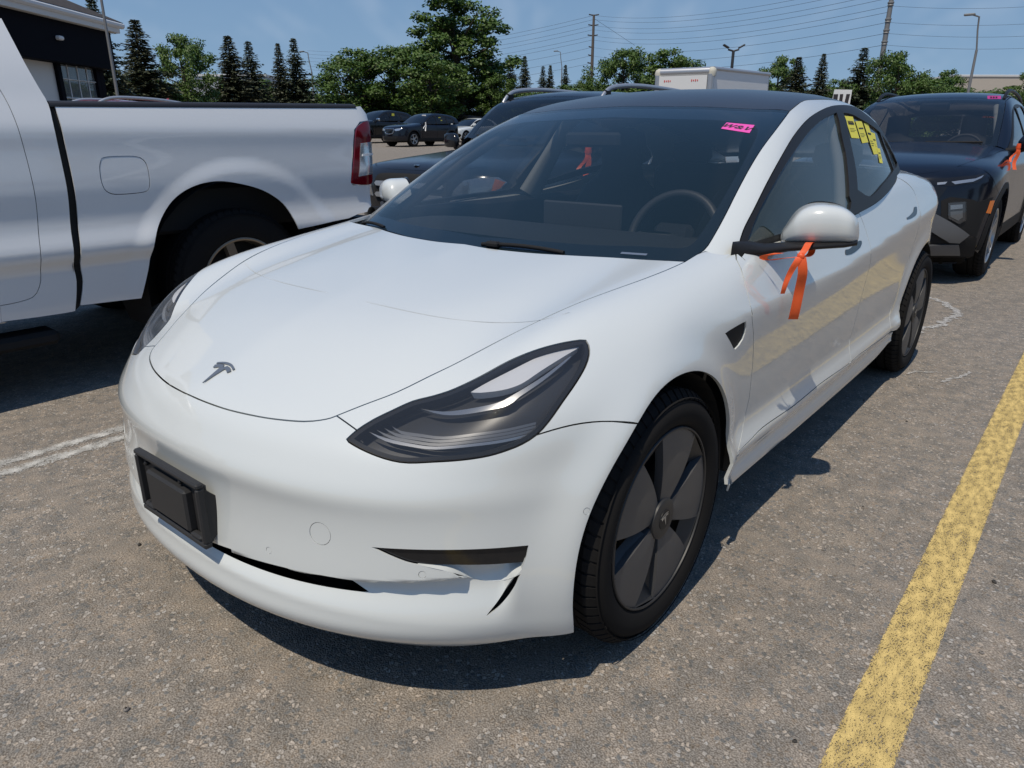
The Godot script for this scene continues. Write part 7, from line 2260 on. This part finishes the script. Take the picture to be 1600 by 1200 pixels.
func poles_and_wires():
	var d1 := 118.0
	var d2 := 62.0
	var d0 := 190.0
	var d3 := 70.0
	var levels := [[25, 30], [40, 46], [56.5, 62], [74.5, 76], [88, 90], [100, 102]]
	var top1 := at_px(928, 23, d1)
	var foot1 := on_ground(922, d1)
	foot1.x = top1.x; foot1.z = top1.z
	var p1 := pole("power_pole", "slim power pole with stacked insulators beyond the green trees", "power pole", foot1, top1, 0.32, 0.18, M.pole_wood)
	var a1 := []
	var vs1 := [24.0, 40.0, 56.0, 74.0, 87.0, 99.0]
	for i in 6:
		var a := at_px(928 - i * 1.0, vs1[i], d1)
		a1.append(a)
		var across := (eye_basis.x * Vector3(1, 0, 1)).normalized()
		part(p1, "insulator_arm", Tri.new().add(tube(PackedVector3Array([a - foot1 - across * (0.75 if i < 3 else 0.5) + Vector3(0, 0.12, 0), a - foot1, a - foot1 + across * (0.75 if i < 3 else 0.0) + Vector3(0, 0.12, 0)]), 0.09, 6)), M.pole_dark)
	var foot2 := on_ground(1372, d2)
	var b2 := at_px(1378, 92, d2)
	var top2 := Vector3(b2.x, at_px(1396, -70, d2).y, b2.z)
	foot2.x = b2.x; foot2.z = b2.z
	var p2 := pole("steel_pole", "tall grey steel power pole rising out of the picture", "power pole", foot2, top2, 0.21, 0.14, M.pole_grey)
	var a2 := []
	var vs2 := [-34.0, -13.0, 9.5, 35.0, 52.0, 70.0]
	for i in 6:
		var y := at_px(1386, vs2[i], d2).y
		var a := Vector3(foot2.x, y, foot2.z)
		a2.append(a)
		part(p2, "insulator", lathe([Vector2(0.0, 0.35), Vector2(0.22, 0.24), Vector2(0.22, 0.16), Vector2(0.17, 0.1), Vector2(0.22, 0.02), Vector2(0.0, -0.05)], 10, 0.4).moved(Transform3D(Basis(Vector3.BACK, PI / 2), a - foot2)), M.pole_grey)
	var wire := func(p: Vector3, q: Vector3, sag: float, label: String, r: float):
		var path := PackedVector3Array()
		for i in 25:
			var k := i / 24.0
			path.append(p.lerp(q, k) - Vector3(0, sag * 4.0 * k * (1.0 - k), 0))
		single("power_line", label, "power line", tube(path, r, 5), M.wire, Vector3.ZERO, 0.0, "power lines between the poles")
	var left_v := [[480, 79.0], [480, 90.0], [480, 103.0], [560, 104.0], [560, 114.0], [560, 122.0]]
	var right_v := [[1700, -40.0], [1700, -20.0], [1700, 2.0], [1700, 29.5], [1700, 49.5], [1700, 69.0]]
	for i in 6:
		var tw := [0.0, 0.55] if i < 3 else [0.0]
		for o in tw:
			var off: Vector3 = Vector3(0, -o, 0)
			wire.call(a1[i] + off, a2[i] + off * 0.7, 1.2, "thin power line strung between the slim pole and the steel pole", 0.013)
			wire.call(at_px(left_v[i][0], left_v[i][1], d0) + off * 1.4, a1[i] + off, 2.0, "thin power line running from the slim pole towards the spruces", 0.018)
			if o == 0.0: wire.call(a2[i], at_px(right_v[i][0], right_v[i][1], d3), 0.3, "thin power line running on from the steel pole", 0.009)
	wire.call(at_px(930, 30, d1), at_px(992, 71, d1 + 6), 0.0, "guy wire slanting down from the slim pole", 0.02)
	# lot lights
	var lf := on_ground(1140, 52.0)
	var lt := at_px(1146, 80, 52.0)
	lf.x = lt.x; lf.z = lt.z
	var l := pole("light_pole", "black light pole with two floodlights above the box truck", "street lamp", lf, lt, 0.11, 0.09, M.pole_dark)
	for s in [-1.0, 1.0]:
		var ac: Vector3 = (eye_basis.x * Vector3(1, 0, 1)).normalized() * s
		var h := Node3D.new()
		part(l, "lamp_arm", tube(PackedVector3Array([lt - lf, lt - lf + ac * 0.35 + Vector3(0, 0.1, 0)]), 0.06, 6), M.pole_dark)
		part(l, "lamp_head", box(Vector3(0.42, 0.10, 0.3), Vector3.ZERO, 0.03).moved(Transform3D(Basis(ac, Vector3(0, 1, 0), ac.cross(Vector3.UP)) * Basis(Vector3.BACK, 0.5), lt - lf + ac * 0.5 + Vector3(0, 0.28, 0))), M.pole_dark)
		h.free()
	for q in [[1521, 128, 1526, 78, 46.0, "grey street lamp with a short arm beyond the blue SUV", 0.085], [487, 150, 487, 112, 70.0, "thin street lamp beside the pointed spruce", 0.09], [880, 112, 878, 105, 85.0, "small street lamp behind the sparse spruces", 0.08]]:
		var t := at_px(q[2], q[3], q[4])
		var f := on_ground(q[0], q[4])
		f.x = t.x; f.z = t.z
		var o := pole("street_lamp", q[5], "street lamp", f, t, q[6], q[6] * 0.7, M.pole_grey, "street lamps")
		var lf2 := -(eye_basis.x * Vector3(1, 0, 1)).normalized()
		part(o, "lamp_arm", tube(PackedVector3Array([t - f, t - f + Vector3(0, 0.9, 0) + lf2 * 0.15, t - f + Vector3(0, 1.5, 0) + lf2 * 0.2, t - f + Vector3(0, 1.6, 0) + lf2 * 0.55]), q[6] * 0.5, 6), M.pole_grey)
		part(o, "lamp_head", box(Vector3(0.5, 0.1, 0.2), t - f + Vector3(0, 1.6, 0) + lf2 * 0.7, 0.03), M.pole_grey)
	var bt := at_px(157, -8, 21.0)
	var bf := on_ground(170, 21.0)
	bf.x = bt.x; bf.z = bt.z
	pole("flag_pole", "thin grey pole standing by the corner of the building", "pole", bf, bt, 0.045, 0.03, M.pole_grey)
	# white row sign just behind the sedan
	var sp := at_px(1315, 149, 15.0)
	var sf := Vector3(sp.x, ground_y(sp.x, sp.z), sp.z)
	var rs := thing("row_sign", "white lot row sign with black characters behind the sedan's roof", "sign", sf)
	var face := Transform3D(Basis(Vector3.UP, deg_to_rad(EYE_TURN.y) - 0.25), Vector3.ZERO)
	var sh := sp.y - sf.y
	part(rs, "board", prism(PackedVector2Array([Vector2(-0.17, -0.38), Vector2(0.15, -0.38), Vector2(0.16, 0.09), Vector2(-0.135, 0.10)]), face * Transform3D(Basis(), Vector3(0, sh, 0)), 0.02), M.white_paper)
	part(rs, "post", tube(PackedVector3Array([Vector3.ZERO, Vector3(0, sh - 0.3, 0)]), 0.025, 8), M.pole_grey)
	for q in [[-0.10, 0.075, 0.0], [-0.005, 0.055, 0.0], [0.105, 0.06, -0.03]]:
		part(rs, "character", prism(PackedVector2Array([Vector2(q[0] - q[1] * 0.5 + q[2], -0.30), Vector2(q[0] + q[1] * 0.5 + q[2], -0.30), Vector2(q[0] + q[1] * 0.5, 0.02), Vector2(q[0] - q[1] * 0.5, 0.02)]), face * Transform3D(Basis(), Vector3(0, sh, 0.021)), 0.003), M.ink)

func buildings():
	# brown roofed office behind the pickup
	var d_r := 25.0
	var r := at_px(146, 42, d_r)
	var l := at_px(-60, 20, 20.8)
	var far := Vector3(r.x, ground_y(r.x, r.z), r.z)
	var ux := Vector3(l.x - r.x, 0, l.z - r.z)
	var w := ux.length() + 3.0
	ux = ux.normalized()
	var uz := ux.cross(Vector3.UP)          # towards the lot or away
	if uz.dot(EYE - far) < 0: uz = -uz
	var o := thing("office_building", "white office with black fascia, brown shingle roof and grid window", "building", far)
	var b := Transform3D(Basis(ux, Vector3.UP, uz), Vector3.ZERO)
	var eave := r.y - far.y
	var put := func(called: String, size: Vector3, at: Vector3, m: Material, par: Node = o, bev := 0.01) -> MeshInstance3D: return part(par, called, box(size, at, bev).moved(b), m)
	var top_w := at_px(140, 103, d_r + 0.3).y - far.y
	put.call("wall", Vector3(w, eave - 0.9, 0.2), Vector3(w * 0.5 + 0.1, (eave - 0.9) * 0.5, -0.1), M.siding)
	put.call("end_wall", Vector3(0.2, eave - 0.9, 7.0), Vector3(0.1, (eave - 0.9) * 0.5, -3.7), M.siding)
	put.call("corner_board", Vector3(0.22, eave - 0.9, 0.06), Vector3(0.12, (eave - 0.9) * 0.5, 0.04), M.dark_trim)
	put.call("fascia_band", Vector3(w + 0.25, 0.98, 0.5), Vector3(w * 0.5 - 0.02, eave - 0.62, 0.12), M.dark_trim)
	put.call("soffit", Vector3(w + 0.5, 0.16, 0.7), Vector3(w * 0.5 - 0.1, eave - 0.05, 0.20), M.siding)
	put.call("gutter", Vector3(w + 0.7, 0.16, 0.16), Vector3(w * 0.5 - 0.2, eave + 0.08, 0.55), M.white_trim, o, 0.05)
	var roof := Tri.new()
	var e0 := Vector3(-0.5, eave + 0.16, 0.6)
	var e1 := Vector3(w + 0.5, eave + 0.16, 0.6)
	var e2 := Vector3(w + 0.5, eave + 2.3, -4.0)
	var e3 := Vector3(4.2, eave + 2.3, -4.0)
	var e4 := Vector3(-0.5, eave + 0.16, -8.0)
	roof.quad(e0, e1, e2, e3); roof.tri(e0, e3, e4)
	var ro := part(o, "roof", roof.moved(b), M.shingle)
	part(ro, "vent_pipe", tube(PackedVector3Array([b * Vector3(3.6, eave + 1.6, -2.6), b * Vector3(3.6, eave + 2.7, -2.6)]), 0.07, 8), M.pole_grey)
	part(o, "security_lamp", Tri.new().add(box(Vector3(0.20, 0.10, 0.14), Vector3(2.35, eave - 0.55, 0.42), 0.03)).moved(b), M.white_trim)
	# window: frame, panes and bars
	var wl := at_px(62, 98, 23.4)
	var cx := (Vector3(wl.x, 0, wl.z) - Vector3(far.x, 0, far.z)).dot(ux)
	var wy0 := 1.35
	var wy1 := top_w
	var wx0 := 0.38
	var wx1 := minf(cx, 3.4)
	var win := Node3D.new(); win.name = "window"; o.add_child(win)
	put.call("frame", Vector3(wx1 - wx0, 0.16, 0.10), Vector3((wx0 + wx1) * 0.5, wy1, 0.06), M.dark_trim, win)
	put.call("frame", Vector3(wx1 - wx0, 0.16, 0.10), Vector3((wx0 + wx1) * 0.5, wy0, 0.06), M.dark_trim, win)
	for x in [wx0, wx1]: put.call("frame", Vector3(0.16, wy1 - wy0 + 0.16, 0.11), Vector3(x, (wy0 + wy1) * 0.5, 0.06), M.dark_trim, win)
	put.call("blind", Vector3(wx1 - wx0, wy1 - wy0, 0.02), Vector3((wx0 + wx1) * 0.5, (wy0 + wy1) * 0.5, 0.012), M.blind, win)
	for i in 4:
		for j in 3:
			var pw := (wx1 - wx0 - 0.16) / 4.0
			var phh := (wy1 - wy0 - 0.16) / 3.0
			put.call("pane", Vector3(pw - 0.02, phh - 0.02, 0.006), Vector3(wx0 + 0.08 + pw * (i + 0.5), wy0 + 0.08 + phh * (j + 0.5), 0.034), M.pane, win, 0.0)
	for i in 3: put.call("window_bar", Vector3(0.025, wy1 - wy0, 0.03), Vector3(lerpf(wx0, wx1, (i + 1) / 4.0), (wy0 + wy1) * 0.5, 0.045), M.white_trim, win)
	for i in 2: put.call("window_bar", Vector3(wx1 - wx0, 0.025, 0.03), Vector3((wx0 + wx1) * 0.5, lerpf(wy0, wy1, (i + 1) / 3.0), 0.048), M.white_trim, win)
	for i in 9: put.call("siding_joint", Vector3(0.012, 0.5, 0.006), Vector3(0.5 + i * 0.62, wy1 + 0.30, 0.004), M.joint)
	# pale warehouse behind the spruces and a beige one on the right
	for q in [[362, 118, 90.0, 9.0, M.warehouse, "pale grey warehouse roof showing between spruces"], [1545, 119, 120.0, 12.0, M.beige, "beige flat warehouse beyond the blue SUV"], [40, 120, 80.0, 12.0, M.warehouse, "pale warehouse glimpsed behind the spruces at the office"]]:
		var t := at_px(q[0], q[1], q[2])
		var f := on_ground(q[0], q[2])
		var wh := thing("warehouse", q[5], "building", f, deg_to_rad(EYE_TURN.y))
		part(wh, "wall", box(Vector3(q[3], t.y - f.y, 8.0), Vector3(0, (t.y - f.y) * 0.5, -4.0), 0.02), q[4])
		part(wh, "parapet", box(Vector3(q[3] + 0.2, 0.25, 8.2), Vector3(0, t.y - f.y, -4.0), 0.02), M.white_trim)
	# house to the sedan's left, seen mirrored in its windows
	var h := thing("house", "white gabled house left of the sedan, mirrored in its rear side window", "building", Vector3(27.0, ground_y(27, -19), -19.0), -0.6)
	part(h, "wall", box(Vector3(6.0, 4.4, 7.0), Vector3(0, 2.2, 0), 0.02), M.siding)
	part(h, "roof", prism(PackedVector2Array([Vector2(-3.5, 4.4), Vector2(3.5, 4.4), Vector2(0, 6.6)]), Transform3D(Basis(), Vector3(0, 0, -3.7)), 7.4), M.shingle)
	for x in [-1.5, 1.5]: part(h, "window", box(Vector3(1.0, 1.2, 0.05), Vector3(x, 2.6, -3.53), 0.01), M.dark_trim)

func world_materials():
	M.asphalt = asphalt()
	M.yellow_line = worn_paint(Color(0.87, 0.76, 0.49), 116, 61)
	M.white_line = worn_paint(Color(0.80, 0.79, 0.76), 118, 71, true)
	M.white_traces = worn_paint(Color(0.80, 0.79, 0.77), 132, 81)
	M.skid = mat(lin(0.14, 0.145, 0.155), 0.45, 0.4)
	M.pebble = mat(lin(0.22, 0.20, 0.18), 0.85); M.pebble_dark = mat(lin(0.05, 0.045, 0.04), 0.85)
	M.bark = mat(lin(0.07, 0.055, 0.042), 0.95)
	M.leaves = mat(Color.WHITE, 0.55); M.leaves.vertex_color_use_as_albedo = true; M.leaves.backlight_enabled = true; M.leaves.backlight = lin(0.16, 0.26, 0.03)
	M.needles = mat(Color.WHITE, 0.6); M.needles.vertex_color_use_as_albedo = true
	M.pole_wood = mat(lin(0.12, 0.10, 0.085), 0.9); M.pole_dark = mat(lin(0.03, 0.03, 0.033), 0.6); M.pole_grey = mat(lin(0.22, 0.22, 0.22), 0.6, 0.3); M.wire = mat(lin(0.04, 0.04, 0.045), 0.7)
	M.siding = mat(lin(0.62, 0.61, 0.58), 0.8); M.dark_trim = mat(lin(0.007, 0.0075, 0.011), 0.7); M.dark_trim.metallic_specular = 0.15; M.white_trim = mat(lin(0.66, 0.66, 0.65), 0.6); M.shingle = mat(lin(0.075, 0.062, 0.055), 0.95)
	M.shingle.albedo_texture = noise_tex(0.05, [0.0, Color(0.6, 0.6, 0.6), 1.0, Color(1, 1, 1)], 4, 256, 3); M.shingle.uv1_triplanar = true; M.shingle.uv1_scale = Vector3.ONE * 0.5
	M.blind = mat(lin(0.45, 0.48, 0.48), 0.8); M.pane = glass(lin(0.05, 0.06, 0.065), 0.3); M.joint = mat(lin(0.3, 0.29, 0.28), 0.9)
	M.warehouse = mat(lin(0.42, 0.44, 0.47), 0.8); M.beige = mat(lin(0.50, 0.44, 0.37), 0.85)
	M.navy = mat(lin(0.006, 0.008, 0.015), 0.12); M.slate = mat(lin(0.016, 0.018, 0.023), 0.15, 0.2); M.black_paint = mat(lin(0.006, 0.006, 0.0065), 0.12); M.red_paint = paint(lin(0.25, 0.012, 0.018), 0.35)
	M.amber = mat(lin(0.75, 0.20, 0.03), 0.2); M.lamp_bright = mat(lin(0.62, 0.64, 0.66), 0.12, 0.75); M.red_lens = mat(lin(0.15, 0.004, 0.010), 0.08); M.rail_cap = mat(lin(0.022, 0.021, 0.024), 0.5)
	M.bronze = mat(lin(0.30, 0.26, 0.21), 0.35, 0.8); M.satin_metal = mat(lin(0.45, 0.46, 0.48), 0.35, 0.6); M.truck_box = mat(lin(0.70, 0.70, 0.69), 0.6); M.cream = mat(lin(0.55, 0.53, 0.45), 0.7); M.red_ink = mat(lin(0.6, 0.05, 0.05), 0.7)
	M.glass_car = glass(lin(0.012, 0.016, 0.018), 0.45)
	M.lens = glass(lin(0.07, 0.073, 0.077), 0.24, 0.0); M.lamp_grey = mat(lin(0.042, 0.043, 0.046), 0.35); M.lamp_white = mat(lin(0.80, 0.81, 0.83), 0.3); M.lamp_silver = mat(lin(0.5, 0.5, 0.5), 0.25, 0.75); M.lamp_rib = mat(lin(0.25, 0.25, 0.25), 0.3, 0.6); M.lamp_dark = mat(lin(0.05, 0.05, 0.053), 0.15)
	M.badge = mat(lin(0.20, 0.22, 0.25), 0.35, 0.5); M.screen_back = mat(lin(0.035, 0.035, 0.037), 0.5); M.wheel_grip = mat(lin(0.03, 0.03, 0.032), 0.5); M.pillar_trim = mat(lin(0.34, 0.35, 0.33), 0.8)

func cirrus() -> ImageTexture:   # thin streaks of high cloud on the sky dome: lighter air only
	var w := 1024
	var h := 512
	var n := FastNoiseLite.new()
	n.seed = 17; n.frequency = 1.0; n.fractal_octaves = 5; n.noise_type = FastNoiseLite.TYPE_SIMPLEX_SMOOTH
	var im := Image.create(w, h, false, Image.FORMAT_RGBA8)
	for y in h / 2:
		var el := (0.5 - (y + 0.5) / h) * PI
		for x in w:
			var an := TAU * (x + 0.5) / w
			var k := 1.0 / (sin(el) + 0.10)
			var p := Vector2(cos(an), sin(an)) * cos(el) * k
			var q := p.rotated(0.65)
			var v := n.get_noise_2d(q.x * 0.9, q.y * 5.0) * 0.6 + n.get_noise_2d(q.x * 0.35 + 9.0, q.y * 1.4) * 0.5
			im.set_pixel(x, y, Color(1, 1, 1, clampf((v + 0.02) * 1.1, 0.0, 0.7)))
	return ImageTexture.create_from_image(im)

func _ready():
	rng.seed = 7
	eye_basis = Basis.from_euler(Vector3(deg_to_rad(EYE_TURN.x), deg_to_rad(EYE_TURN.y), deg_to_rad(EYE_TURN.z)))
	var cam := Camera3D.new()
	cam.name = "camera"
	cam.position = EYE; cam.basis = eye_basis
	cam.fov = 2.0 * rad_to_deg(atan(600.0 / FOCAL)); cam.near = 0.05; cam.far = 4000.0
	add_child(cam)
	var env := Environment.new()
	env.tonemap_mode = Environment.TONE_MAPPER_LINEAR
	env.tonemap_exposure = 0.68
	env.background_mode = Environment.BG_SKY
	env.background_energy_multiplier = 1.05
	var sky := Sky.new()
	var sm := ProceduralSkyMaterial.new()
	sm.sky_top_color = Color(0.38, 0.56, 0.80); sm.sky_horizon_color = Color(0.65, 0.79, 0.91); sm.sky_curve = 0.20
	sm.ground_bottom_color = Color(0.30, 0.29, 0.27); sm.ground_horizon_color = Color(0.5, 0.55, 0.58)
	sm.sky_cover = cirrus(); sm.sky_cover_modulate = Color(0.42, 0.39, 0.35)
	sky.sky_material = sm; env.sky = sky
	env.sdfgi_enabled = true; env.ssao_enabled = true; env.ssil_enabled = true
	var we := WorldEnvironment.new(); we.name = "world"; we.environment = env; add_child(we)
	var sun := DirectionalLight3D.new(); sun.name = "sun"
	sun.light_energy = 1.6; sun.light_color = Color(1.0, 0.96, 0.895); sun.light_angular_distance = 0.53; sun.shadow_enabled = true
	sun.basis = Basis.looking_at(Vector3(-0.08, -1.0, -0.48).normalized(), Vector3.RIGHT)
	add_child(sun)
	materials()
	world_materials()
	ground()
	buildings()
	sedan()
	pickup()
	blue_suv()
	grey_suv()
	far_vehicles()
	trees()
	poles_and_wires()
